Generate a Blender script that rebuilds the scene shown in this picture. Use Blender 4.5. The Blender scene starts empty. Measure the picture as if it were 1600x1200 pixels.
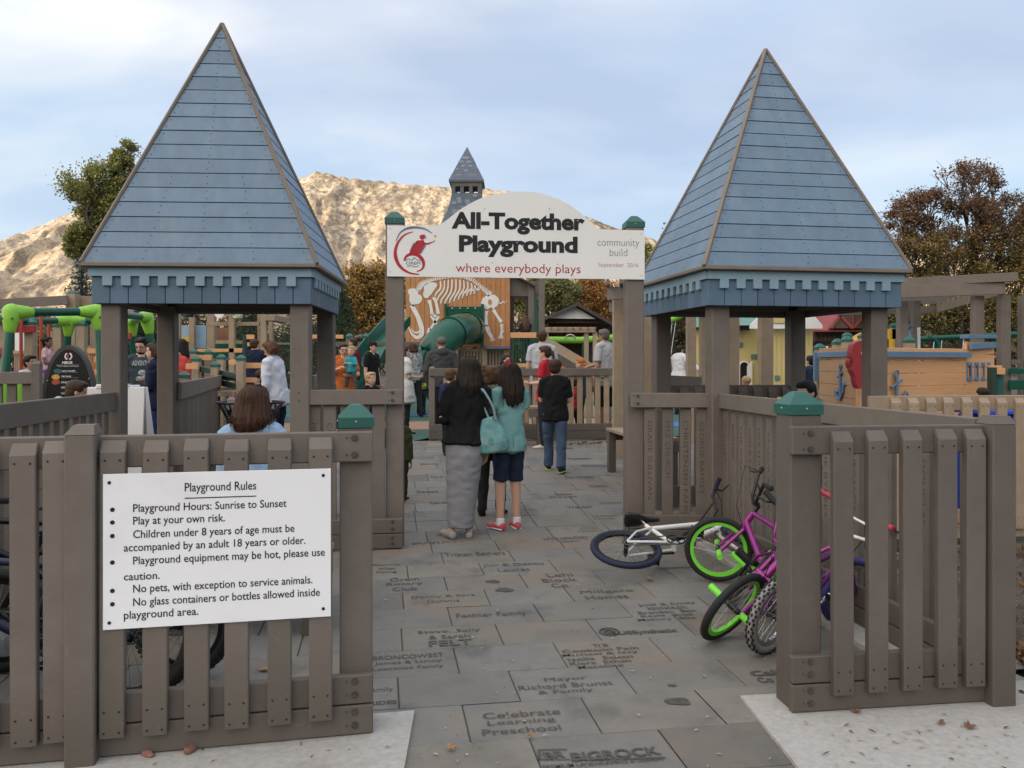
import bpy, bmesh, math, random
import numpy as np
from mathutils import Vector, Matrix, Euler, noise as mnoise
R = math.radians
SC = bpy.context.scene
COL = SC.collection
rnd = random.Random(7)

# ------------------------------------------------------------------ camera
EYE = 1.55; HOR = 568.0; F = 1290.0
cd = bpy.data.cameras.new('camera'); cam = bpy.data.objects.new('camera', cd); COL.objects.link(cam)
cam.location = (0, 0, EYE); cam.rotation_euler = (R(90), 0, 0)
cd.sensor_width = 36; cd.lens = 36 * F / 1600; cd.shift_y = -(600 - HOR) / 1600
cd.clip_start = 0.05; cd.clip_end = 30000
SC.camera = cam
# ------------------------------------------------------------------ exposure
SC.view_settings.view_transform = 'Standard'; SC.view_settings.look = 'None'
SC.view_settings.gamma = 1; SC.view_settings.use_curve_mapping = False
SC.view_settings.exposure = 1.29
# ------------------------------------------------------------------ sun and sky: low sun behind the camera, foreground in the shade of an added, unseen ridge
SUN_EL = 5.5; SUN_AZ = Vector((-0.72, -0.69, 0)).normalized()
sd = bpy.data.lights.new('sun', 'SUN'); sd.energy = 2.8; sd.angle = R(0.5); sd.color = (1.0, 0.83, 0.60)
sun = bpy.data.objects.new('sun', sd); COL.objects.link(sun)
sdir = Vector((SUN_AZ.x * math.cos(R(SUN_EL)), SUN_AZ.y * math.cos(R(SUN_EL)), math.sin(R(SUN_EL))))
sun.rotation_euler = sdir.to_track_quat('Z', 'Y').to_euler()
W = bpy.data.worlds.new('World'); SC.world = W; W.use_nodes = True
nt = W.node_tree; nt.nodes.clear()
def nn(t, ty, **kw):
    n = t.nodes.new(ty)
    for k, v in kw.items(): setattr(n, k, v)
    return n
def mth(t, op, a, b=None, clamp=False):
    n = nn(t, 'ShaderNodeMath', operation=op, use_clamp=clamp)
    for i, v in enumerate((a, b)):
        if v is None: continue
        if isinstance(v, (int, float)): n.inputs[i].default_value = v
        else: t.links.new(v, n.inputs[i])
    return n.outputs[0]
def mix(t, f, a, b, blend='MIX'):
    n = nn(t, 'ShaderNodeMix', data_type='RGBA', blend_type=blend)
    for s, v in ((n.inputs[0], f), (n.inputs[6], a), (n.inputs[7], b)):
        if isinstance(v, (int, float)): s.default_value = v
        elif isinstance(v, tuple): s.default_value = v if len(v) == 4 else v + (1,)
        else: t.links.new(v, s)
    return n.outputs[2]
def ramp(t, fac, stops):
    n = nn(t, 'ShaderNodeValToRGB'); e = n.color_ramp.elements
    while len(e) < len(stops): e.new(0.5)
    for q, (p, c) in zip(e, stops):
        q.position = p; q.color = c if len(c) == 4 else tuple(c) + (1,)
    t.links.new(fac, n.inputs[0]); return n.outputs[0]
tc = nn(nt, 'ShaderNodeTexCoord')
sky = nn(nt, 'ShaderNodeTexSky', sky_type='NISHITA', sun_disc=False)
sky.sun_elevation = R(SUN_EL); sky.sun_rotation = math.atan2(SUN_AZ.x, SUN_AZ.y)
sky.air_density = 1.0; sky.dust_density = 0.6; sky.ozone_density = 1.0
sep = nn(nt, 'ShaderNodeSeparateXYZ'); nt.links.new(tc.outputs['Generated'], sep.inputs[0])
# clear part: blue, paler at the horizon; the Nishita sky is mixed into it
zc = mth(nt, 'MAXIMUM', sep.outputs[2], 0.0)
blue = ramp(nt, zc, [(0.0, (7.8, 8.7, 9.4)), (0.13, (5.0, 7.1, 9.5)), (0.3, (4.0, 6.0, 9.0)), (1.0, (3.2, 4.8, 8.0))])
base = mix(nt, 0.25, blue, sky.outputs[0])
# clouds on a plane far above: project the direction
zq = mth(nt, 'ADD', zc, 0.22)
cx = mth(nt, 'DIVIDE', sep.outputs[0], zq); cy = mth(nt, 'DIVIDE', sep.outputs[1], zq)
cmb = nn(nt, 'ShaderNodeCombineXYZ'); nt.links.new(cx, cmb.inputs[0]); nt.links.new(cy, cmb.inputs[1])
def wnoise(scale, detail, rough, off, dist=0.0):
    mp = nn(nt, 'ShaderNodeMapping'); mp.inputs['Location'].default_value = off; mp.inputs['Scale'].default_value = (1.0, 1.5, 1)
    mp.inputs['Rotation'].default_value = (0, 0, R(20))
    nt.links.new(cmb.outputs[0], mp.inputs[0])
    n = nn(nt, 'ShaderNodeTexNoise'); n.inputs['Scale'].default_value = scale; n.inputs['Detail'].default_value = detail
    n.inputs['Roughness'].default_value = rough; n.inputs['Distortion'].default_value = dist
    nt.links.new(mp.outputs[0], n.inputs['Vector']); return n.outputs[0]
n1 = wnoise(0.65, 7, 0.50, (3.1, 1.7, 0), 0.2); n2 = wnoise(0.85, 8, 0.50, (8.3, 4.2, 0), 0.25)
cov = ramp(nt, n1, [(0.30, (0, 0, 0)), (0.56, (1, 1, 1))])
shade = ramp(nt, n2, [(0.35, (4.4, 5.2, 6.7)), (0.50, (6.0, 6.6, 7.7)), (0.63, (8.5, 8.6, 8.5))])
high = ramp(nt, zc, [(0.0, (0.30,) * 3), (0.13, (0.38,) * 3), (0.25, (0.68,) * 3), (0.36, (0.97,) * 3), (1.0, (1, 1, 1))])
cf = mth(nt, 'MULTIPLY', cov, high)
skyc = mix(nt, cf, base, shade)
# bright western half: the evening sky round the sun, behind the camera
vd = nn(nt, 'ShaderNodeVectorMath', operation='DOT_PRODUCT'); nt.links.new(tc.outputs['Generated'], vd.inputs[0])
vd.inputs[1].default_value = (SUN_AZ.x * .85, SUN_AZ.y * .85, 0.53)
wg = ramp(nt, vd.outputs['Value'], [(0.0, (0, 0, 0)), (0.3, (3.2, 2.95, 2.55)), (0.75, (9.6, 8.6, 7.1)), (1.0, (15.0, 12.4, 9.2))])
skyc = mix(nt, 1.0, skyc, wg, 'ADD')
bg = nn(nt, 'ShaderNodeBackground'); bg.inputs['Strength'].default_value = 0.05
nt.links.new(skyc, bg.inputs[0])
wo = nn(nt, 'ShaderNodeOutputWorld'); nt.links.new(bg.outputs[0], wo.inputs[0])

# ------------------------------------------------------------------ helpers
def wx(px, Y): return (px - 800) / F * Y
def wz(py, Y): return EYE + (HOR - py) / F * Y
def g(Y): return 0.0 if Y < 7 else min(0.25, (Y - 7) * 0.06)
def P(px, py, Y): return Vector((wx(px, Y), Y, wz(py, Y)))
def lin(c): return tuple(((v / 255) / 12.92 if v / 255 <= .04045 else ((v / 255 + .055) / 1.055) ** 2.4) for v in c)

MATS = {}
def mat(name, col, rough=0.6, var=0.12, scale=8.0, bump=0.0, bscale=60.0, metal=0.0, stretch=(1, 1, 1), rand=0.0, spec=0.4, dirt=None, coat=0.0, foot=0.0, island=0.0):
    """principled material: base colour varied by noise, a little per-object shift, fine bump"""
    if name in MATS: return MATS[name]
    m = bpy.data.materials.new(name); m.use_nodes = True; t = m.node_tree
    b = t.nodes['Principled BSDF']; b.inputs['Roughness'].default_value = rough; b.inputs['Metallic'].default_value = metal
    b.inputs['Specular IOR Level'].default_value = spec
    if coat: b.inputs['Coat Weight'].default_value = coat
    c4 = tuple(col) + (1,)
    if var or rand or bump or dirt:
        co = nn(t, 'ShaderNodeTexCoord'); mp = nn(t, 'ShaderNodeMapping'); mp.inputs['Scale'].default_value = stretch
        oi = nn(t, 'ShaderNodeObjectInfo')
        va = nn(t, 'ShaderNodeVectorMath', operation='ADD'); t.links.new(co.outputs['Object'], va.inputs[0])
        cmbr = nn(t, 'ShaderNodeCombineXYZ')
        for i, k in enumerate((13.0, 29.0, 47.0)): t.links.new(mth(t, 'MULTIPLY', oi.outputs['Random'], k), cmbr.inputs[i])
        t.links.new(cmbr.outputs[0], va.inputs[1]); t.links.new(va.outputs[0], mp.inputs[0])
        no = nn(t, 'ShaderNodeTexNoise'); no.inputs['Scale'].default_value = scale; no.inputs['Detail'].default_value = 5; no.inputs['Roughness'].default_value = .6
        t.links.new(mp.outputs[0], no.inputs['Vector'])
        lo = tuple(v * (1 - var) for v in col); hi = tuple(min(1, v * (1 + var)) for v in col)
        c = ramp(t, no.outputs[0], [(0.3, lo), (0.7, hi)])
        if rand:
            k = mth(t, 'ADD', mth(t, 'MULTIPLY', oi.outputs['Random'], 2 * rand), 1 - rand)
            cc = nn(t, 'ShaderNodeCombineXYZ')
            for i in range(3): t.links.new(k, cc.inputs[i])
            c = mix(t, 1.0, c, cc.outputs[0], 'MULTIPLY')
        if dirt:
            n3 = nn(t, 'ShaderNodeTexNoise'); n3.inputs['Scale'].default_value = dirt[1]; n3.inputs['Detail'].default_value = 8; n3.inputs['Roughness'].default_value = .65
            t.links.new(mp.outputs[0], n3.inputs['Vector'])
            f = ramp(t, n3.outputs[0], [(0.52, (0, 0, 0)), (0.72, (dirt[2],) * 3)])
            c = mix(t, f, c, dirt[0])
        if island:   # every board its own tone
            gi = nn(t, 'ShaderNodeNewGeometry'); k = mth(t, 'ADD', mth(t, 'MULTIPLY', gi.outputs['Random Per Island'], 2 * island), 1 - island)
            cc = nn(t, 'ShaderNodeCombineXYZ')
            for i in range(3): t.links.new(k, cc.inputs[i])
            c = mix(t, 1.0, c, cc.outputs[0], 'MULTIPLY')
        if foot:   # splashed soil near the ground
            sz = nn(t, 'ShaderNodeSeparateXYZ'); t.links.new(co.outputs['Object'], sz.inputs[0])
            f2 = mth(t, 'SUBTRACT', 1.0, mth(t, 'DIVIDE', mth(t, 'ADD', sz.outputs[2], mth(t, 'MULTIPLY', no.outputs[0], -.25)), foot), True)
            c = mix(t, mth(t, 'MULTIPLY', f2, .6, True), c, (.080, .066, .053))
            n4 = nn(t, 'ShaderNodeTexNoise'); n4.inputs['Scale'].default_value = 22; n4.inputs['Detail'].default_value = 6; n4.inputs['Roughness'].default_value = .75; n4.inputs['Distortion'].default_value = 1.2
            t.links.new(mp.outputs[0], n4.inputs['Vector']); sc_ = ramp(t, n4.outputs[0], [(0.60, (0, 0, 0)), (0.72, (.45, .45, .45))])
            c = mix(t, sc_, c, tuple(min(1, v * 1.5) for v in col))
            n5 = nn(t, 'ShaderNodeTexNoise'); n5.inputs['Scale'].default_value = 1.7; n5.inputs['Detail'].default_value = 9; n5.inputs['Roughness'].default_value = .7
            t.links.new(mp.outputs[0], n5.inputs['Vector']); sd_ = ramp(t, n5.outputs[0], [(0.55, (0, 0, 0)), (0.70, (.5, .5, .5))]); c = mix(t, sd_, c, tuple(v * .62 for v in col))
        t.links.new(c, b.inputs['Base Color'])
        if bump:
            n2 = nn(t, 'ShaderNodeTexNoise'); n2.inputs['Scale'].default_value = bscale; n2.inputs['Detail'].default_value = 4
            t.links.new(mp.outputs[0], n2.inputs['Vector'])
            bp = nn(t, 'ShaderNodeBump'); bp.inputs['Strength'].default_value = bump; bp.inputs['Distance'].default_value = 0.01
            t.links.new(n2.outputs[0], bp.inputs['Height']); t.links.new(bp.outputs[0], b.inputs['Normal'])
    else:
        b.inputs['Base Color'].default_value = c4
    MATS[name] = m; return m
def attr_mat(name, attr, rough=0.7, var=0.15, scale=5.0, bump=0.0, bscale=40, translucent=0.0, spec=.3):
    """principled material whose colour is the mesh's own colour attribute times noise"""
    if name in MATS: return MATS[name]
    m = bpy.data.materials.new(name); m.use_nodes = True; t = m.node_tree; b = t.nodes['Principled BSDF']
    b.inputs['Roughness'].default_value = rough; b.inputs['Specular IOR Level'].default_value = spec
    a = nn(t, 'ShaderNodeVertexColor', layer_name=attr); co = nn(t, 'ShaderNodeTexCoord')
    no = nn(t, 'ShaderNodeTexNoise'); no.inputs['Scale'].default_value = scale; no.inputs['Detail'].default_value = 6
    t.links.new(co.outputs['Object'], no.inputs['Vector'])
    k = ramp(t, no.outputs[0], [(0.3, (1 - var,) * 3), (0.7, (1 + var,) * 3)])
    c = mix(t, 1.0, a.outputs[0], k, 'MULTIPLY'); t.links.new(c, b.inputs['Base Color'])
    if bump:
        n2 = nn(t, 'ShaderNodeTexNoise'); n2.inputs['Scale'].default_value = bscale; n2.inputs['Detail'].default_value = 5
        t.links.new(co.outputs['Object'], n2.inputs['Vector'])
        bp = nn(t, 'ShaderNodeBump'); bp.inputs['Strength'].default_value = bump; bp.inputs['Distance'].default_value = 0.02
        t.links.new(n2.outputs[0], bp.inputs['Height']); t.links.new(bp.outputs[0], b.inputs['Normal'])
    if translucent:
        b.inputs['Subsurface Weight'].default_value = 0
        tr = nn(t, 'ShaderNodeBsdfTranslucent'); t.links.new(c, tr.inputs[0])
        ms = nn(t, 'ShaderNodeMixShader'); ms.inputs[0].default_value = translucent
        t.links.new(b.outputs[0], ms.inputs[1]); t.links.new(tr.outputs[0], ms.inputs[2])
        t.links.new(ms.outputs[0], t.nodes['Material Output'].inputs[0])
    MATS[name] = m; return m

class MB:
    def __init__(s): s.v = []; s.f = []
    def add(s, vs, fs):
        o = len(s.v); s.v += [tuple(v) for v in vs]; s.f += [tuple(i + o for i in f) for f in fs]; return s
    def box(s, c, d, ch=0.004, M=None):
        hx, hy, hz = d[0] / 2, d[1] / 2, d[2] / 2; ch = min(ch, hx * .45, hy * .45, hz * .45)
        vs = []; idx = {}
        for i, sx in enumerate((-1, 1)):
            for j, sy in enumerate((-1, 1)):
                for k, sz in enumerate((-1, 1)):
                    for a in range(3):
                        p = [sx * (hx - (ch if a != 0 else 0)), sy * (hy - (ch if a != 1 else 0)), sz * (hz - (ch if a != 2 else 0))]
                        idx[(i, j, k, a)] = len(vs); vs.append(Vector(p))
        fs = []
        for i in (0, 1): fs.append([idx[(i, j, k, 0)] for j, k in ((0, 0), (0, 1), (1, 1), (1, 0))])
        for j in (0, 1): fs.append([idx[(i, j, k, 1)] for i, k in ((0, 0), (0, 1), (1, 1), (1, 0))])
        for k in (0, 1): fs.append([idx[(i, j, k, 2)] for i, j in ((0, 0), (0, 1), (1, 1), (1, 0))])
        for a in (0, 1):
            for b_ in (0, 1):
                fs.append([idx[(a, b_, 0, 0)], idx[(a, b_, 1, 0)], idx[(a, b_, 1, 1)], idx[(a, b_, 0, 1)]])
                fs.append([idx[(a, 0, b_, 0)], idx[(a, 1, b_, 0)], idx[(a, 1, b_, 2)], idx[(a, 0, b_, 2)]])
                fs.append([idx[(0, a, b_, 1)], idx[(1, a, b_, 1)], idx[(1, a, b_, 2)], idx[(0, a, b_, 2)]])
        for i in (0, 1):
            for j in (0, 1):
                for k in (0, 1): fs.append([idx[(i, j, k, a)] for a in range(3)])
        T = M if M is not None else Matrix()
        c = Vector(c); vs = [T @ (v + c) for v in vs]
        return s.add(vs, fs)
    def bar(s, a, b, w, h, ch=0.004, up=(0, 0, 1)):
        """box beam from a to b, w across, h along up"""
        a = Vector(a); b = Vector(b); d = (b - a); L = d.length; x = d / L; u = Vector(up)
        y = u.cross(x)
        if y.length < 1e-5: y = Vector((0, 1, 0)).cross(x)
        y.normalize(); z = x.cross(y)
        M = Matrix((x, y, z)).transposed().to_4x4(); M.translation = (a + b) / 2
        return s.box((0, 0, 0), (L, w, h), ch, M)
    def tube(s, pts, rad, n=10, cap=True, closed=False, side=None, ry=None):
        pts = [Vector(p) for p in pts]; m = len(pts)
        if isinstance(rad, (int, float)): rad = [rad] * m
        ry = rad if ry is None else ry
        vs = []; fs = []; nrm = None
        for i, p in enumerate(pts):
            if closed: d = pts[(i + 1) % m] - pts[i - 1]
            else: d = pts[min(i + 1, m - 1)] - pts[max(i - 1, 0)]
            if d.length < 1e-9: d = Vector((0, 0, 1))
            d.normalize()
            if side is not None: x = Vector(side) - d * Vector(side).dot(d)
            elif nrm is None:
                x = d.orthogonal()
            else: x = nrm - d * nrm.dot(d)
            if x.length < 1e-6: x = d.orthogonal()
            x.normalize(); nrm = x; y = d.cross(x)
            for k in range(n):
                an = 2 * math.pi * k / n
                vs.append(p + x * (math.cos(an) * rad[i]) + y * (math.sin(an) * ry[i]))
        for i in range(m if closed else m - 1):
            for k in range(n):
                a = i * n + k; b = i * n + (k + 1) % n; j = ((i + 1) % m) * n
                fs.append((a, b, j + (k + 1) % n, j + k))
        if cap and not closed:
            fs.append(tuple(reversed(range(n)))); fs.append(tuple(range((m - 1) * n, m * n)))
        return s.add(vs, fs)
    def cap_tube(s, pts, rad, n=12, side=None, ry=None, k=1.0):
        """tube with rounded ends"""
        pts = [Vector(p) for p in pts]
        rad = [rad] * len(pts) if isinstance(rad, (int, float)) else list(rad)
        ry = list(rad) if ry is None else list(ry)
        d0 = (pts[0] - pts[1]).normalized(); d1 = (pts[-1] - pts[-2]).normalized()
        A = []; ra = []; rya = []; B = []; rb = []; ryb = []
        for q in (80, 55, 28):
            sn, cs = math.sin(R(q)), math.cos(R(q)); e0 = min(rad[0], ry[0]) * k; e1 = min(rad[-1], ry[-1]) * k
            A.append(pts[0] + d0 * e0 * sn); ra.append(rad[0] * cs); rya.append(ry[0] * cs)
            B.insert(0, pts[-1] + d1 * e1 * sn); rb.insert(0, rad[-1] * cs); ryb.insert(0, ry[-1] * cs)
        return s.tube(A + pts + B, ra + rad + rb, n, True, False, side, rya + ry + ryb)
    def ball(s, c, r, n=12, m=8, rot=None):
        r = (r, r, r) if isinstance(r, (int, float)) else r; c = Vector(c); vs = []; fs = []
        for i in range(1, m):
            th = math.pi * i / m
            for k in range(n):
                ph = 2 * math.pi * k / n
                p = Vector((r[0] * math.sin(th) * math.cos(ph), r[1] * math.sin(th) * math.sin(ph), r[2] * math.cos(th)))
                vs.append(c + (rot @ p if rot else p))
        for p in (Vector((0, 0, r[2])), Vector((0, 0, -r[2]))): vs.append(c + (rot @ p if rot else p))
        for i in range(m - 2):
            for k in range(n): fs.append((i * n + k, (i + 1) * n + k, (i + 1) * n + (k + 1) % n, i * n + (k + 1) % n))
        T = len(vs) - 2
        for k in range(n):
            fs.append((T, k, (k + 1) % n)); fs.append((T + 1, (m - 2) * n + (k + 1) % n, (m - 2) * n + k))
        return s.add(vs, fs)
    def prism(s, poly, y0, y1, M=None):
        """polygon in the xz plane from depth y0 to y1"""
        n = len(poly); T = M if M is not None else Matrix()
        vs = [T @ Vector((p[0], y0, p[1])) for p in poly] + [T @ Vector((p[0], y1, p[1])) for p in poly]
        fs = [tuple(range(n)), tuple(reversed(range(n, 2 * n)))] + [(i, i + n, (i + 1) % n + n, (i + 1) % n) for i in range(n)]
        return s.add(vs, fs)
    def quad(s, *p): return s.add(p, [tuple(range(len(p)))])
    def mesh(s, name, smooth=False, fix=True):
        me = bpy.data.meshes.new(name); me.from_pydata(s.v, [], s.f)
        if fix:
            bm = bmesh.new(); bm.from_mesh(me); bmesh.ops.recalc_face_normals(bm, faces=bm.faces); bm.to_mesh(me); bm.free()
        if smooth:
            me.polygons.foreach_set('use_smooth', [True] * len(me.polygons))
            try: me.set_sharp_from_angle(angle=R(45))
            except Exception: pass
        me.update(); return me
    def build(s, name, m, parent=None, smooth=False, loc=None, fix=True):
        return link(name, s.mesh(name, smooth, fix), m, parent, loc)
def link(name, me, m, parent=None, loc=None):
    if m is not None and not me.materials: me.materials.append(m)
    o = bpy.data.objects.new(name, me); COL.objects.link(o)
    if parent: o.parent = parent
    if loc is not None: o.location = loc
    return o
def tag(o, label, cat, group=None):
    o['label'] = label; o['category'] = cat
    if group: o['group'] = group
    return o
def thing(name, label, cat, loc=(0, 0, 0), rz=0.0, group=None):
    o = bpy.data.objects.new(name, None); COL.objects.link(o); o.empty_display_size = .1
    o.location = loc; o.rotation_euler = (0, 0, rz); return tag(o, label, cat, group)
def struct(name, mb_or_me, m, smooth=False, kind='structure', fix=True):
    o = mb_or_me.build(name, m, None, smooth, fix=fix) if isinstance(mb_or_me, MB) else link(name, mb_or_me, m)
    o['kind'] = kind; return o
def dup(o, parent=None, loc=None):
    c = o.copy(); COL.objects.link(c)
    if parent: c.parent = parent
    if loc is not None: c.location = loc
    for ch in list(o.children): dup(ch, c)
    return c
def ribbon(pts, w0, w1=None, wm=None):
    """closed outline of a tapering stroke"""
    w1 = w0 if w1 is None else w1; n = len(pts); Lf = []; Rt = []
    for i, p in enumerate(pts):
        a = pts[max(i - 1, 0)]; b = pts[min(i + 1, n - 1)]
        dx, dy = b[0] - a[0], b[1] - a[1]; L = math.hypot(dx, dy) or 1
        t = i / (n - 1); w = w0 + (w1 - w0) * t
        if wm is not None: w = (w0 + (wm - w0) * t * 2) if t < .5 else (wm + (w1 - wm) * (t * 2 - 1))
        nx, ny = -dy / L * w / 2, dx / L * w / 2
        Lf.append((p[0] + nx, p[1] + ny)); Rt.append((p[0] - nx, p[1] - ny))
    return Lf + Rt[::-1]
def spline(pts, k=6):
    out = []; n = len(pts); P_ = [np.array(p, float) for p in pts]
    for i in range(n - 1):
        p0 = P_[max(i - 1, 0)]; p1 = P_[i]; p2 = P_[i + 1]; p3 = P_[min(i + 2, n - 1)]
        for j in range(k):
            t = j / k
            out.append(tuple(.5 * (2 * p1 + (p2 - p0) * t + (2 * p0 - 5 * p1 + 4 * p2 - p3) * t * t + (3 * p1 - p0 - 3 * p2 + p3) * t ** 3)))
    out.append(tuple(P_[-1])); return out
_TC = {}
def text_mesh(txt, bold=0.0, depth=0.0, align='LEFT', spacing=1.0):
    """flat lettering from Blender's own font, in the xz plane, as plain lists"""
    key = (txt, bold, depth, align, spacing)
    if key in _TC: return _TC[key]
    cu = bpy.data.curves.new('lettering', 'FONT'); cu.body = txt; cu.size = 1; cu.offset = bold; cu.extrude = 0; cu.align_x = align
    cu.resolution_u = 3; cu.space_character = spacing
    o = bpy.data.objects.new('lettering', cu); COL.objects.link(o)
    dg = bpy.context.evaluated_depsgraph_get(); me = bpy.data.meshes.new_from_object(o.evaluated_get(dg))
    v = [(p.co.x, p.co.y) for p in me.vertices]; f = [tuple(p.vertices) for p in me.polygons]
    bpy.data.objects.remove(o); bpy.data.curves.remove(cu); bpy.data.meshes.remove(me)
    _TC[key] = (v, f); return v, f
def fit_text(mb, txt, x0, x1, z0, z1, T, bold=0.0, align='LEFT', keep=False):
    """letters filling the box x0..x1, z0..z1 of plane T (x right, y up in T's xy)"""
    v, f = text_mesh(txt, bold, 0, align)
    if not v: return
    a = min(p[0] for p in v); b = max(p[0] for p in v); c = min(p[1] for p in v); d = max(p[1] for p in v)
    sx = (x1 - x0) / (b - a); sz = (z1 - z0) / (d - c)
    if keep: sx = min(sx, sz * 1.35)
    mb.add([T @ Vector((x0 + (p[0] - a) * sx, z0 + (p[1] - c) * sz, 0)) for p in v], f)
def plane_T(o, x, y):
    """4x4 whose local x,y axes are the given directions at origin o"""
    x = Vector(x).normalized(); y = Vector(y).normalized(); z = x.cross(y)
    M = Matrix((x, y, z)).transposed().to_4x4(); M.translation = Vector(o); return M

# ------------------------------------------------------------------ materials
lumber = mat('weathered lumber', (.150, .126, .106), .62, .07, 9, .12, 120, rand=.13, dirt=((.20, .168, .145), 3.0, .45), foot=.30)
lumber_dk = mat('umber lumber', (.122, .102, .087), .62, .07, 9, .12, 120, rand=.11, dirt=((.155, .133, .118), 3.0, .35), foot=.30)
tan = mat('sunlit lumber tone', (.33, .25, .172), .62, .10, 9, .2, 120, rand=.10, dirt=((.21, .165, .125), 3.0, .5))  # warm sunlight on these boards is put into the paler lumber colour
orange = mat('cedar board', (.46, .215, .085), .6, .10, 8, .15, 100, rand=.08, island=.08)
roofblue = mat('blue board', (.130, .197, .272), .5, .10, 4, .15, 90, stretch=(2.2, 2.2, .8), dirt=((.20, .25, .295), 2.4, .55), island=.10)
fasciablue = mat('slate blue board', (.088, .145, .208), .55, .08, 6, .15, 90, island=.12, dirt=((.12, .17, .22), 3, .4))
hiptrim = mat('faded trim board', (.20, .160, .125), .6, .1, 6, .1, 90)
trimblue = mat('pale blue trim', (.23, .34, .41), .55, .06, 6, .1, 90)
green = mat('green plastic', (.022, .105, .085), .38, .10, 5, .06, 80)
limegrn = mat('lime plastic', (.24, .52, .05), .4, .06, 5)
darkgrn = mat('dark green metal', (.006, .078, .048), .28, .08, 5)
steel = mat('steel', (.42, .42, .42), .35, .1, 20, metal=.9)
boltm = mat('bolt grey', (.09, .085, .08), .5, .1, 20, metal=.5)
screwm = mat('dark screw', (.015, .015, .015), .6, 0)
white = mat('white paint', (.78, .77, .75), .5, .03, 3)
signw = mat('white panel', (.84, .84, .86), .35, .02, 2, dirt=((.62, .60, .57), 2.2, .35))
blackp = mat('black print', (.012, .012, .014), .6, 0)
# ================================================================== ground, paving, mountains
def vnoise(x, y, seed=0):
    """numpy gradient noise"""
    xi = np.floor(x).astype(np.int64); yi = np.floor(y).astype(np.int64); xf = x - xi; yf = y - yi
    def h(a, b):
        n = (a * 374761393 + b * 668265263 + seed * 974711) & 0x7fffffff
        n = ((n ^ (n >> 13)) * 1274126177) & 0x7fffffff
        an = (n & 0xffff) / 65536.0 * 2 * np.pi; return np.cos(an), np.sin(an)
    u = xf * xf * xf * (xf * (xf * 6 - 15) + 10); v = yf * yf * yf * (yf * (yf * 6 - 15) + 10)
    def d(i, j):
        gx, gy = h(xi + i, yi + j); return gx * (xf - i) + gy * (yf - j)
    a = d(0, 0) * (1 - u) + d(1, 0) * u; b = d(0, 1) * (1 - u) + d(1, 1) * u
    return (a * (1 - v) + b * v) * 1.5
def grid_mesh(name, X, Y, Z):
    ny, nx = X.shape; me = bpy.data.meshes.new(name)
    v = np.stack([X, Y, Z], -1).reshape(-1, 3); i = np.arange(ny * nx).reshape(ny, nx)
    q = np.stack([i[:-1, :-1], i[:-1, 1:], i[1:, 1:], i[1:, :-1]], -1).reshape(-1, 4)
    me.vertices.add(len(v)); me.vertices.foreach_set('co', v.ravel().astype(np.float32))
    me.loops.add(q.size); me.loops.foreach_set('vertex_index', q.ravel().astype(np.int32))
    me.polygons.add(len(q)); me.polygons.foreach_set('loop_start', np.arange(0, q.size, 4).astype(np.int32))
    me.update(calc_edges=True); me.validate()
    me.polygons.foreach_set('use_smooth', np.ones(len(q), bool)); return me
gv = np.vectorize(g)
# one sheet of bare soil to the foot of the mountains
xs = np.concatenate([np.linspace(-6000, -40, 20), np.linspace(-30, 30, 121), np.linspace(40, 6000, 20)])
ys = np.concatenate([np.linspace(-3000, -20, 12), np.linspace(-10, 34, 111), np.geomspace(40, 9000, 30)])
X, Y = np.meshgrid(xs, ys)
Z = gv(Y) - .05 + .03 * vnoise(X * .9, Y * .9, 3) * (np.abs(X) < 40)
soil = bpy.data.materials.new('bare soil'); soil.use_nodes = True; t = soil.node_tree; b = t.nodes['Principled BSDF']; b.inputs['Roughness'].default_value = .9
co = nn(t, 'ShaderNodeTexCoord'); no = nn(t, 'ShaderNodeTexNoise'); no.inputs['Scale'].default_value = 6; no.inputs['Detail'].default_value = 8
t.links.new(co.outputs['Object'], no.inputs['Vector'])
c = ramp(t, no.outputs[0], [(0.3, (.045, .034, .026)), (0.55, (.085, .066, .05)), (0.75, (.14, .11, .085))]); t.links.new(c, b.inputs['Base Color'])
n2 = nn(t, 'ShaderNodeTexNoise'); n2.inputs['Scale'].default_value = 25; n2.inputs['Detail'].default_value = 8; t.links.new(co.outputs['Object'], n2.inputs['Vector'])
bp = nn(t, 'ShaderNodeBump'); bp.inputs['Strength'].default_value = .8; bp.inputs['Distance'].default_value = .03
t.links.new(n2.outputs[0], bp.inputs['Height']); t.links.new(bp.outputs[0], b.inputs['Normal'])
struct('ground', grid_mesh('ground', X, Y, Z), soil)

# ---- mountains: a lit limestone front with the photograph's skyline
prof = [(-900, 470), (-300, 440), (0, 384), (60, 354), (125, 327), (200, 312), (300, 297), (400, 290), (450, 283), (472, 278), (498, 267), (530, 277), (600, 284), (700, 293), (760, 295), (830, 304), (900, 333),
        (950, 352), (1000, 366), (1040, 381), (1100, 396), (1200, 404), (1370, 388), (1500, 392), (1700, 420), (2300, 450), (3000, 490)]
YR = 4600.0
nx, nyy = 900, 380
xs = np.linspace(-5200, 5200, nx); ys = np.linspace(2100, 6200, nyy); X, Y = np.meshgrid(xs, ys)
pxs = 800 + F * X / YR
ridge = (HOR - np.interp(pxs, [p[0] for p in prof], [p[1] for p in prof])) / F * YR + EYE
tt = np.clip((Y - 2200) / (YR - 2200), 0, 1); back = np.clip((Y - YR) / 1600, 0, 1)
wxp = X + 160 * vnoise(X / 600, Y / 600, 1); wyp = Y + 160 * vnoise(X / 600 + 9, Y / 600, 2)
gul = np.zeros_like(X); amp = 1.0; fr = 1 / 430.0
for k in range(7):
    nz = 1 - np.abs(vnoise(wxp * fr + 17 * k, wyp * fr * .32 + 5 * k, 10 + k)) * 2
    gul += amp * nz; amp *= .56; fr *= 2.05
gul = gul / 2.2
shape = tt ** 1.6
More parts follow.
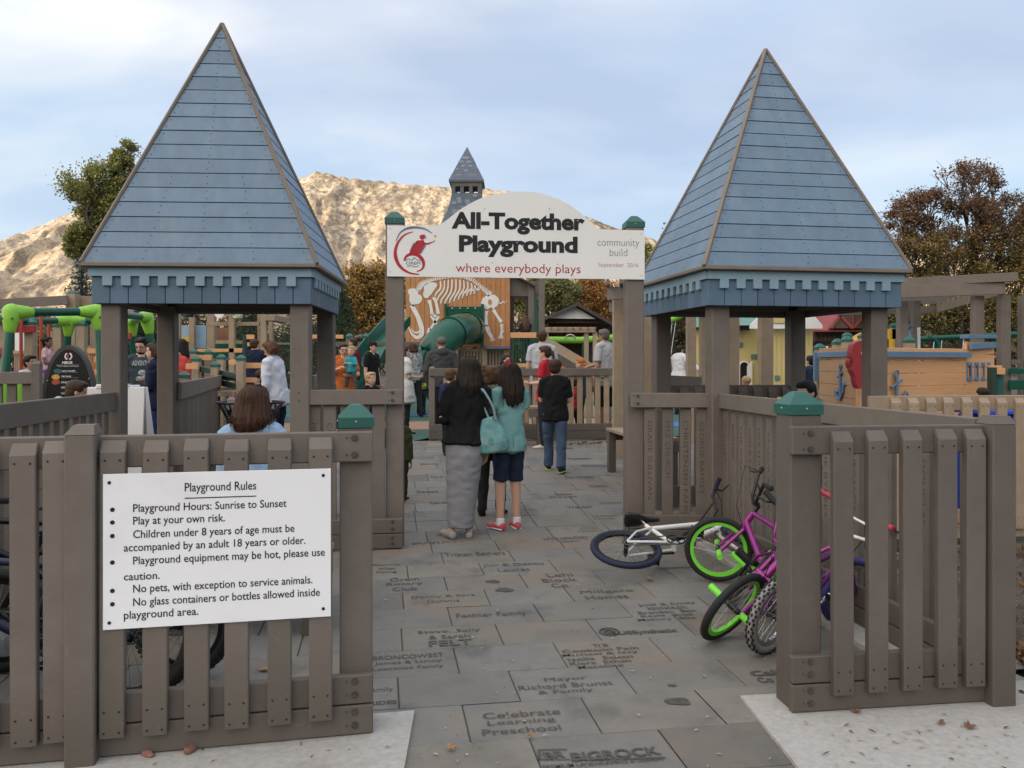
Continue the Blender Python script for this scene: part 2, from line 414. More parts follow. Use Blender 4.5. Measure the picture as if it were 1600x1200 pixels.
env = np.clip(np.sin(np.pi * np.clip(tt, 0, 1)), 0, 1) ** .8
rib = np.zeros_like(X); amp = 1.0; fr = 1 / 300.0
for k in range(6):   # ribs and gullies that run down the slope
    rib += amp * (1 - np.abs(vnoise(wxp * fr + 31 * k, Y * fr * .12 + 3 * k, 70 + k)) * 2); amp *= .6; fr *= 2.0
rib = rib / 2.4
Zm = ridge * shape * (1 - .5 * back) + (gul - .30) * 95 * env + (rib - .3) * 95 * env + 10 * vnoise(X / 40, Y / 40, 40) * tt
strat = np.sin(Zm / 38 + vnoise(X / 500, Y / 500, 50) * 2.5); Zm += 7 * strat * env
Zm += 9 * (vnoise(X / 130, Y * 0, 60) + .6 * vnoise(X / 47, Y * 0, 61) + .4 * vnoise(X / 19, Y * 0, 62)) * (tt > .8)
Zm = np.maximum(Zm, -30 + 40 * tt)
rock = bpy.data.materials.new('limestone slope'); rock.use_nodes = True; t = rock.node_tree; b = t.nodes['Principled BSDF']; b.inputs['Roughness'].default_value = .95; b.inputs['Specular IOR Level'].default_value = .1
co = nn(t, 'ShaderNodeTexCoord'); ge = nn(t, 'ShaderNodeNewGeometry'); sp = nn(t, 'ShaderNodeSeparateXYZ'); t.links.new(co.outputs['Object'], sp.inputs[0])
def onoise(sc, det, st=(1, 1, 1), rough=.6):
    mp = nn(t, 'ShaderNodeMapping'); mp.inputs['Scale'].default_value = st; t.links.new(co.outputs['Object'], mp.inputs[0])
    n = nn(t, 'ShaderNodeTexNoise'); n.inputs['Scale'].default_value = sc; n.inputs['Detail'].default_value = det; n.inputs['Roughness'].default_value = rough
    t.links.new(mp.outputs[0], n.inputs['Vector']); return n.outputs[0]
stone = ramp(t, onoise(.006, 9, (1, 1, 2.5), .68), [(0.3, (.32, .24, .165)), (0.5, (.46, .36, .255)), (0.68, (.60, .50, .38))])
brush = ramp(t, onoise(.006, 12, (1.5, .5, .8), .80), [(0.485, (0, 0, 0)), (0.56, (1, 1, 1))])
spots = ramp(t, onoise(.05, 6, (1, .6, .6), .7), [(0.485, (0, 0, 0)), (0.585, (.9, .9, .9))])
tall = ramp(t, mth(t, 'MULTIPLY', sp.outputs[2], .001), [(0.25, (.35, .35, .35)), (0.75, (.8, .8, .8))])
veg = mth(t, 'MAXIMUM', mth(t, 'MULTIPLY', brush, .8), mth(t, 'MULTIPLY', spots, tall))
c = mix(t, veg, stone, (.105, .092, .072))
low = ramp(t, mth(t, 'MULTIPLY', sp.outputs[2], .001), [(0.10, (.75, .75, .75)), (0.42, (0, 0, 0))])
low = mth(t, 'MULTIPLY', low, ramp(t, onoise(.006, 6), [(0.35, (0, 0, 0)), (0.6, (1, 1, 1))]))
c = mix(t, low, c, (.30, .20, .135))
t.links.new(c, b.inputs['Base Color'])
bp = nn(t, 'ShaderNodeBump'); bp.inputs['Strength'].default_value = .7; bp.inputs['Distance'].default_value = 8
t.links.new(onoise(.03, 9, (1.4, .6, .8), .7), bp.inputs['Height']); t.links.new(bp.outputs[0], b.inputs['Normal'])
struct('mountain', grid_mesh('mountain', X, Y, Zm), rock)
# ---- unseen ridge added behind the camera to keep the low sun off the playground
xs = np.linspace(-2600, 1600, 90); ys = np.linspace(-1500, -900, 16); X, Y = np.meshgrid(xs, ys)
Zh = 235 * np.clip(np.sin(np.pi * (Y + 1500) / 600), 0, 1) ** .7 * (1 + .08 * vnoise(X / 200, Y / 200, 5)) - 1
blockerm = mat('sun blocker', (.14, .12, .07), .95, .3, .02)
struct('hill', grid_mesh('hill', X, Y, Zh), blockerm)

# ---- rubber play surface beyond the paved court, concrete pads, kerb strip
rub_g = mat('green rubber', (.038, .105, .082), .85, .18, 6, .3, 220); rub_p = mat('peach rubber', (.30, .18, .115), .85, .15, 6, .3, 220); rub_b = mat('blue rubber', (.05, .14, .36), .85, .12, 6, .3, 220)
def sheet(poly, z, m, name):
    mb = MB(); mb.add([(p[0], p[1], g(p[1]) + z) for p in poly], [tuple(range(len(poly)))]); return struct(name, mb, m)
def blobpoly(cx, cy, rx, ry, n=36, seed=0):
    return [(cx + rx * math.cos(a) * (1 + .08 * math.sin(3 * a + seed)), cy + ry * math.sin(a) * (1 + .08 * math.sin(2 * a + seed))) for a in [2 * math.pi * i / n for i in range(n)]]
sheet([(-16, 13.7), (-1.75, 13.5), (-1.25, 15), (6.5, 14.5), (16, 15), (16, 34), (-16, 34)], .004, rub_g, 'play_surface')
sheet(spline([(-15, 15.2), (-9, 16.0), (-4.6, 15.6), (-1.2, 16.3), (2.0, 16.4), (2.0, 19.4), (-1.2, 18.7), (-4.6, 17.9), (-9, 18.4), (-15, 17.4)], 6), .008, rub_p, 'play_surface_peach')
sheet(spline([(-9, 20.3), (-4, 20.0), (-1, 20.4), (3, 20.2), (3, 20.75), (-1, 20.95), (-4, 20.6), (-9, 20.9)], 6), .012, rub_b, 'play_surface_blue')
sheet(blobpoly(4.5, 17.5, 1.6, .9), .013, rub_b, 'play_surface_blue')
conc = mat('concrete', (.38, .365, .342), .85, .13, 34.0, .3, 90, dirt=((.235, .212, .185), 1.7, .8))
mb = MB()
def slab(poly, z0, z1):
    n = len(poly); mb.add([(p[0], p[1], z0) for p in poly] + [(p[0], p[1], z1) for p in poly],
                          [tuple(range(n, 2 * n)), tuple(reversed(range(n)))] + [(i, (i + 1) % n, (i + 1) % n + n, i + n) for i in range(n)])
slab([(-4.2, .6), (-.30, .6), (-.43, 3.64), (-4.2, 2.85)], -.04, .022)
slab([(1.40, .6), (4.6, .6), (4.6, 2.48), (1.185, 2.48)], -.04, .018)
slab([(1.115, 2.5), (4.6, 2.5), (4.6, 3.35), (2.75, 4.02), (1.05, 3.80)], -.04, .022)
struct('sidewalk', mb, conc)
mb = MB(); mb.bar((2.02, 4.0, .0), (1.62, 7.15, .0), .16, .09, .008); mb.bar((-3.12, 6.6, 0), (-2.70, 3.2, 0), .14, .09, .008); struct('kerb', mb, conc)

# ---- engraved stone pavers
A_P = R(9.0); U = Vector((math.cos(A_P), math.sin(A_P), 0)); V = Vector((-math.sin(A_P), math.cos(A_P), 0)); O = Vector((-.226, 3.738, 0))
PW, PD = .552, .376
def pv(u, v, z=0.0):
    p = O + U * u + V * v; p.z = g(p.y) + z; return p
verts = []; faces = []; cols = []
pr = random.Random(21)
def inside(p): return -3.3 < p.x + (p.y - 7) * .10 < 2.35 - (p.y - 3.7) * .085 + max(0, p.y - 7) * .35 and p.y < 13.75 and p.x > -3.6
rowoff = {}
for r in range(-9, 30):
    off = {-2: .242, -1: 0.0, 0: .27, 1: .025, 2: .305, 3: .052, 4: .331, 5: .087, 6: .383, 7: .12}.get(r, pr.random() * PW); rowoff[r] = off
    for k in range(-9, 10):
        u0 = k * PW + off; v0 = r * PD; c0 = pv(u0 + PW / 2, v0 + PD / 2)
        if not inside(c0) and not (c0.y < 3.9 and -.62 < c0.x < 1.5): continue
        ga = .0026; z = pr.uniform(.004, .008); o = len(verts); ch = .004
        for (du, dv) in ((ga, ga), (PW - ga, ga), (PW - ga, PD - ga), (ga, PD - ga)): verts.append(pv(u0 + du, v0 + dv, z - ch))
        for (du, dv) in ((ga + ch, ga + ch), (PW - ga - ch, ga + ch), (PW - ga - ch, PD - ga - ch), (ga + ch, PD - ga - ch)): verts.append(pv(u0 + du, v0 + dv, z))
        faces.append((o + 4, o + 5, o + 6, o + 7))
        for i in range(4): faces.append((o + i, o + (i + 1) % 4, o + 4 + (i + 1) % 4, o + 4 + i))
        q = pr.random(); L = pr.uniform(.93, 1.06)
        cc = (.146, .139, .126) if q < .62 else ((.152, .139, .120) if q < .88 else ((.156, .131, .107) if q < .95 else (.170, .163, .150)))
        if pr.random() < .08: L *= .82
        cols += [tuple(x * L * 1.24 for x in cc)] * 5
me = bpy.data.meshes.new('paving'); me.from_pydata([tuple(v) for v in verts], [], faces)
ca = me.color_attributes.new('tone', 'FLOAT_COLOR', 'CORNER')
ca.data.foreach_set('color', np.repeat(np.array([c + (1,) for c in cols], np.float32), [len(f) for f in faces], axis=0).ravel())
pavm = bpy.data.materials.new('paving stone'); pavm.use_nodes = True; t = pavm.node_tree; b = t.nodes['Principled BSDF']; b.inputs['Roughness'].default_value = .72; b.inputs['Specular IOR Level'].default_value = .3
co = nn(t, 'ShaderNodeTexCoord'); at = nn(t, 'ShaderNodeVertexColor', layer_name='tone')
c = mix(t, 1.0, at.outputs[0], ramp(t, onoise(2.6, 8, rough=.65), [(0.25, (.74, .75, .77)), (0.5, (1, 1, 1)), (0.75, (1.2, 1.18, 1.14))]), 'MULTIPLY')
c = mix(t, ramp(t, onoise(1.3, 5), [(0.53, (0, 0, 0)), (0.70, (.42, .42, .42))]), c, (.19, .125, .08))
c = mix(t, ramp(t, onoise(1.9, 6, (1.3, .8, 1)), [(0.56, (0, 0, 0)), (0.68, (.6, .6, .6))]), c, (.085, .085, .086))
c = mix(t, ramp(t, onoise(5.5, 7, rough=.75), [(0.62, (0, 0, 0)), (0.74, (.35, .35, .35))]), c, (.21, .20, .19))
t.links.new(c, b.inputs['Base Color'])
bp = nn(t, 'ShaderNodeBump'); bp.inputs['Strength'].default_value = .35; bp.inputs['Distance'].default_value = .01
t.links.new(onoise(45, 8, rough=.7), bp.inputs['Height']); t.links.new(bp.outputs[0], b.inputs['Normal'])
paving = link('paving', me, pavm); paving['kind'] = 'structure'
bed = MB(); bed.add([tuple(Vector((x, y, g(y) - .004))) for x, y in ((-3.7, 1.2), (1.9, 1.2), (2.3, 3.6), (1.75, 7), (1.8, 11.2), (2.6, 13.7), (-2.6, 13.7), (-3.4, 11.2), (-3.7, 7))], [tuple(range(9))])
bedm = mat('joint sand', (.085, .08, .07), .95, .2, 20)
mb = MB()
for (y0, y1) in ((.8, 7), (7, 11.17), (11.17, 13.7)):
    mb.quad((-3.6, y0, g(y0) - .003), (2.6 if y1 > 7 else 1.95, y0, g(y0) - .003), (2.6 if y1 > 7 else 1.95, y1, g(y1) - .003), (-3.6, y1, g(y1) - .003))
struct('paving_bed', mb, bedm)
# engraving, cut where the photograph shows each name
ink = mat('engraved stone', (.076, .073, .068), .9, .35, 30); routed = mat('routed lumber', (.062, .051, .044), .9, .1, 20)
eng = MB()
def gpt(px, py):
    """ground point seen at a pixel of the photograph (z follows the ramp)"""
    Y = EYE * F / max(py - HOR, 5)
    for _ in range(30): Y = (EYE - g(Y) - .01) * F / (py - HOR)
    return Vector((wx(px, Y), Y, 0))
def engrave(lines, px, py, wpx, hpx, bold=.0, keep=False):
    """lines centred at the pixel, wpx wide in all, each as deep as hpx on the picture"""
    n = len(lines); hs = hpx / (n + (n - 1) * .45)
    for i, (tx, rel) in enumerate(lines):
        yc = py - hpx / 2 + hs * (i * 1.45 + .5); p = gpt(px, yc); q = gpt(px + 10, yc); sc = (q - p).length / 10
        d = (gpt(px, yc - hs / 2) - gpt(px, yc + hs / 2)).length; w = wpx * rel * sc
        z = g(p.y) + .0095
        T = plane_T((p.x, p.y, z), U, V + Vector((0, 0, .06 if 7 < p.y < 11.2 else 0)))
        fit_text(eng, tx, -w / 2, w / 2, -d / 2, d / 2, T, bold)
E = engrave
E([('FYZICAL', 1)], 688, 850, 86, 7, .02); E([('Tristan Bethers', 1)], 742, 865, 94, 6)
E([('Jim & Debby', 1), ('Lauret', .52)], 803, 886, 98, 13); E([('Orem', .8), ('Rotary', 1), ('Club', .68)], 632, 912, 56, 20)
E([('Lehi', .7), ('Block', .95), ('Co', .45)], 874, 906, 58, 22); E([('Danny & Sara', 1), ('Downs', .5)], 693, 935, 100, 12)
E([('Millgate', 1), ('Homes', .8)], 948, 928, 84, 14); E([('Fechter Family', 1)], 768, 960, 110, 8)
E([('Joel & Emily', .9), ('REYNOLDS', .6), ('Brandon  Ben', .9), ('Kayla  Brad', .8), ('Mallory  Alie', .9)], 1042, 955, 104, 27, .006)
E([('Steve, Sally', 1), ('& Sarah', .65)], 702, 990, 98, 14); E([('FELT', 1)], 704, 1004, 68, 9, .015)
E([('USSynthetic', 1)], 1012, 987, 94, 7, .03); E([('THE', .2), ('Cookson Fam', 1), ('Michael & Izzy', 1.0), ('Izella  Ethan', .85), ('Kiara  Ethan', .8), ('Macoline', .6)], 938, 1024, 122, 37, .008)
E([('BRONCOWEST', 1), ('James & Lunny', .95), ('Lawrence Family', 1.0)], 638, 1034, 110, 24)
E([('Mayor', .45), ('Richard Brunst', 1), ('& Family', .58)], 884, 1070, 150, 26); E([('Family', 1)], 594, 1078, 40, 9); E([('BRIDES', 1)], 594, 1098, 52, 6, .03)
E([('Celebrate', .98), ('Learning', .86), ('Preschool', 1)], 815, 1127, 124, 34); E([('Cali', 1), ('Co', .5)], 1195, 1056, 48, 18, .02)
E([('BIGROCK', 1)], 962, 1177, 142, 13, .022); E([('PREMIUM LANDSCAPING & DESIGN', 1)], 942, 1191, 192, 6, .02); E([('BR', 1)], 866, 1179, 34, 10, .025)
E([('LIVE UNITED', 1), ('United', .62), ('Way', .35)], 884, 846, 70, 14, .03); E([('Elementary', 1)], 1058, 887, 62, 5)
E([('Daniel', .6), ('Dodge', 1)], 880, 774, 44, 7, .01); E([('Family', 1), ('When', .6), ('Flying', .7)], 604, 888, 44, 15, .006)
E([('The', .4), ('Jennifer', 1), ('Family', .7)], 652, 803, 42, 9); E([('Golden', .8), ('Rosalyn', .9), ('Palmer', 1)], 826, 800, 32, 11, .01)
E([('Lauren', .7), ('Emily & Simon', 1)], 722, 832, 78, 9); E([('Nichole', 1), ('Family', .8)], 944, 808, 40, 8)
E([('Conner', .7), ('Evelyn', .8), ('London', 1)], 922, 826, 40, 9)
for (tx, px, py, w, h) in (('Paulette', 905, 716, 34, 3), ('Fieldings', 930, 728, 40, 3), ('Thompson', 770, 742, 40, 3), ('The Greens', 905, 745, 46, 3), ('Kay & Lee', 690, 745, 34, 3), ('Hadley', 935, 760, 30, 4),
                           ('Stewart', 668, 768, 34, 4), ('Carlson', 720, 705, 30, 3), ('Wendell', 905, 792, 40, 4), ('Larsen', 690, 785, 36, 4), ('In Honor', 955, 785, 36, 4), ('Marley', 672, 725, 30, 3), ('Gordon', 880, 700, 30, 2.5)):
    E([(tx, 1)], px, py, w, h, .01)
# logos: a rule under the firm's name, a frame round its initials, a ball mark
for (x0, y0, x1, y1, wd) in ((892, 1187, 1040, 1183, .008), (842, 1186, 890, 1186, .006), (842, 1171, 886, 1170, .006), (842, 1171, 842, 1186, .012), (628, 857, 736, 854, .004)):
    a = gpt(x0, y0); b2 = gpt(x1, y1); a.z = b2.z = .0095; eng.bar(a, b2, wd, .0012, .0002)
for (px, py, rr) in ((952, 987, 15), (906, 843, 13)):
    c0 = gpt(px, py); s = (gpt(px + 10, py) - c0).length / 10 * rr
    for kk in (1.0, .55):
        for dz in (-.35, 0, .35):
            pts = [(c0.x + s * kk * math.cos(a), c0.y + s * 1.1 * kk * math.sin(a) + dz * s * .5, .0095) for a in [i / 20 * 2 * math.pi for i in range(20)]]
            if kk == 1.0 and dz: continue
            eng.tube(pts, .006, 4, closed=True)
eo = eng.build('engraved_lettering', ink, paving, fix=False)
# ================================================================== fences, entrance arch, towers, signs
def cap_mesh(w=.155, h=.056, pk=.040):
    mb = MB(); a = w / 2; b_ = w / 2 - .012; c = .028
    L = [(a, 0), (a, h - .012), (b_, h), (c, h + pk), (c * .6, h + pk + .004)]
    vs = []
    for (r_, z) in L: vs += [(-r_, -r_, z), (r_, -r_, z), (r_, r_, z), (-r_, r_, z)]
    fs = [(0, 3, 2, 1)]
    for i in range(len(L) - 1):
        for k in range(4): fs.append((i * 4 + k, i * 4 + (k + 1) % 4, i * 4 + 4 + (k + 1) % 4, i * 4 + 4 + k))
    fs.append(tuple(range((len(L) - 1) * 4, len(L) * 4))); mb.add(vs, fs)
    me = mb.mesh('post_cap'); me.materials.append(green); return me
CAP = cap_mesh()
def cap_screw_mesh(w=.155):
    mb = MB()
    for d in ((0, -1), (1, 0), (0, 1), (-1, 0)):
        mb.ball((d[0] * w / 2, d[1] * w / 2, .026), .005, 8, 5)
    me = mb.mesh('screw'); me.materials.append(steel); return me
CAPSCREW = cap_screw_mesh()
def add_cap(parent, x, y, z, w=.155, screws=True):
    c = link('post_cap', CAP, green, parent, (x, y, z)); s = w / .155; c.scale = (s, s, s)
    if screws: link('screw', CAPSCREW, steel, c)
    return c
def bolt_mesh():
    mb = MB(); mb.tube([(0, 0, 0), (0, -.005, 0)], .014, 12); mb.tube([(0, -.005, 0), (0, -.009, 0)], .009, 6); mb.tube([(-.032, 0, 0), (-.032, -.002, 0)], .005, 8)
    me = mb.mesh('bolt'); me.materials.append(boltm); return me
BOLT = bolt_mesh()
def picket_mesh(w, z0, z1, y0, y1, m, bevel=.045):
    """board whose top is cut on a slope"""
    mb = MB(); c = .004; h = w / 2
    prof = [(y0, z0), (y0, z1 - bevel), (y1 - .004, z1), (y1, z1 - .003), (y1, z0)]
    n = len(prof)
    vs = [(-h + c, p[0], p[1]) for p in prof] + [(h - c, p[0], p[1]) for p in prof]
    # chamfer along the front arrises
    vs[0] = (-h + c, y0, z0); vs[1] = (-h + c, y0, z1 - bevel)
    vs += [(-h, y0 + c, z0), (-h, y0 + c, z1 - bevel + c), (-h, y1, z1 - .003), (-h, y1, z0), (h, y0 + c, z0), (h, y0 + c, z1 - bevel + c), (h, y1, z1 - .003), (h, y1, z0)]
    fs = [(0, 1, 6, 5), (1, 2, 7, 6), (2, 3, 8, 7)]
    fs += [(0, 10, 11, 1), (5, 6, 15, 14), (10, 13, 12, 11), (14, 15, 16, 17), (11, 12, 3, 2, 1), (15, 6, 7, 8, 16), (13, 17, 16, 12), (0, 5, 14, 17, 13, 10), (12, 16, 8, 3)]
    mb.add(vs, fs); me = mb.mesh('picket'); me.materials.append(m); return me
def dots_mesh(pts, r, y, name='screw'):
    mb = MB()
    for p in pts: mb.tube([(p[0], y + .002, p[1]), (p[0], y - .0015, p[1])], r, 7)
    me = mb.mesh(name); me.materials.append(screwm); return me
def fence(name, label, A, B, ztop=1.28, zbot=.03, pickets=(), side='front', posts=(), m=None, pm=None, group='fences round the playground entrance', bolts=(), screws=True, names=None, base=0.0, boards=2, zend=None, pw=.092, rail=.125, rails_at=None):
    A = Vector(A); B = Vector(B); d = B - A; L = d.length; m = m or lumber; pm = pm or m
    o = thing(name, label, 'fence', (A.x, A.y, base), math.atan2(d.y, d.x), group)
    zs = [(ztop - rail, ztop)]; z = zbot
    for k in range(boards): zs.append((z, z + rail - .006)); z += rail
    if rails_at: zs = rails_at
    for q, (a, b_) in enumerate(zs):
        MB().box((L / 2, .019, (a + b_) / 2), (L, .038, b_ - a), .005).build('rail', m, o)
    for (s, w, zt, cp, yo) in posts:
        zt_ = zt
        mb = MB()
        if cp: mb.box((s, yo, zt_ / 2 - .05), (w, w, zt_ + .1), .006); mb.build('post', m, o); add_cap(o, s, yo, zt_ - .002, w + .014)
        else:
            h = w / 2; b2 = .035
            mb.box((s, yo, (zt_ - b2) / 2 - .05), (w, w, zt_ - b2 + .1), .006)
            mb.add([(s - h, yo - h, zt_ - b2 - .001), (s + h, yo - h, zt_ - b2 - .001), (s + h, yo + h, zt_ - b2 - .001), (s - h, yo + h, zt_ - b2 - .001), (s - h + .025, yo - h + .03, zt_), (s + h - .01, yo - h + .03, zt_), (s + h - .01, yo + h - .01, zt_), (s - h + .025, yo + h - .01, zt_)],
                   [(0, 1, 5, 4), (1, 2, 6, 5), (2, 3, 7, 6), (3, 0, 4, 7), (4, 5, 6, 7)])
            mb.build('post', m, o)
    y0, y1 = (-.036, -.001) if side == 'front' else (.040, .074)
    pz0, pz1 = (zbot + .085, ztop - .018) if side == 'front' else (zbot + .02, ztop - .03)
    pmesh = picket_mesh(pw, pz0, pz1, y0, y1, pm, .045 if side == 'front' else .01)
    sm = dots_mesh([(sx, zz) for zz in (pz1 - .075, zbot + .125 + .06, zbot + .06 + .045) for sx in (-.027, .027)], .0045, y0) if screws else None
    for i, s in enumerate(pickets):
        p = link('picket', pmesh, None, o, (s + rnd.uniform(-.002, .002), 0, rnd.uniform(-.005, .004))); p.rotation_euler.y = rnd.uniform(-.004, .004)
        if sm: link('screw', sm, None, p)
        if names and i < len(names) and names[i]:
            tb = MB(); T = plane_T((0, y0 - .0008, 0), (0, 0, -1), (1, 0, 0))
            tx = names[i]; ln = min(.048 * len(tx), .9); fit_text(tb, tx, -1.06, -1.06 + ln, -.018, .018, T, -.008)
            tb.build('engraved_lettering', routed, p, fix=False)
    for (s, zz) in bolts: link('bolt', BOLT, None, o, (s, 0, zz))
    return o
def line_s(px, A, B):
    """distance along A-B where the sight line of pixel column px meets it"""
    A = Vector(A); B = Vector(B); d = (B - A).normalized(); k = (px - 800) / F
    return (k * A.y - A.x) / (d.x - k * d.y)
# -- front fence on the left, with the rules panel
FA = Vector((-2.70, 2.963, 0)); FB = Vector((-.573, 3.407, 0)); LF = (FB - FA).length
fl = fence('picket_fence', 'grey brown front fence carrying the white rules panel', FA, FB, 1.27, .025,
           [line_s(p, FA, FB) for p in (-150, -90, -22, 42, 93, 178, 244, 310, 372, 437, 501)], 'front',
           [(LF - .068, .135, 1.285, True, .11), (line_s(131, FA, FB), .108, 1.315, False, -.006), (.1, .14, 1.29, True, .11)],
           bolts=[(LF - .075, z) for z in (1.245, 1.175, .245, .19, .12, .065)])
# -- front fence on the right
GA = Vector((1.222, 3.60, 0)); GB = Vector((2.20, 3.735, 0)); LG = (GB - GA).length
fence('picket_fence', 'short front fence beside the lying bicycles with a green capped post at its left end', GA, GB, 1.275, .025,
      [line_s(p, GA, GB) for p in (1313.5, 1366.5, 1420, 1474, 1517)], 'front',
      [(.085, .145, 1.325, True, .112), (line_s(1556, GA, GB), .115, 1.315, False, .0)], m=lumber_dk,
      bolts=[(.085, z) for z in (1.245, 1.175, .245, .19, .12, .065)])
# -- rules panel
RA = FA; xr = (FB - FA).normalized(); nrm_f = Vector((xr.y, -xr.x, 0))
def on_front(px, py, off=.0):
    s = line_s(px, FA + nrm_f * off, FB + nrm_f * off); p = FA + nrm_f * off + xr * s
    return p, EYE + (HOR - py) / F * p.y
p0, zt = on_front(161, 742, .044); p1, zt1 = on_front(517, 731, .044); zb = (on_front(161, 980, .044)[1] + on_front(517, 967, .044)[1]) / 2; zt = (zt + zt1) / 2
rw = (p1 - p0).length; rh = zt - zb
rules = thing('rules_sign', 'white rules board with black lettering screwed to the front pickets', 'sign', (p0.x, p0.y, zb), math.atan2(xr.y, xr.x))
MB().box((rw / 2, 0, rh / 2), (rw, .006, rh), .001).build('board', signw, rules)
tb = MB(); Tr = plane_T((0, -.0042, 0), (1, 0, 0), (0, 0, 1))
def rt(tx, x0, x1, y0, y1, bold=.0):   # in fractions of the panel from its top left
    fit_text(tb, tx, x0 * rw, x1 * rw, rh * (1 - y1), rh * (1 - y0), Tr, bold)
rt('Playground Rules', .347, .661, .070, .145, .008)
LH = [('Playground Hours: Sunrise to Sunset', .127, .797, .249, 1), ('Play at your own risk.', .127, .522, .331, 1), ('Children under 8 years of age must be', .127, .833, .418, 1),
      ('accompanied by an adult 18 years or older.', .088, .883, .502, 0), ('Playground equipment may be hot, please use', .127, .972, .588, 1), ('caution.', .088, .240, .688, 0),
      ('No pets, with exception to service animals.', .127, .915, .770, 1), ('No glass containers or bottles allowed inside', .127, .949, .856, 1), ('playground area.', .088, .406, .937, 0)]
for tx, x0, x1, y, bl in LH:
    asc = .052 if tx != 'caution.' else .046; desc = .016 if any(ch in tx for ch in 'gpyjq,') else 0
    rt(tx, x0, x1, y - asc, y + desc, .008)
    if bl: tb.tube([(.040 * rw, -.0030, rh * (1 - y + .020)), (.040 * rw, -.0044, rh * (1 - y + .020))], .0085, 16)
tb.box((.504 * rw, -.0036, rh * (1 - .170)), (.315 * rw, .001, .004), .0002)
tb.build('lettering', blackp, rules, fix=False)
link('screw', dots_mesh([(.027 * rw, .945 * rh), (.965 * rw, .955 * rh), (.027 * rw, .045 * rh), (.965 * rw, .055 * rh)], .007, -.003), None, rules)

# -- side and gate fences
TL_FL = Vector((-3.235, 6.72, 0)); TL_FR = Vector((-1.735, 6.80, 0))        # posts of the left tower
TR_FL = Vector((1.735, 6.98, 0)); TR_FR = Vector((3.17, 7.22, 0))           # posts of the right tower
GPL = Vector((-.985, 6.93, 0)); GPR = Vector((1.062, 7.12, 0))              # posts of the arch
RB1 = Vector((1.72, 6.96, 0)); RB2 = Vector((2.125, 3.80, 0))
def even(L, n, a=.09, b_=.09): return [a + (L - a - b_) * i / (n - 1) for i in range(n)]
a = Vector((-1.81, 6.72, 0)); b_ = Vector((-.905, 6.845, 0)); L = (b_ - a).length
fence('walkway_fence', 'low engraved fence panel between the left tower and the left arch post', a, b_, 1.335, .02, even(L, 6, .06, .2), 'back', [], bolts=[(.075, 1.31), (.075, 1.245), (L - .085, 1.31), (L - .085, 1.245), (L - .085, .24), (L - .085, .18), (L - .085, .11), (L - .085, .06)],
      screws=False, names=['CARLOS', 'HEATON', 'CAMPOS', 'ROBERTSON FAMILY', 'WILSON'], pw=.105)
a = Vector((1.01, 7.02, 0)); b_ = Vector((1.73, 7.10, 0)); b_ = Vector((1.715, 6.98, 0)); L = (b_ - a).length
fence('walkway_fence', 'low engraved fence panel joining the right arch post to the long bicycle fence', a, b_, 1.30, .02, [.165, .315, .465, .605], 'back', [], bolts=[(.06, 1.275), (.06, 1.21), (.06, .24), (.06, .18)],
      screws=False, names=['GRACE SULLIVAN', 'MTZ CHURCH', 'CHRISTENSEN FAMILY', 'GEORGE RAMSEY'], pw=.092)
L = (RB2 - RB1).length
NM = ['STANLEY', 'BARNES', 'THE WARD FAMILY', 'COLE FAMILY', 'DEXTER', 'TAYLOR AND KIM', 'THE SUMNERS', 'SIMMONS', 'LOGAN HILL', 'PARKER', 'THE BYBEES', 'LOGAN JILL', 'BURGANDY', 'HARDY & SONS', 'M AND A COPELAND', 'ERICKSON', 'DOUGLAS', 'KAY FAMILY', 'PALMER']
fence('side_fence', 'long engraved picket fence running toward the camera behind the lying bicycles', RB1, RB2, 1.30, .02, even(L, 19, .1, .1), 'back', [], screws=False, names=NM, pw=.098)
LB1 = Vector((-2.66, 3.05, 0)); LB2 = Vector((-3.18, 6.64, 0)); L = (LB2 - LB1).length
fence('side_fence', 'long fence on the far left running back from the rules panel to the left tower', LB1, LB2, 1.32, .02, even(L, 22, .1, .1), 'back', [], screws=False, rail=.15)
a = TL_FL + Vector((-.13, 1.30, 0)); b_ = Vector((-4.55, 13.0, 0)); L = (b_ - a).length
a = Vector((-3.18, 7.95, 0))
fence('ramp_fence', 'dense grey fence slanting away behind the back post of the left tower', a, b_, 1.37, .1, even((b_ - a).length, 32, .1, .1), 'back', [(L - .07, .14, 1.36, False, .1)], screws=False, rail=.17)
a = Vector((3.08, 7.12, 0)); b_ = Vector((5.6, 7.42, 0)); L = (b_ - a).length
fence('picket_fence', 'sunlit toned picket fence in front of the orange play ship', a, b_, 1.27, .02, [line_s(p, a, b_) for p in (1397, 1425, 1452, 1480, 1508, 1535.5, 1563, 1591)] + [line_s(1591, a, b_) + .155 * k for k in (1, 2, 3)], 'front', [(2.1, .14, 1.2, False, .13)], m=tan, rail=.13)
a = Vector((1.45, 8.35, 0)); b_ = TR_FR + Vector((-.22, 1.33, 0))
fence('rail_fence', 'low fence at the back of the right tower', TR_FL + Vector((-.245, 1.40, 0)) , b_, 1.33, .06, even(1.45, 9, .1, .1), 'front', [], screws=False, m=lumber_dk)

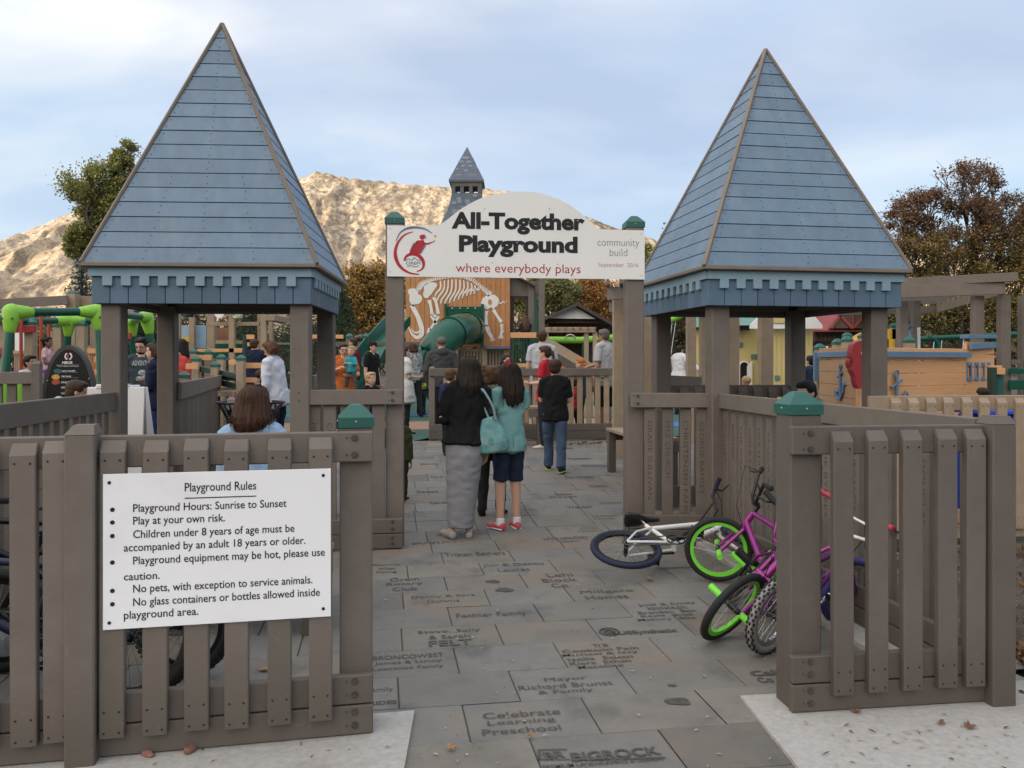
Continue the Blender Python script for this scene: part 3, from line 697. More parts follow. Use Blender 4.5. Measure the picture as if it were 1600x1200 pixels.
# -- entrance arch
arch = thing('entrance_arch', 'white arched name sign on two green capped posts over the paved walk', 'arch sign', (GPL.x, GPL.y, 0), math.atan2(GPR.y - GPL.y, GPR.x - GPL.x))
LA = (GPR - GPL).length
for s in (0, LA):
    zt = 2.60 if s else 2.70
    zt = wz(349, 6.93) if s == 0 else wz(355, 7.12)
    MB().box((s, .06, zt / 2 - .05), (.15, .15, zt + .1), .006).build('post', lumber, arch); add_cap(arch, s, .06, zt - .002, .165)
Ts = arch.matrix_basis
def arch_s(px):
    k = (px - 800) / F; d = (GPR - GPL).normalized(); n = Vector((d.y, -d.x, 0)) * .02; A = GPL + n
    return (k * A.y - A.x) / (d.x - k * d.y)
def arch_z(px, py):
    d = (GPR - GPL).normalized(); n = Vector((d.y, -d.x, 0)) * .02; p = GPL + n + d * arch_s(px); return EYE + (HOR - py) / F * p.y
def ap(px, py): return (arch_s(px), arch_z(px, py))
outl = [ap(605, 432), ap(605, 352.5), ap(674, 353.5)] + [ap(*q) for q in spline([(683, 353.0), (697, 345), (722, 326), (755, 309), (790, 301.2), (820, 300), (850, 304), (885, 318), (912, 338), (925, 350), (937, 358.3)], 5)] + [ap(950, 359.3), ap(1006.5, 360.5), ap(1006.5, 437)]
MB().prism(outl, -.036, -.016).build('sign_board', mat('sign board', (.80, .79, .765), .45, .02, 2, dirt=((.66, .64, .60), 1.5, .35)), arch)
Ta = plane_T((0, -.0378, 0), (1, 0, 0), (0, 0, 1))
tb = MB()
def at_(tb, tx, x0, x1, ytop, ybot, bold=0.0):
    xm = (x0 + x1) / 2; fit_text(tb, tx, arch_s(x0), arch_s(x1), arch_z(xm, ybot), arch_z(xm, ytop), Ta, bold)
at_(tb, 'All-Together', 705.5, 913, 333, 367, .045); at_(tb, 'Playground', 717, 902, 369, 402.5, .045)
tb.build('title_lettering', blackp, arch, fix=False)
tb = MB(); redm = mat('sign red', (.42, .020, .035), .5, .03); greym = mat('sign grey', (.24, .25, .27), .5, .03); redg = mat('sign faded red', (.46, .18, .19), .5, .03)
at_(tb, 'where everybody plays', 712, 906.5, 412.5, 431, -.004); tb.build('motto_lettering', redm, arch, fix=False)
tb = MB(); at_(tb, 'community', 933, 998, 374, 388.5, -.012); at_(tb, 'build', 952, 979.5, 389, 400.5, -.012); tb.build('builder_lettering', greym, arch, fix=False)
tb = MB(); at_(tb, 'September  2016', 934.5, 996.5, 411, 419.5, -.012); tb.build('date_lettering', redg, arch, fix=False)
# the town's round emblem on the sign
def lg(x, y): return ap(580 + x * .28125, 300 + y * .28125)     # measured on a 3.56x view of the sign
rb = MB(); bb = MB()
def shape(mb, pts, dy=0.0): mb.prism([lg(*p) for p in pts], -.0390 - dy, -.0365)
def elp(cx, cy, rx, ry, n=22, tilt=0): return [(cx + rx * math.cos(a) * math.cos(tilt) - ry * math.sin(a) * math.sin(tilt), cy + rx * math.cos(a) * math.sin(tilt) + ry * math.sin(a) * math.cos(tilt)) for a in [2 * math.pi * i / n for i in range(n)]]
shape(rb, ribbon(spline([(232, 222), (185, 240), (148, 285), (134, 340), (148, 395), (180, 432), (220, 452), (266, 458)], 6), 3, 5, 20))
shape(rb, ribbon(spline([(184, 382), (196, 358), (225, 346), (262, 354), (288, 384), (290, 415), (275, 434), (252, 442)], 6), 10, 3, 20))
shape(rb, elp(284, 252, 15, 14)); shape(rb, [(252, 272), (290, 268), (300, 290), (285, 320), (268, 346), (225, 342), (206, 350), (226, 318), (240, 296)])
shape(rb, ribbon(spline([(256, 280), (238, 300), (220, 330)], 5), 12, 5)); shape(rb, ribbon(spline([(288, 288), (318, 288), (355, 272)], 5), 14, 3))
shape(bb, ribbon(spline([(138, 275), (160, 230), (200, 204), (250, 198), (300, 208), (338, 230)], 6), 3, 3, 13))
shape(bb, ribbon(spline([(240, 282), (226, 305), (214, 332)], 5), 5, 2)); shape(bb, [(296, 292), (304, 300), (288, 326), (276, 346), (268, 344), (284, 320)]); shape(bb, ribbon([(292, 238), (302, 246), (304, 262)], 5, 2))
shape(bb, ribbon(spline([(190, 384), (208, 372), (226, 380), (238, 366), (256, 378), (272, 380)], 4), 3)); shape(bb, ribbon(spline([(200, 414), (222, 410), (238, 416), (262, 412)], 4), 3))
rb.build('emblem', redm, arch, fix=True); e2 = bb.build('emblem', mat('sign slate', (.12, .17, .23), .5, .03), arch)
tb = MB(); q0 = lg(194, 404); q1 = lg(272, 388); fit_text(tb, 'OREM', q0[0], q1[0], q0[1], q1[1], plane_T((0, -.0392, 0), (1, 0, 0), (0, 0, 1)), .0); tb.build('emblem_lettering', MATS['sign slate'], arch, fix=False)
sb = MB(); st = [(355 + (9 if i % 2 == 0 else 4) * math.sin(i * math.pi / 5), 246 - (9 if i % 2 == 0 else 4) * math.cos(i * math.pi / 5)) for i in range(10)]
sb.prism([lg(*p) for p in st], -.0390, -.0365); sb.build('star', mat('sign gold', (.65, .38, .08), .5, .03), arch)
link('screw', dots_mesh([ap(757, 327), ap(858, 327), ap(769, 411), ap(871, 413), ap(610, 358), ap(1001, 366), ap(610, 425), ap(1001, 431)], .004, -.036), None, arch)

# -- the two pyramid roofed towers
def tower(label, FLp, FRp, depth, apex, ez=2.335, fz0=2.02, oh=.14, front_out=.12, n=17, ohr=None, ohb=None):
    ohr = oh if ohr is None else ohr; ohb = oh if ohb is None else ohb
    d = FRp - FLp; Wd = d.length; o = thing('entrance_tower', label, 'tower', (FLp.x, FLp.y, 0), math.atan2(d.y, d.x), 'pyramid roofed towers beside the entrance')
    for (x, y) in ((0, 0), (Wd, 0), (Wd, depth), (0, depth)):
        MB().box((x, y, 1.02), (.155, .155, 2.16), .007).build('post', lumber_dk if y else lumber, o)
    x0, x1, y0, y1 = -oh, Wd + ohr, -front_out, depth + ohb
    mb = MB()
    for y in (0, depth): mb.box((Wd / 2, y, 2.17), (Wd - .16, .06, .16), .004)
    for x in (0, Wd): mb.box((x, depth / 2, 2.17), (.06, depth - .16, .16), .004)
    for y in (y0 + .05, y1 - .05): mb.box(((x0 + x1) / 2, y, (fz0 + ez) / 2 + .01), (x1 - x0 - .06, .04, ez - fz0 - .03), .003)
    for x in (x0 + .05, x1 - .05): mb.box((x, (y0 + y1) / 2, (fz0 + ez) / 2 + .01), (.04, y1 - y0 - .16, ez - fz0 - .03), .003)
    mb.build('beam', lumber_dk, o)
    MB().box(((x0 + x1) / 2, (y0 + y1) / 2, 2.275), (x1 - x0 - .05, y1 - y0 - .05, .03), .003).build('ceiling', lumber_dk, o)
    # fascia boards and crenellated trim, side by side on the four sides
    fb = MB(); tb = MB()
    cs = [Vector((x0, y0, 0)), Vector((x1, y0, 0)), Vector((x1, y1, 0)), Vector((x0, y1, 0))]
    for i in range(4):
        a = cs[i]; b_ = cs[(i + 1) % 4]; dd = (b_ - a); L = dd.length; ux = dd.normalized(); no = Vector((ux.y, -ux.x, 0))
        M = Matrix((ux, -no, Vector((0, 0, 1)))).transposed().to_4x4(); M.translation = a
        k = round(L / .148); w = L / k
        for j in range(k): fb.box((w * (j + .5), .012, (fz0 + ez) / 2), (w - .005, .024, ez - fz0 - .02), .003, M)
        zt = ez - .018; pts = [(-.008, zt), (-.008, zt - .07)]; 
        for j in range(k):
            c = w * j + w * .5
            pts += [(c + w * .16 - .0, zt - .07), (c + w * .16, zt - .145), (c + w * .68, zt - .145), (c + w * .68, zt - .07)] if j < k - 1 else [(c - w * .1, zt - .07)]
        pts += [(L + .008, zt - .07), (L + .008, zt)]
        pts = [(p[0] - (w * .0), p[1]) for p in pts]
        tb.prism(pts[::-1], -.024, -.002, M)
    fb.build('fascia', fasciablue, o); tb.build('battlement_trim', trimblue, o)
    # eave strip
    eb = MB(); e = .05
    ex = [Vector((x0 - e, y0 - e, ez)), Vector((x1 + e, y0 - e, ez)), Vector((x1 + e, y1 + e, ez)), Vector((x0 - e, y1 + e, ez))]
    for i in range(4): eb.bar(ex[i], ex[(i + 1) % 4], .05, .030, .004)
    eb.build('eave_trim', hiptrim, o)
    # boarded roof
    ap_ = Vector(apex) - Vector((FLp.x, FLp.y, 0)); ang = -math.atan2(d.y, d.x); ap_.rotate(Euler((0, 0, ang)))
    base = [Vector((v.x, v.y, ez + .016)) for v in ex]; rb = MB(); ss = MB()
    cen = sum(base, Vector()) / 4
    for i in range(4):
        a = base[i]; b_ = base[(i + 1) % 4]; no = (b_ - a).cross(ap_ - a).normalized(); mid = (a + b_) / 2
        rb.add([a - no * .012, b_ - no * .012, ap_ - no * .012], [(0, 1, 2)])
        for j in range(n):
            t0 = j / n; t1 = (j + 1) / n - .003
            q = [a.lerp(ap_, t0), b_.lerp(ap_, t0), b_.lerp(ap_, t1), a.lerp(ap_, t1)]
            lo = no * (.0070 + rnd.uniform(-.002, .002)); hi = no * .004
            rb.add([q[0] + lo, q[1] + lo, q[2] + hi, q[3] + hi, q[0] - no * .01, q[1] - no * .01, q[2] - no * .01, q[3] - no * .01],
                   [(0, 1, 2, 3), (0, 4, 5, 1), (1, 5, 6, 2), (2, 6, 7, 3), (3, 7, 4, 0)])
            wj = (q[1] - q[0]).length
            for fx in ((.03, .97, .5, .26, .74) if wj > 1.2 else (.05, .95, .5)):
                for tz in (.25, .78):
                    fx2 = fx + rnd.uniform(-.008, .008); p = (q[0].lerp(q[1], fx2)).lerp(q[3].lerp(q[2], fx2), tz) + no * (.012 - .008 * tz)
                    ss.tube([p, p + no * .001], .0045, 6)
    rb.build('roof', roofblue, o); ss.build('screw', screwm, o, fix=False)
    hb = MB()
    for i in range(4):
        a = base[i]; out = (a - cen).normalized(); hb.bar(a + out * .012, ap_ + Vector((0, 0, .02)) + out * .002, 0.034, .024, .004, up=out + Vector((0, 0, .5)))
    hb.build('ridge_trim', hiptrim, o)
    return o
tower('blue pyramid roofed tower left of the entrance, behind the rules panel', TL_FL, TL_FR, 1.20, (-2.575, 7.33, 4.55), oh=.125, front_out=.135, ohr=.105, ohb=.08)
tower('blue pyramid roofed tower right of the entrance, beside the bicycles', TR_FL, TR_FR, 1.38, (2.36, 7.68, 4.455), oh=.15, front_out=.16)
# ================================================================== play structures beyond the entrance
class PB(MB):
    """boxes given by their outline seen at a known distance, with a real depth behind it"""
    def r(s, px0, px1, py0, py1, Y, dep=.05, ch=.004):
        a = P(px0, py1, Y); b_ = P(px1, py0, Y)
        return s.box(((a.x + b_.x) / 2, Y + dep / 2, (a.z + b_.z) / 2), (abs(b_.x - a.x), dep, abs(b_.z - a.z)), ch)
    def post(s, px, py, Y, w=.14):
        x = wx(px, Y); zt = wz(py, Y); z0 = g(Y) - .05
        return s.box((x, Y + w / 2, (zt + z0) / 2), (w, w, zt - z0), .006)
def world_thing(name, label, cat, px, Y, group=None): return thing(name, label, cat, (0, 0, 0), 0, group)
def posts(o, lst, m, w=.14, caps=True):
    for (px, py, Y) in lst:
        PB().post(px, py + (4 if caps else 0), Y, w).build('post', m, o)
        if caps: add_cap(o, wx(px, Y), Y + w / 2, wz(py + 4, Y) - .002, w + .016, False)
mural_w = mat('mural white', (.74, .72, .68), .5, .04, 3); violet = mat('violet blue board', (.14, .16, .30), .55, .05, 5)
shingle_a = mat('slate shingle', (.105, .13, .17), .6, .15, 5, rand=.1); redb = mat('red board', (.33, .035, .045), .5, .1, 6); bluepole = mat('light blue board', (.27, .40, .52), .55, .08, 5)
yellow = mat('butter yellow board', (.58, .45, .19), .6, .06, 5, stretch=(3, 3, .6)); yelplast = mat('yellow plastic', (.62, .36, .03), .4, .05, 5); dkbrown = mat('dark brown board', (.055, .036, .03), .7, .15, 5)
redroof = mat('barn red', (.28, .055, .05), .55, .12, 3); brownroof = mat('brown shingle roof', (.075, .06, .06), .85, .2, 6); barnred = mat('red trim', (.27, .05, .045), .55, .1, 4); skyblue = mat('blue trim', (.11, .19, .29), .55, .08, 5)
oranget = mat('sunlit cedar tone', (.64, .34, .155), .6, .08, 6, stretch=(.4, .4, 3)); creature = mat('crimson paint', (.30, .025, .03), .5, .1, 4)  # the paler cedar carries the warm light on the far boards in its colour
# -- mammoth house
Ym = 24.0
o = world_thing('mammoth_playhouse', 'tall orange playhouse with a white mammoth skeleton mural and slate spire behind the arch', 'playhouse', 716, Ym)
mb = PB(); npl = 22
for i in range(npl):
    a = 634 + i * (163 / npl); mb.r(a + .12, a + 163 / npl - .12, 384, 541.5 + (3 if i < 5 else 0), Ym, .05, .006)
mb.r(634, 797, 386, 541, Ym + .045, .05); mb.build('wall', orange, o)
PB().r(757, 797.5, 541.5, 545, Ym - .03, .08).build('trim', violet, o); PB().r(634, 657, 541.5, 545, Ym - .03, .08).build('trim', violet, o)
for px in (638, 712, 757, 792): PB().post(px, 541, Ym + .1, .15).build('post', tan, o)
for px in (638, 792): PB().post(px, 400, Ym + 2.8, .15).build('post', tan, o)
mb = PB()
for i in range(18): mb.r(704 + i * 5, 707.2 + i * 5, 545, 590, Ym + .3, .04)
mb.r(703, 797, 545, 549, Ym + .26, .04); mb.r(703, 797, 575, 580, Ym + .26, .04); mb.build('slat_screen', tan, o)
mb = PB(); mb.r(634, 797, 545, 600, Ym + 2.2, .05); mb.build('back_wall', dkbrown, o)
mb = PB(); mb.r(694.5, 698, 474, 536, Ym - .12, .12); mb.r(752, 756, 475, 540, Ym - .12, .12); mb.r(698, 752, 479, 536, Ym - .06, .05); mb.build('slide_panel', darkgrn, o)
mu = MB()
def mz(x, y): return (wx(600 + x / 4, Ym), wz(420 + y / 4, Ym))
def bone(pts, dy=.012): mu.prism([mz(*p) for p in pts], Ym - dy, Ym + .002)
def stroke(pts, w0, w1=None, wm=None, k=5, dy=.012): bone(ribbon(spline(pts, k) if len(pts) > 2 else pts, w0, w1, wm), dy)
bone([(150, 132), (165, 124), (190, 122), (206, 130), (214, 146), (213, 160), (226, 162), (238, 176), (239, 192), (228, 212), (214, 222), (196, 220), (184, 238), (172, 228), (158, 198), (160, 168), (152, 150)])
stroke([(172, 226), (192, 262), (212, 300), (226, 340), (237, 380), (232, 414), (208, 430), (184, 416), (166, 392), (154, 364)], 26, 5, 30)
stroke([(204, 290), (224, 345), (226, 385), (205, 400), (184, 392), (168, 372)], 6, 3, 13, dy=.018)
spn = spline([(222, 138), (236, 112), (262, 90), (300, 72), (350, 60), (420, 50), (490, 52), (545, 70), (590, 100), (625, 135), (655, 165)], 4)
for i, p in enumerate(spn):
    q = spn[min(i + 1, len(spn) - 1)]; r_ = spn[max(i - 1, 0)]; dx, dy_ = q[0] - r_[0], q[1] - r_[1]; L = math.hypot(dx, dy_); nx_, ny_ = dy_ / L, -dx / L
    h = 20 + 8 * math.sin(i * .35); bone(ribbon([(p[0] - nx_ * 8, p[1] - ny_ * 8), (p[0] + nx_ * h, p[1] + ny_ * h)], 10, 6))
bone([(248, 108), (268, 90), (300, 84), (326, 88), (334, 104), (316, 132), (296, 158), (272, 184), (252, 182), (244, 160), (250, 136)])
for (x0, y0, x1, y1) in ((352, 76, 318, 180), (378, 72, 334, 200), (402, 68, 354, 218), (426, 66, 380, 222), (450, 66, 408, 216), (474, 68, 436, 206), (498, 72, 464, 194), (522, 80, 490, 182), (545, 90, 516, 170), (566, 104, 540, 164), (588, 118, 562, 158)):
    stroke([(x0, y0), ((x0 + x1) / 2 + 18, (y0 + y1) / 2 - 8), (x1 + 8, y1 - 26), (x1, y1)], 8, 6, 11)
for q in ([(282, 196), (292, 232), (300, 284)], [(312, 176), (326, 214), (340, 282)]): stroke(q, 26, 22, 16)
for q in ([(296, 292), (318, 330), (340, 366)], [(342, 296), (318, 334), (290, 376)], [(304, 290), (334, 300)], [(286, 372), (272, 402)], [(296, 376), (292, 406)], [(340, 366), (350, 392)]): stroke(q, 20, 12)
bone([(606, 214), (616, 186), (640, 168), (668, 160), (694, 164), (716, 184), (720, 206), (708, 232), (690, 244), (684, 256), (672, 240), (650, 252), (632, 254), (622, 236)])
mu2 = MB(); mu2.prism([mz(x, y) for x, y in elp(662, 208, 12, 18, 14)], Ym - .022, Ym - .010)
stroke([(716, 206), (732, 218), (744, 204), (756, 214), (768, 198)], 8, 2)
stroke([(642, 262), (638, 300), (640, 350)], 24, 22, 15); stroke([(636, 362), (650, 396), (672, 430)], 18, 12); stroke([(650, 360), (664, 396), (680, 428)], 7, 6)
stroke([(684, 256), (706, 292), (734, 334)], 24, 22, 15); stroke([(734, 346), (737, 380), (730, 418)], 18, 12); stroke([(744, 346), (744, 400)], 6, 5)
for q in ([(672, 432), (664, 452)], [(678, 434), (676, 456)], [(684, 432), (690, 450)], [(724, 418), (718, 438)], [(732, 420), (731, 440)], [(738, 418), (744, 436)]): stroke(q, 8, 5)
mu.build('mammoth_mural', mural_w, o); mu2.build('mural_gap', orange, o)
# spire
xs_, Ys, sc = wx(730, 25.6), 25.6, 25.6 / F
rb = MB(); rnd2 = random.Random(3)
def ring_sq(mb, prof):
    vs = []
    for (h, py) in prof:
        z = wz(py, Ys); h *= sc; vs += [(xs_ - h, Ys - h, z), (xs_ + h, Ys - h, z), (xs_ + h, Ys + h, z), (xs_ - h, Ys + h, z)]
    fs = [(i * 4 + k, i * 4 + (k + 1) % 4, i * 4 + 4 + (k + 1) % 4, i * 4 + 4 + k) for i in range(len(prof) - 1) for k in range(4)]
    fs += [(0, 3, 2, 1), tuple(range(len(vs) - 4, len(vs)))]; mb.add(vs, fs)
ring_sq(rb, [(62, 392), (40, 360), (29, 335), (24, 316), (22.5, 306)]); rb.build('roof', shingle_a, o)
bl = MB()
for sx in (-1, -.34, .34, 1):
    for sy in (-1, 1):
        bl.box((xs_ + sx * 20 * sc, Ys + sy * 20 * sc, (wz(306, Ys) + wz(294, Ys)) / 2), (.11, .11, wz(294, Ys) - wz(306, Ys)), .004)
        bl.box((xs_ + sy * 20 * sc, Ys + sx * 20 * sc, (wz(306, Ys) + wz(294, Ys)) / 2), (.108, .108, wz(294, Ys) - wz(306, Ys)), .004)
bl.build('belfry', shingle_a, o); q = MB(); ring_sq(q, [(22, 295.5), (24.5, 289.5)]); q.build('belfry_trim', tan, o)
rb = MB(); ring_sq(rb, [(26.5, 290), (27, 287), (.4, 230)]); sp_ = rb.build('spire_roof', shingle_a, o)
sl = MB()
for (px, py, w_, h_) in ((728, 249, 10, 5), (721, 256, 8, 4), (733, 256, 7, 4), (729, 270, 6, 6), (718, 277, 9, 5), (740, 277, 10, 5), (736, 263, 6, 4), (724, 263, 5, 4), (727, 283, 9, 4), (716, 268, 4, 4)):
    t_ = (290 - py) / 60.0; h = 27 * (1 - t_) * sc; ny = .47
    for (ux, uy) in ((1, 0), (0, 1)):
        zc_ = wz(py, Ys); c0 = Vector((xs_ + (px - 730) * sc, Ys - h - .004, zc_)) if ux else Vector((xs_ + h + .004, Ys + (px - 730) * sc, zc_))
        wv = Vector((1, 0, 0)) if ux else Vector((0, 1, 0)); hv = Vector((0, .41, .91)) if ux else Vector((-.41, 0, .91)); 
        a, b2 = wv * (w_ * sc / 2), hv * (h_ * sc / 2); nv = wv.cross(hv); nv = nv if (nv.y < 0 if ux else nv.x > 0) else -nv
        sl.add([c0 - a - b2 + nv * .02, c0 + a - b2 + nv * .02, c0 + a + b2 + nv * .012, c0 - a + b2 + nv * .012], [(0, 1, 2, 3)])
sl.build('shingles', mat('pale shingle', (.20, .25, .30), .6, .12, 5), sp_, fix=False)
sl = MB()
for k in range(26):
    py = rnd2.uniform(310, 350); px = 730 + rnd2.uniform(-20, 20); h = np.interp(py, [306, 316, 335, 360], [22.5, 24, 29, 40]) * sc
    c0 = Vector((xs_ + (px - 730) * sc, Ys - h - .012, wz(py, Ys))); sl.add([c0 + Vector(v) for v in ((-.07, -.012, -.05), (.07, -.012, -.05), (.07, .0, .05), (-.07, .0, .05))], [(0, 1, 2, 3)])
sl.build('shingles', MATS['pale shingle'], o, fix=False)
# -- tube slide
o = world_thing('tube_slide', 'dark green enclosed tube slide curling down from the mammoth wall', 'slide', 690, 22)
pts = spline([P(735, 512, 23.95), P(728, 513, 23.2), P(706, 520, 22.2), P(682, 545, 21.7), P(673, 580, 21.9), P(690, 612, 22.4), P(712, 628, 22.2)], 8)
pts = [Vector(p) for p in pts]; mb = MB(); mb.tube(pts, .43, 22, cap=False); mb.build('tube', darkgrn, o, smooth=True)
mb = MB()
for i in (7, 16, 25, 34):
    d = (pts[i + 1] - pts[i - 1]).normalized(); mb.tube([pts[i] - d * .03, pts[i] - d * .03, pts[i] + d * .03, pts[i] + d * .03], [.43, .455, .455, .43], 22, cap=False)
mb.build('flange', darkgrn, o, smooth=True)
mb = MB(); mb.tube([(pts[17].x, pts[17].y + .1, pts[17].z - .4), (pts[17].x, pts[17].y + .1, .2)], .05, 10); mb.build('support', darkgrn, o)
mb = PB()
for px in (707, 719, 731, 743): mb.ball(P(px, 482, Ym - .125), .03, 8, 6)
mb.build('bolt', steel, o)
o = world_thing('open_slide', 'green open chute slide behind the man in the black cap', 'slide', 590, 19.5)
pts = [Vector(p) for p in spline([P(625, 508, 21), P(606, 530, 20.4), P(585, 556, 19.6), P(572, 580, 19.1), P(560, 606, 18.8), P(545, 620, 18.6)], 5)]
mb = MB(); prof2 = [(-.36, .26), (-.33, .26), (-.27, .03), (.27, .03), (.33, .26), (.36, .26), (.30, 0), (-.30, 0)]; vs = []
for i, p in enumerate(pts):
    d = (pts[min(i + 1, len(pts) - 1)] - pts[max(i - 1, 0)]).normalized(); s_ = d.cross(Vector((0, 0, 1))).normalized(); u_ = s_.cross(d)
    vs += [p + s_ * a + u_ * b2 for a, b2 in prof2]
m_ = len(prof2); mb.add(vs, [(i * m_ + k, i * m_ + (k + 1) % m_, (i + 1) * m_ + (k + 1) % m_, (i + 1) * m_ + k) for i in range(len(pts) - 1) for k in range(m_)]); mb.build('chute', darkgrn, o, smooth=True)
PB().post(612, 522, 20.8, .1).build('support', darkgrn, o); PB().post(590, 560, 19.9, .08).build('support', darkgrn, o)
# -- balcony house with the girl
Yd = 23.2
o = world_thing('balcony_playhouse', 'brown gabled balcony with an orange rail beside the mammoth wall', 'playhouse', 820, Yd)
PB().r(797.5, 838, 519.5, 528, Yd, .09).build('rail', oranget, o); PB().r(797.5, 838, 568, 574, Yd, .09).build('floor_edge', oranget, o)
for i in range(9): PB().r(801 + i * 4.3, 802.8 + i * 4.3, 528, 568, Yd + .03, .03).build('baluster', darkgrn, o)
for (px, py, dy) in ((846.5, 430, .0), (830, 440, .9), (799, 440, 1.9), (836, 440, 1.9)): PB().post(px, py, Yd + dy, .17).build('post', lumber, o)
PB().r(797, 850, 567, 571, Yd + .1, 2.0).build('deck', lumber, o)
mb = MB(); mb.prism([(wx(780, Yd + 1), wz(421, Yd + 1)), (wx(833, Yd + 1), wz(449, Yd + 1)), (wx(833, Yd + 1), wz(463, Yd + 1)), (wx(797, Yd + 1), wz(463, Yd + 1)), (wx(780, Yd + 1), wz(463, Yd + 1))], Yd + .95, Yd + 1.0); mb.build('gable', lumber, o)
mb = MB(); mb.bar(P(780, 420, Yd + 1.3), P(836, 450, Yd + 1.3), 1.2, .05); mb.build('roof', brownroof, o)
mb = PB(); mb.r(797, 801, 463, 519, Yd + 1, .06); mb.r(821, 826, 463, 519, Yd + 1, .06); mb.r(797, 826, 461, 466, Yd + .98, .06); mb.build('door_frame', dkbrown, o)
mb = PB(); mb.r(835, 843, 466, 470, Yd + .3, .05); mb.r(834, 837, 470, 550, Yd + .3, .05); mb.r(838.5, 840.5, 470, 550, Yd + .3, .05); mb.build('ladder', green, o)
# -- little pergola stair beside it
o = world_thing('pergola_stair', 'brown pergola with a slanting stair stringer behind the man in the pale shirt', 'pergola', 890, 20)
PB().r(852, 931, 511, 519.5, 20, .06).build('beam', tan, o)
for px in (861, 872.5, 884, 895.5, 907, 919, 931): PB().r(px - 1, px + 1, 511, 514.5, 19.85, 1.7).build('rafter', lumber, o)
for px in (854, 916.5, 930): PB().post(px, 519, 20.06, .11).build('post', tan, o)
mb = MB(); mb.bar(P(852, 533, 19.9), P(932, 580, 19.9), .06, .22); mb.build('stringer', tan, o); mb = MB(); mb.bar(P(852, 552, 20.9), P(928, 590, 20.9), .06, .2); mb.build('stringer', lumber, o)
# -- picnic shelter far behind
Yv = 46.0
o = world_thing('picnic_shelter', 'dark roofed picnic shelter with a white gable far behind the play area', 'shelter', 900, Yv)
ax, az = wx(901, Yv), wz(474, Yv); mb = MB()
for (px, py) in ((812, 513), (972, 514)):
    e = Vector((wx(px, Yv), 0, wz(py, Yv))); t_ = .18
    mb.add([(ax, Yv - .6, az), (e.x, Yv - .6, e.z), (e.x, Yv + 9, e.z), (ax, Yv + 9, az), (ax, Yv - .6, az - t_), (e.x, Yv - .6, e.z - t_), (e.x, Yv + 9, e.z - t_), (ax, Yv + 9, az - t_)],
           [(0, 1, 2, 3), (7, 6, 5, 4), (0, 4, 5, 1), (1, 5, 6, 2), (2, 6, 7, 3), (3, 7, 4, 0)])
mb.build('roof', brownroof, o)
MB().prism([(wx(859, Yv), wz(497.5, Yv)), (wx(930, Yv), wz(498.5, Yv)), (ax - .1, az - .2)], Yv - .1, Yv + .05).build('gable', white, o)
for px in (838, 952):
    for dy in (.5, 7.5): PB().post(px, 506, Yv + dy, .25).build('post', dkbrown, o)
PB().r(835, 955, 499, 505, Yv + .2, .2).build('beam', dkbrown, o)
PB().r(842, 950, 520, 556, Yv + 8, .1).build('back_wall', mat('painted interior shade', (.09, .07, .055), .8, .2, 2), o)  # dark sheet whose colour stands for the shade inside the shelter
o = world_thing('canopy_shelter', 'low brown hipped roof shelter behind the man in the maroon shirt', 'shelter', 575, 40)
rf = MB(); c0 = P(602, 508, 42); rf.add([P(553, 528, 38), P(652, 528, 38), P(652, 526, 46), P(553, 526, 46), c0], [(0, 1, 4), (1, 2, 4), (2, 3, 4), (3, 0, 4), (3, 2, 1, 0)]); rf.build('roof', mat('tan brown roof', (.13, .095, .075), .8, .1, 2), o)
for px in (558, 646):
    for Y_ in (39, 45): PB().post(px, 528, Y_, .2).build('post', dkbrown, o)
PB().r(558, 648, 533, 556, 44, .1).build('back_wall', MATS['painted interior shade'], o)  # same dark sheet, painted shade under this roof
# -- lime play arch
o = world_thing('climbing_net_frame', 'bright lime tube frame stretching behind the pergola stair', 'climbing frame', 905, 27)
mb = MB(); Yl = 27; mb.cap_tube([P(852, 531, Yl), P(906, 531.5, Yl), P(966, 527, Yl), P(1035, 505, Yl), P(1075, 488, Yl)], .11, 12); mb.build('tube', limegrn, o, smooth=True)
mb = MB(); mb.tube([P(891 + 8 * math.cos(a), 530 - 7 * math.sin(a), Yl - .1) for a in [i / 10 * math.pi for i in range(11)]], .025, 8); mb.build('hoop', steel, o)
for px in (858, 912, 968, 1040):
    mb = PB(); x = wx(px, Yl); mb.tube([(x, Yl, .2), (x, Yl, wz(np.interp(px, [852, 966, 1075], [531, 527, 488]), Yl))], .06, 10); mb.build('post', darkgrn, o, smooth=True)
mb = MB()
for i in range(7): mb.tube([P(1020 + i * 6, 512 - i * 2, Yl), P(1030 + i * 3, 556, Yl - 1)], .012, 5)
mb.build('net', steel, o)
# -- fence round the paved court, with benches
A = Vector((wx(671, 13.86), 13.86, 0)); B = Vector((wx(1010, 14.25), 14.25, 0)); L = (B - A).length
fence('court_fence', 'wide brown picket fence closing the paved walk behind the women', A, B, 1.22, .02, [line_s(p, A, B) for p in range(697, 1003, 14)], 'back', [(.04, .10, 1.25, False, .09)], m=lumber, pm=tan, screws=False, base=.25, rail=.13)
def bench(label, x, y, w, d, h, rz=0, z=0, m=None):
    o = thing('bench', label, 'bench', (x, y, z), rz); m = m or lumber
    for k in range(3): MB().box((0, (k - 1) * d / 3, h - .02), (w, d / 3 - .01, .04), .004).build('seat_board', tan if m is lumber else m, o)
    for sx in (-1, 1):
        for sy in (-1, 1): MB().box((sx * (w / 2 - .06), sy * (d / 2 - .06), h / 2 - .04), (.09, .09, h - .0 - .0), .004).build('leg', m, o)
    for sy in (-1, 1): MB().box((0, sy * (d / 2 - .01), h - .10), (w - .02, .035, .11), .004).build('apron', m, o)
    return o
bench('brown bench against the court fence behind the boy in black', wx(800, 13.2), 13.2, 1.0, .42, .62, 0, .25)
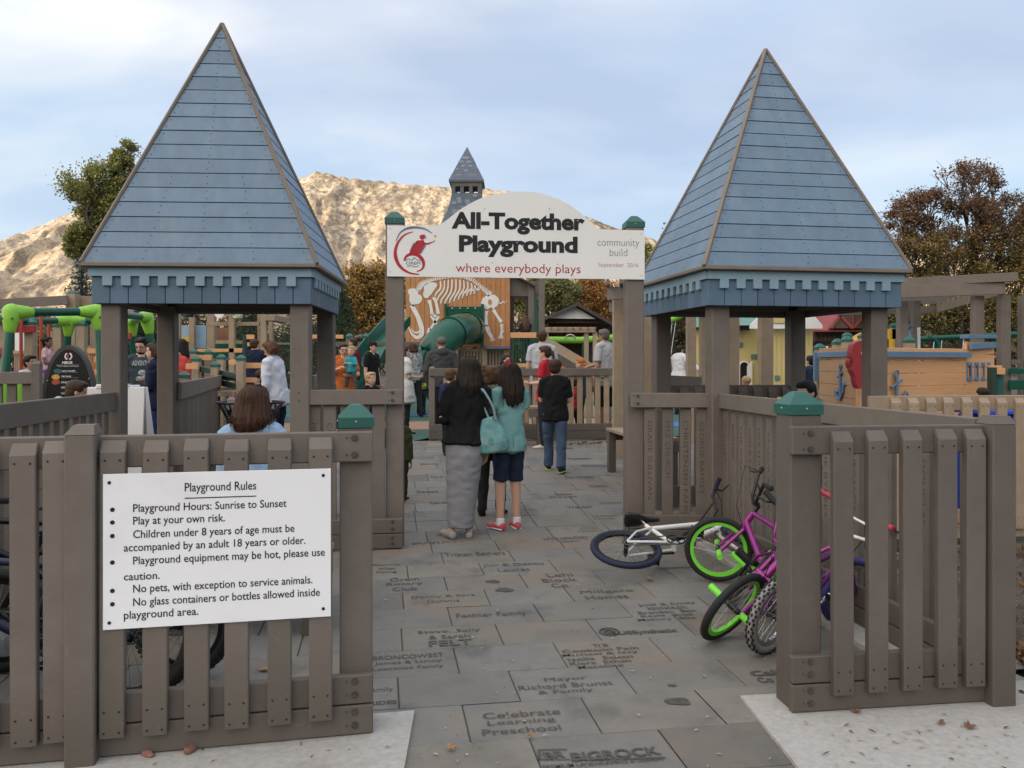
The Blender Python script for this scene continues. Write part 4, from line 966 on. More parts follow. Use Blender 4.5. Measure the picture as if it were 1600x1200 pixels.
bench('brown bench behind the right arch post at the edge of the paving', wx(1000, 9.6), 9.6, .42, 1.5, .62, .15, .13)
# -- pergola right of the walk, behind the right tower
o = world_thing('pergola', 'brown pergola with rafter ends showing beside the right arch post', 'pergola', 1060, 11)
for (px, Y, mm) in ((967, 11.2, tan), (1014, 10.0, tan), (1081, 13.6, tan), (1103, 12.0, tan), (1147, 10.8, tan), (1199, 9.6, tan)):
    PB().post(px, HOR - (2.55 - EYE) * F / Y, Y, .145).build('post', mm, o)
mb = MB(); q0 = Vector((wx(950, 11), 11.0, 2.48)); q1 = Vector((wx(1215, 9.3), 9.3, 2.48)); mb.bar(q0, q1, .05, .17); mb.build('beam', lumber, o)
mb = MB(); q2 = Vector((wx(955, 13.4), 13.6, 2.48)); q3 = Vector((wx(1215, 11.6), 11.8, 2.48)); mb.bar(q2, q3, .05, .17); mb.build('beam', lumber, o)
for i in range(12):
    t_ = i / 11; a = q0.lerp(q1, t_); b2 = q2.lerp(q3, t_); dd = (b2 - a).normalized(); mb = MB(); mb.bar(a - dd * .35 + Vector((0, 0, .14)), b2 + dd * .3 + Vector((0, 0, .14)), .04, .11); mb.build('rafter', lumber, o)
mb = MB(); mb.bar((wx(1030, 10.2), 10.2, 1.33), (wx(1095, 10.6), 10.6, 1.30), .04, .16); mb.build('rail', lumber, o)
mb = MB(); mb.bar((wx(1150, 10.7), 10.7, 1.30), (wx(1150, 10.7) + .01, 10.7, .5), .16, .04); 
# -- castle playhouse
Yc = 20.0
o = world_thing('castle_playhouse', 'butter yellow castle playhouse with green stones and white arched windows', 'playhouse', 1205, Yc)
mb = PB()
for i in range(12): mb.r(1186 + i * 7, 1192.8 + i * 7, 500, 640, Yc - .0, .05, .006)
mb.r(1186, 1270, 501, 640, Yc + .045, .05); mb.r(1150, 1186, 512, 640, Yc + .9, .05); mb.r(1084, 1150, 514, 640, Yc + .95, .05); mb.build('wall', yellow, o)
mb = PB()
for q in ((1156, 1161, 535, 543), (1174, 1188, 553.5, 561), (1184, 1190, 561, 567), (1228, 1240, 543, 550), (1211, 1219, 586.5, 594)): mb.r(q[0], q[1], q[2], q[3], Yc - .03 if q[0] > 1183 else Yc + .87, .03)
mb.build('stone', mat('green stone paint', (.10, .20, .155), .6, .1, 4), o)
def arch_win(px, py0, py1, w, Y):
    fr = MB(); x = wx(px, Y); h = w / 2 * Y / F; zt = wz(py0, Y) - h; zb_ = wz(py1, Y)
    arc = [(x + h * math.cos(a), zt + h * math.sin(a)) for a in [math.pi * i / 10 for i in range(11)]]; k = .78
    inn = [(x + h * k * math.cos(a), zt + h * k * math.sin(a)) for a in [math.pi * i / 10 for i in range(11)]]
    fr.prism([(x + h, zb_)] + arc + [(x - h, zb_)] + [(x - h * k, zb_)] + inn[::-1] + [(x + h * k, zb_)], Y - .06, Y - .004); f = fr.build('window', white, o)
    d = MB(); d.prism([(x + h * k, zb_)] + inn + [(x - h * k, zb_)], Y - .02, Y - .012); d.build('opening', mat('dark opening', (.012, .011, .010), .9, 0), f)
arch_win(1162, 564, 602, 17, Yc + .9); arch_win(1236, 565, 606, 19, Yc)
mb = MB(); Yk = Yc + .86; mb.prism([(wx(p, Yk), wz(q, Yk)) for p, q in ((1167, 604), (1175, 604), (1175, 564), (1171, 569), (1167, 572))], Yk - .03, Yk); mb.build('shutter', white, o)
mb = MB(); mb.prism([(wx(p, Yc - .2), wz(q, Yc - .2)) for p, q in ((1171, 513.5), (1284, 513.5), (1284, 508), (1270, 492), (1226, 462), (1187, 492), (1171, 508))], Yc - .25, Yc - .2); mb.build('gable', white, o)
mb = PB(); mb.r(1208, 1240, 496, 505, Yc - .28, .03); mb.build('gable_panel', yellow, o)
mb = MB(); mb.add([P(1150, 508, Yc + .5), P(1172, 508, Yc - .3), P(1190, 490, Yc + 1.2), P(1150, 490, Yc + 1.6)], [(0, 1, 2, 3)]); mb.add([P(1075, 512, Yc + .7), P(1150, 508, Yc + .5), P(1150, 480, Yc + 2.2), P(1075, 482, Yc + 2.4)], [(0, 1, 2, 3)]); mb.build('roof', mat('verdigris roof', (.11, .24, .20), .6, .08, 3), o)
mb = PB(); mb.r(1150, 1172, 509, 516, Yc + .6, .2); mb.build('eave', dkbrown, o)
# -- barn
Yb = 27.0
o = world_thing('barn_playhouse', 'red roofed dark brown barn playhouse between the castle and the ship', 'playhouse', 1310, Yb)
PB().r(1272, 1400, 516, 535, Yb, 3.0).build('wall', dkbrown, o)
mb = PB()
for i in range(19): mb.r(1273 + i * 6.8, 1279 + i * 6.8, 517, 533, Yb - .03, .03, .006)
mb.build('siding', mat('brown siding', (.10, .062, .05), .7, .1, 4), o)
mb = MB(); mb.add([P(1252, 517, Yb - .5), P(1420, 517, Yb - .5), P(1420, 468, Yb + 1.6), P(1292, 468, Yb + 1.6)], [(0, 1, 2, 3)]); mb.bar(P(1252, 517, Yb - .5), P(1420, 517, Yb - .5), .06, .06); mb.build('roof', redroof, o)
mb = MB(); mb.prism([(wx(p, Yb - .6), wz(q, Yb - .6)) for p, q in ((1298, 513), (1384, 513), (1360, 484), (1340, 478), (1320, 484))], Yb - .65, Yb - .3); mb.build('dormer', MATS['brown siding'], o)
mb = MB(); Yq = Yb - .68
for a, b2 in (((1298, 513), (1320, 484)), ((1384, 513), (1360, 484)), ((1310, 490), (1332, 513)), ((1355, 490), (1332, 513)), ((1332, 482), (1332, 513))): mb.bar(P(*a, Yq), P(*b2, Yq), .04, .09)
mb.build('trim', barnred, o); PB().r(1276, 1282, 535, 600, Yb + .1, .15).build('post', dkbrown, o); PB().r(1390, 1396, 535, 600, Yb + .1, .15).build('post', dkbrown, o)
# -- the ship
o = world_thing('play_ship', 'orange boarded play ship with blue rails, anchors and a crimson figurehead', 'play ship', 1420, 14)
bow = Vector((wx(1350, 12.4), 12.4, 0)); lft = Vector((wx(1282, 14.4), 14.4, 0)); stn = Vector((wx(1508, 13.6), 13.6, 0)); end = Vector((wx(1547, 13.9), 13.9, 0))
def hull(mb, a, b_, z0, z1, n, fl=.0, t_=.05):
    d = (b_ - a).normalized(); no = Vector((d.y, -d.x, 0))
    for i in range(n):
        za = z0 + (z1 - z0) * i / n; zb2 = z0 + (z1 - z0) * (i + 1) / n - .008; oa = no * fl * (i / n)
        mb.bar(a + oa + Vector((0, 0, (za + zb2) / 2)), b_ + oa + Vector((0, 0, (za + zb2) / 2)), t_, zb2 - za, .005)
zt = wz(543, 12.4) + .0
mb = MB(); hull(mb, bow + Vector((.01, .03, 0)), stn, .2, 1.80, 8); hull(mb, stn, end + Vector((.05, 0, 0)), .2, 1.92, 8); hull(mb, end, end + Vector((-.2, 1.8, 0)), .2, 1.80, 8); mb.build('hull', oranget, o)
mb = MB(); hull(mb, lft, bow + Vector((-.03, .03, 0)), .2, 1.82, 8); mb.build('bow_side', mat('shaded cedar board', (.40, .235, .125), .6, .08, 6), o)  # shade on the angled bow side is put into this darker cedar
mb = MB(); up = lambda v, z: Vector((v.x, v.y, z)); nr = Vector((.05, -.07, 0))
mb.bar(up(bow, 1.69) + nr, up(stn, 1.69) + nr, .05, .09); mb.bar(up(lft, 1.70) + Vector((-.05, -.05, 0)), up(bow, 1.70) + Vector((-.05, -.05, 0)), .05, .09); mb.bar(up(stn, 1.83) + nr, up(end, 1.86) + nr, .05, .10); mb.bar(up(stn, 1.99) + nr * .5 + Vector((-.06, 0, 0)), up(end, 2.0) + nr * .5, .16, .06); mb.build('rail', skyblue, o)
mb = PB(); mb.r(1342, 1354, 548, 652, 12.25, .12); mb.build('stem_post', oranget, o)
for px in (1515, 1526, 1535.5, 1544):
    Y = np.interp(px, [1508, 1547], [13.6, 13.9]) - .08; hw = 4.6 if px < 1520 else 4.1; mb = PB()
    mb.r(px - hw, px - hw + 2.4, 567, 594.5, Y, .06); mb.r(px + hw - 2.4, px + hw, 567, 594.5, Y, .06); mb.r(px - hw, px + hw, 566, 571.5, Y - .004, .06); mb.r(px - hw, px + hw, 589, 595, Y - .004, .06); f = mb.build('window_frame', skyblue, o)
    PB().r(px - hw + 2, px + hw - 2, 571, 589.5, Y + .03, .02).build('opening', mat('brown opening', (.16, .07, .05), .8, 0), f)
# figurehead: a rounded head over a fluted neck, thick as it is wide
fpts = spline([(1331, 546), (1334, 537), (1341, 533), (1349, 534), (1353, 543), (1353, 558), (1351, 572), (1352, 582), (1353, 594), (1348, 605), (1341, 607), (1337, 598), (1335, 587), (1331, 578), (1332, 566), (1330, 556), (1331, 546)], 4)[:-1]
mb = MB(); mb.prism([(wx(p, 12.0), wz(q, 12.0)) for p, q in fpts], 11.98, 12.16); mb.prism([(wx(p, 12.1), wz(q, 12.1)) for p, q in spline([(1333, 558), (1326, 561), (1325, 570), (1329, 578), (1336, 579)], 3)], 12.04, 12.20); fh = mb.build('figurehead', creature, o)
MB().ball((wx(1348, 11.97), 11.98, wz(552, 11.97)), .022, 8, 6).build('eye', white, fh)
def anchor(c, ax_, s):
    mb = MB(); M = plane_T(c, ax_, (0, 0, 1)); T = M @ Matrix.Rotation(R(90), 4, 'X').inverted() if False else M
    q = lambda x, y: T @ Vector((x * s, y * s, .0))
    mb.tube([q(.04 * math.cos(a), .27 + .04 * math.sin(a)) for a in [i / 10 * 2 * math.pi for i in range(10)]], .016, 6, closed=True); mb.tube([q(0, .24), q(0, -.22)], .026, 6); mb.tube([q(-.11, .15), q(.11, .15)], .022, 6)
    mb.tube([q(-.19, -.06), q(-.15, -.17), q(0, -.25), q(.15, -.17), q(.19, -.06)], .026, 6); mb.tube([q(-.24, -.10), q(-.19, -.03), q(-.13, -.09)], [.02, .03, .02], 6); mb.tube([q(.24, -.10), q(.19, -.03), q(.13, -.09)], [.02, .03, .02], 6)
    return mb
dL = (bow - lft).normalized(); nL = Vector((dL.y, -dL.x, 0)); c0 = lft.lerp(bow, .58) + nL * .06; anchor(Vector((c0.x, c0.y, 1.22)), dL * .93 + Vector((0, 0, .35)), 1.0).build('anchor', skyblue, o)
dR = (stn - bow).normalized(); nR = Vector((dR.y, -dR.x, 0)); c0 = bow.lerp(stn, .27) + nR * .06; anchor(Vector((c0.x, c0.y, 1.05)), dR * .9 + Vector((0, 0, .4)), 1.25).build('anchor', skyblue, o)
posts(o, [(1283, 542, 14.6), (1311, 534, 15.0), (1326, 530, 14.6), (1326, 523, 17), (1351, 524, 16), (1424, 531, 14.2), (1399, 508, 18)], tan, .15)
MB().bar(lft + Vector((-.0, .1, 1.25)), lft + Vector((.0, .1, 1.75)), .16, .08).build('ladder', skyblue, o)
o = world_thing('yellow_slide', 'small yellow slide and tower rising behind the ship', 'slide', 1395, 18)
mb = PB(); mb.r(1391, 1406, 514, 530, 18, .2); mb.r(1395, 1398.5, 530, 545, 17.9, .2); mb.build('panel', yelplast, o)
mb = MB(); mb.bar(P(1318, 540, 17), P(1352, 521, 17), .5, .06); mb.build('chute', yelplast, o); PB().r(1417, 1424, 512, 545, 18.2, .2).build('side', bluepole, o); PB().r(1415, 1427, 507, 512, 18.1, .25).build('rail', skyblue, o); PB().post(1436.5, 512, 18.3, .05).build('post', white, o)
# -- big pergola at the right edge
o = world_thing('pergola', 'large brown pergola at the right edge in front of the brown tree', 'pergola', 1500, 12)
pa = P(1395, 448, 16.1); pb = P(1569, 440, 15.0); mb = MB(); mb.bar(pa + Vector((-.6, .12, -.12)), pb + Vector((.0, 0, -.11)), .06, .235); mb.build('beam', lumber, o)
mb = MB(); mb.bar(pb + Vector((.03, .06, -.11)), pb + Vector((1.63, 5.5, -.11)), .06, .235); mb.build('beam', tan, o)
mb = MB(); mb.bar(pa + Vector((1.1, 5.5, -.15)), pb + Vector((1.6, 5.5, -.15)), .05, .19); mb.build('beam', lumber, o)
dA = (pa - pb).normalized()
for i in range(12):
    q = pb + Vector((1.6, 5.5, 0)) * (i / 11.0) + Vector((.04, -.12, .07)); mb = MB(); mb.bar(q - dA * .12, q + dA * 2.9, .05, .16); mb.build('rafter', lumber, o)
for (px, Y) in ((1531, 15.3), (1572.5, 15.1), (1413, 16.3), (1433, 19.0), (1604, 17.0), (1375, 19)): PB().post(px, 462 if px > 1500 else 470, Y, .175).build('post', lumber, o)
# -- swing frame and low rails at the right
o = world_thing('swing_frame', 'dark green tube swing frame behind the large pergola', 'swing', 1520, 22)
mb = MB(); mb.tube([P(1432, 530, 22), P(1530, 525, 22), P(1640, 520, 22)], .075, 10); mb.build('top_bar', darkgrn, o, smooth=True)
for (px, s) in ((1545, 1), (1448, -1)):
    mb = MB(); mb.tube(spline([P(px, 526, 22), P(px + 10, 530, 22), P(px + 18, 545, 22), P(px + 20, 610, 22)], 5), .075, 10); mb.build('leg', darkgrn, o, smooth=True)
for px in (1460, 1472, 1506, 1519, 1562, 1576): 
    mb = MB(); mb.tube([P(px, 526, 22), P(px + (8 if px % 2 else -6), 600, 21.6)], .012, 5); mb.build('chain', steel, o)
o = world_thing('ramp_rail', 'dark green and brown ramp railing at the right edge behind the pergola posts', 'railing', 1590, 16)
PB().r(1578, 1640, 576, 584, 15, .05).build('rail', darkgrn, o); PB().r(1578, 1640, 594, 609, 15, .05).build('rail', darkgrn, o); PB().r(1580, 1640, 562, 569, 15.2, .05).build('rail', lumber, o); PB().post(1612, 555, 15.1, .14).build('post', lumber, o)
o = world_thing('gate_post', 'green post with stepped orange blocks at the stern of the ship', 'post', 1558, 13)
mb = PB(); mb.r(1550, 1558, 574, 640, 13, .14); mb.build('post', mat('bottle green board', (.02, .045, .035), .5, .1, 5), o); mb = PB(); mb.r(1558, 1569, 585, 640, 13.1, .1); mb.build('panel', green, o); mb = PB(); mb.r(1549, 1566, 571, 579, 13.2, .1); mb.r(1558, 1571, 575, 585, 13.0, .1); mb.build('block', oranget, o)
o = world_thing('recycling_bin', 'bright blue lidded bin behind the sunlit toned fence', 'bin', 1560, 7.9)
mb = MB(); zb = .18
for (x0, x1) in ((1523, 1590),):
    a = wx(x0, 8.1); b2 = wx(x1, 8.1); mb.box(((a + b2) / 2, 8.2, .55), (b2 - a, .5, 1.0), .03)
mb.build('body', mat('blue plastic', (.02, .07, .42), .4, .05, 4), o)
MB().box(((a + b2) / 2, 8.2, 1.08), (b2 - a + .05, .56, .05), .02).build('lid', mat('bright blue plastic', (.05, .10, .60), .35, .05, 4), o)
# ------------------------------------------------------------------ left side
# -- tube ring climber with lime joints
o = world_thing('electronic_play_ring', 'green tube ring with lime joints at the far left edge', 'play ring', 110, 14)
ring = [P(18, 488, 12.6), P(153, 487, 13.6), P(229, 496, 15.6), P(206, 502, 17.6), P(107, 501, 17.0), P(-8, 502, 15.4)]
mb = MB()
for i in range(6):
    a, b_ = ring[i], ring[(i + 1) % 6]; mb.tube([a, b_], .066, 12)
mb.build('ring_tube', darkgrn, o, smooth=True)
cen = sum(ring, Vector()) / 6
for i, p in enumerate(ring):
    a = ring[i - 1]; b_ = ring[(i + 1) % 6]; da = (a - p).normalized(); db = (b_ - p).normalized(); out = (p - cen); out.z = 0; out.normalize(); k = .19 if i in (0, 5) else .25
    foot = Vector((p.x + (-.05 if i == 0 else out.x * k * 1.6), p.y + out.y * .3, .15)); mb = MB(); mb.tube([p, p + (foot - p) * .55, foot], .066, 12); mb.build('leg', darkgrn, o, smooth=True)
    jb = MB(); dn = (foot - p).normalized()
    jb.cap_tube([p + da * .25, p + da * .12, p], [.088, .112, .13], 12); jb.cap_tube([p + db * .25, p + db * .12, p], [.088, .112, .13], 12); jb.cap_tube([p, p + dn * .14, p + dn * .27], [.135, .115, .085], 12); jn = jb.build('joint', limegrn, o, smooth=True)
    if i in (0, 1, 4):
        sb = MB()
        for s_ in (-1, 1): sb.ball(p + dn * .10 + Vector((s_ * .08, -.10, 0)), .017, 8, 5)
        sb.build('bolt', boltm, jn)
o = world_thing('play_drum', 'lime green round base seen through the far left fence pickets', 'play ring', 20, 11)
mb = MB()
for px in (4, 27): mb.cap_tube([P(px, 596, 11), P(px, 625, 11), P(px, 660, 11)], [.10, .10, .07], 12)
mb.build('column', limegrn, o, smooth=True)
# -- oval information panel
Yi = 12.3; o = world_thing('info_panel', 'black oval information board with a dark grey rim on the far left', 'sign', 105, Yi)
oval = [(wx(106 + 42 * math.sin(a), Yi), wz(640 - 101 * math.cos(a), Yi)) for a in [(-1 + 2 * i / 30) * 1.75 for i in range(31)]]
mb = MB(); mb.prism(oval, Yi, Yi + .12); mb.build('rim', mat('charcoal plastic', (.045, .043, .043), .55, .1, 6), o)
ov2 = [(wx(107.5 + 36.5 * math.sin(a), Yi), wz(636 - 90 * math.cos(a), Yi)) for a in [(-1 + 2 * i / 30) * 1.75 for i in range(31)]]
mb = MB(); mb.prism(ov2, Yi - .012, Yi + .01); mb.build('face', mat('gloss black', (.010, .010, .011), .3, 0), o)
Ti = plane_T((0, Yi - .014, 0), (1, 0, 0), (0, 0, 1)); tb = MB(); wt = mat('white print', (.7, .7, .7), .5, 0)
def it(tx, x0, x1, y0, y1, b_=.0, mb=None): fit_text(mb or tb, tx, wx(x0, Yi), wx(x1, Yi), wz(y1, Yi), wz(y0, Yi), Ti, b_)
it('NEOS', 98, 114, 564.5, 568.5, .04); it('DISCOVER THE ELECTRONIC PLAY', 89, 124, 570, 571.2); it('AND COMBINE IT WITH A RUN', 91, 123, 572, 573.2)
for (y, a, b_) in ((578.5, 'LIGHT CHASER', 118.5), (587, 'TIME TRAVEL', 112), (596, 'MEMORY BOX', 112), (604, 'SURROUND SOUND', 116.5), (613, 'MARATHON', 108)): it(a, 96.5, b_, y, y + 2.2, .02); it('hit the lights as fast as you can', 96.5, 122, y + 2.8, y + 3.7)
tb.build('lettering', wt, o, fix=False)
mb = MB(); pts = [P(107 + 5 * math.cos(a), 557 - 5 * math.sin(a), Yi - .016) for a in [-1.2 + i / 12 * 2.4 for i in range(13)]]; mb.tube(pts, .011, 6); mb.tube([P(107 + 5 * math.cos(a), 557 - 5 * math.sin(a), Yi - .016) for a in [1.94 + i / 12 * 2.4 for i in range(13)]], .011, 6); mb.build('emblem', wt, o)
mb = MB(); mb.prism([(wx(p, Yi), wz(q, Yi)) for p, q in ((104.6, 550.5), (108.6, 557), (107.2, 557.6), (110, 563.5), (105.2, 557.4), (106.4, 556.6))], Yi - .02, Yi - .013); mb.build('emblem', mat('red orange print', (.6, .09, .03), .5, 0), o)
for (px, py, mm) in ((91, 580, 'teal disc'), (88, 589, 'amber disc'), (88, 597, 'rust disc')):
    mb = MB(); mb.prism([(wx(px + 6.5 * math.cos(a), Yi), wz(py + 4 * math.sin(a), Yi)) for a in [i / 16 * 2 * math.pi for i in range(16)]], Yi - .017, Yi - .01); mb.build('picture', mat(mm, {'teal disc': (.03, .09, .11), 'amber disc': (.60, .30, .06), 'rust disc': (.35, .07, .03)}[mm], .5, .3, 30), o)
mb = PB(); mb.ball(P(74, 595, Yi - .015), .012, 8, 5); mb.ball(P(139, 592, Yi - .015), .012, 8, 5); mb.build('screw', steel, o)
# -- near low fence at the far left
A = Vector((wx(-60, 8.9), 8.75, 0)); B = Vector((wx(64, 8.9), 8.9, 0)); L = (B - A).length
fence('rail_fence', 'short brown fence in front of the lime columns at the far left edge', A, B, 1.36, .05, [line_s(p, A, B) for p in (-42, -20, -6, 15, 39)], 'back', [(L - .04, .09, 1.48, False, .0)], screws=False, base=.1, rail=.13)
# -- wooden climbing structure on the far left
o = world_thing('timber_climber', 'sunlit toned timber climber with red boards, red poles and green post caps at the far left', 'play structure', 80, 18)
posts(o, [(1, 500, 15), (44.5, 503, 16), (89, 507, 17), (125, 505, 17)], tan, .17)
for (px, py, Y, w) in ((110, 459, 18, .2), (145, 486, 18.5, .14), (133, 516, 17.2, .07), (80.5, 518, 17.2, .05), (97, 518, 17.2, .05)): PB().post(px, py, Y, w).build('post', tan, o)
add_cap(o, wx(110, 18), 18.1, wz(461, 18), .18, False)
mb = MB(); mb.bar(P(-30, 476, 17.9), P(106, 469, 17.9), .06, .2); mb.build('beam', lumber, o); mb = MB(); mb.bar(P(114, 468, 18.3), P(210, 480, 18.3), .06, .22); mb.build('beam', tan, o); 
PB().r(2.5, 54, 508.5, 519.5, 15.9, .06).build('rail', redb, o); PB().r(-20, 8, 544, 554.5, 14.9, .06).build('rail', redb, o)
redpole = mat('red orange pole', (.42, .07, .03), .4, .05, 5)
for (px, Y) in ((33, 15.7), (64, 15.8), (76.5, 18.6), (45.5, 18.6), (96, 18.6)):
    mb = MB(); mb.tube([P(px, 492, Y), Vector((wx(px, Y), Y, .2))], .032, 10); mb.build('pole', redpole, o, smooth=True)
PB().r(136, 151, 544.5, 552, 16, .1).build('rail', oranget, o)
for k in range(4): PB().r(138 + k * 3.2, 140.6 + k * 3.2, 553, 600, 16.05, .03).build('slat', orange, o)
for (a, b_, c, d) in ((147, 162, 557, 566), (147, 162, 577, 585), (199, 205, 555, 564), (199, 204, 520, 530)): PB().r(a, b_, c, d, 15.8, .06).build('rail', oranget if a != 199 or c > 540 else redb, o)
for k in range(5): PB().r(22 + k * 3, 24.4 + k * 3, 552, 580, 19, .03).build('slat', tan, o)
PB().r(20, 40, 548, 553, 18.9, .05).build('rail', tan, o); PB().r(152.5, 160, 546, 554, 15.7, .02).build('notice', white, o)
mb = PB(); mb.r(23, 37, 520, 552, 19.4, .05); mb.r(50, 54, 523, 548, 16.6, .05); mb.build('panel', white, o)
PB().r(124, 158, 540, 560, 19.5, .05).build('wall', tan, o)
# -- ramped climber seen under the left tower
o = world_thing('timber_deck', 'timber play deck with orange rails and round discs seen under the left tower roof', 'play structure', 350, 17)
for (px, py, Y, w) in ((329, 490, 19, .17), (361.5, 470, 18, .12), (405.5, 470, 18.5, .10), (411.5, 470, 18, .12), (423, 478, 19, .09), (299, 496, 19, .12), (277, 480, 17, .1), (500, 500, 20, .12)): PB().post(px, py, Y, w).build('post', tan, o)
PB().r(322, 405, 503, 509, 18.1, .08).build('beam', tan, o); PB().r(337, 380, 532, 537, 18.3, .06).build('beam', tan, o); PB().r(413, 429, 492, 501, 17.9, 1.2).build('beam', tan, o)
mb = PB(); mb.r(336, 357, 537, 544, 18.6, .04); mb.r(365, 379, 537, 544, 18.6, .04); mb.r(310, 356, 551, 560, 18.7, .04); mb.r(418, 456, 536, 544, 19.5, .04); mb.build('panel', darkgrn, o)
for q in ((308, 357, 545, 550), (357, 380, 544, 551), (382, 397, 523, 530), (386, 393, 535, 541), (488, 536, 523, 529), (397, 404, 537, 560)): PB().r(q[0], q[1], q[2], q[3], 18.0, .07).build('rail', oranget, o)
PB().r(415, 460, 535.5, 538.5, 19.3, .06).build('rail', tan, o)
for (px, r_) in ((345, 7.5), (372, 7.8)):
    mb = MB(); c0 = P(px, 490, 18.0); rr = r_ * 18 / F; mb.prism([(c0.x + rr * math.cos(a), c0.z + rr * math.sin(a)) for a in [i / 22 * 2 * math.pi for i in range(22)]], 17.9, 17.96); dk = mb.build('disc', white, o)
    if px > 360:
        mb = MB(); mb.prism([(c0.x + rr * .9 * math.cos(a), c0.z + rr * .9 * math.sin(a)) for a in [-1.9 + i / 12 * 2.6 for i in range(13)]], 17.885, 17.902); mb.build('picture', mat('soft lime', (.40, .45, .16), .5, .1), dk)
        mb = MB(); mb.prism([(c0.x + p * rr, c0.z + q * rr) for p, q in ((-.85, -.45), (-.3, -.2), (.1, .15), (.6, .55), (.45, .72), (-.1, .35), (-.5, .05), (-.92, -.2))], 17.87, 17.886); mb.build('picture', skyblue, dk)
mb = PB(); mb.r(279, 295, 508.5, 529, 19.2, .05); mb.r(304, 322, 508.5, 544, 19.2, .05); mb.build('wall', bluepole, o); PB().r(281, 296, 527, 534, 18.6, .06).build('rail', yelplast, o)
mb = PB(); mb.r(332, 357, 512, 533, 20, .05); mb.build('wall', mat('rust board', (.20, .09, .045), .7, .2, 4), o)
PB().r(378.5, 383, 523, 600, 15.6, .08).build('post', MATS['bottle green board'], o)
o = world_thing('access_ramp', 'ramp with dark green slat rails and green capped posts behind the slanting grey fence', 'ramp', 340, 14)
posts(o, [(305, 560, 13.2), (324, 549, 14.6), (344, 557, 13.8), (334.5, 569, 12.8), (374.5, 559, 12.4), (285, 586, 11.0), (301, 548, 15.2)], tan, .115)
for (a, b_, Y0, Y1) in (((311, 576), (371, 588), 13.3, 12.6), ((345, 598), (371, 604), 12.9, 12.6), ((342, 588), (371, 592), 13.0, 12.65), ((336, 572), (358, 563), 14, 15)):
    mb = MB(); mb.bar(P(*a, Y0), P(*b_, Y1), .04, .085); mb.build('rail', MATS['bottle green board'], o)
for q in ((290, 309, 568, 577, 13.0), (301, 330, 555, 563, 14.4), (357, 368, 562, 570, 13.4), (380, 424, 567, 575.5, 12.6), (380, 401, 590, 598, 12.6), (290, 297, 556, 560, 15)): PB().r(q[0], q[1], q[2], q[3], q[4], .06).build('rail', oranget, o)
mb = MB(); mb.bar(P(342, 612, 13.2), P(470, 616, 12.9), 1.2, .08); mb.build('deck', tan, o)
PB().r(344, 372, 605, 616, 13, .06).build('fascia', tan, o)
# two rails running off behind the left arch panel
o = world_thing('rail_fence', 'brown slatted railing behind the man holding the baby', 'fence', 560, 20)
for px in (503, 545, 571, 618): 
    PB().post(px, 528, 20, .15).build('post', lumber, o); add_cap(o, wx(px, 20), 20.07, wz(528, 20), .17, False)
PB().r(500, 655, 534, 542, 20.05, .06).build('rail', lumber, o)
for k in range(24): PB().r(503 + k * 6.3, 506.5 + k * 6.3, 542, 575, 20.1, .03).build('slat', lumber_dk, o)
mb = MB(); mb.bar((wx(487, 8.3), 8.3, 1.36), (wx(517, 10.2), 10.2, 1.36), .04, .14); rl = mb; o2 = world_thing('rail_fence', 'short grey rail running back from the left tower beside the arch panel', 'fence', 500, 9); rl.build('rail', lumber, o2); PB().post(517, 600, 10.2, .1).build('post', lumber, o2)
# -- A-frame boards, litter bin
def aframe(label, px, pyt, Y, w, h, rz, txt=None):
    o = thing('sandwich_board', label, 'sign', (wx(px, Y), Y, g(Y)), rz); sl = .16
    for s in (-1, 1):
        M = Matrix.Translation((0, 0, h)) @ Matrix.Rotation(-s * sl, 4, 'X'); mb = MB(); mb.box((0, 0, -h / 2), (w, .03, h * 1.01), .012, M); f = mb.build('panel', white, o)
        if txt and s == -1:
            tb = MB(); T = M @ plane_T((0, -.0165, 0), (1, 0, 0), (0, 0, 1))
            for i, (tx, ww) in enumerate(txt): fit_text(tb, tx, -w * ww / 2, w * ww / 2, -h * (.28 + .16 * i) - .05, -h * (.28 + .16 * i) + .07, T, .01)
            tb.build('lettering', blackp, f, fix=False)
    MB().box((0, 0, h + .01), (w * .5, .05, .05), .01).build('handle', white, o); return o
aframe('white sandwich board with black lettering behind the front left tower post', 176, 600, 8.4, .62, 1.22, R(12), [('Gather', .8), ('Security', .9), ('tent', .5)])
aframe('white sandwich board seen edge on beside the man in the printed T-shirt', 204, 598, 9.0, .5, 1.16, R(72))
o = thing('litter_bin', 'black slatted litter bin with a flared top full of cups and wrappers', 'bin', (wx(392, 8.6), 8.6, g(8.6))); blm = mat('black metal', (.012, .012, .013), .4, 0)
mb = MB()
for i in range(32):
    a = 2 * math.pi * i / 32; c_, s_ = math.cos(a), math.sin(a); mb.bar((.22 * c_, .22 * s_, .05), (.24 * c_, .24 * s_, .88), .018, .006, .001, up=(c_, s_, 0)); mb.bar((.24 * c_, .24 * s_, .88), (.33 * c_, .33 * s_, 1.05), .018, .006, .001, up=(c_, s_, 0))
mb.build('slats', blm, o)
mb = MB()
for (r_, z) in ((.23, .08), (.245, .86), (.335, 1.05)): mb.tube([(r_ * math.cos(a), r_ * math.sin(a), z) for a in [i / 28 * 2 * math.pi for i in range(28)]], .012, 8, closed=True)
mb.build('ring', blm, o, smooth=True); mb = MB(); mb.tube([(0, 0, .06), (0, 0, .9), (0, 0, .98)], [.19, .2, .25], 20); mb.build('liner', blm, o)
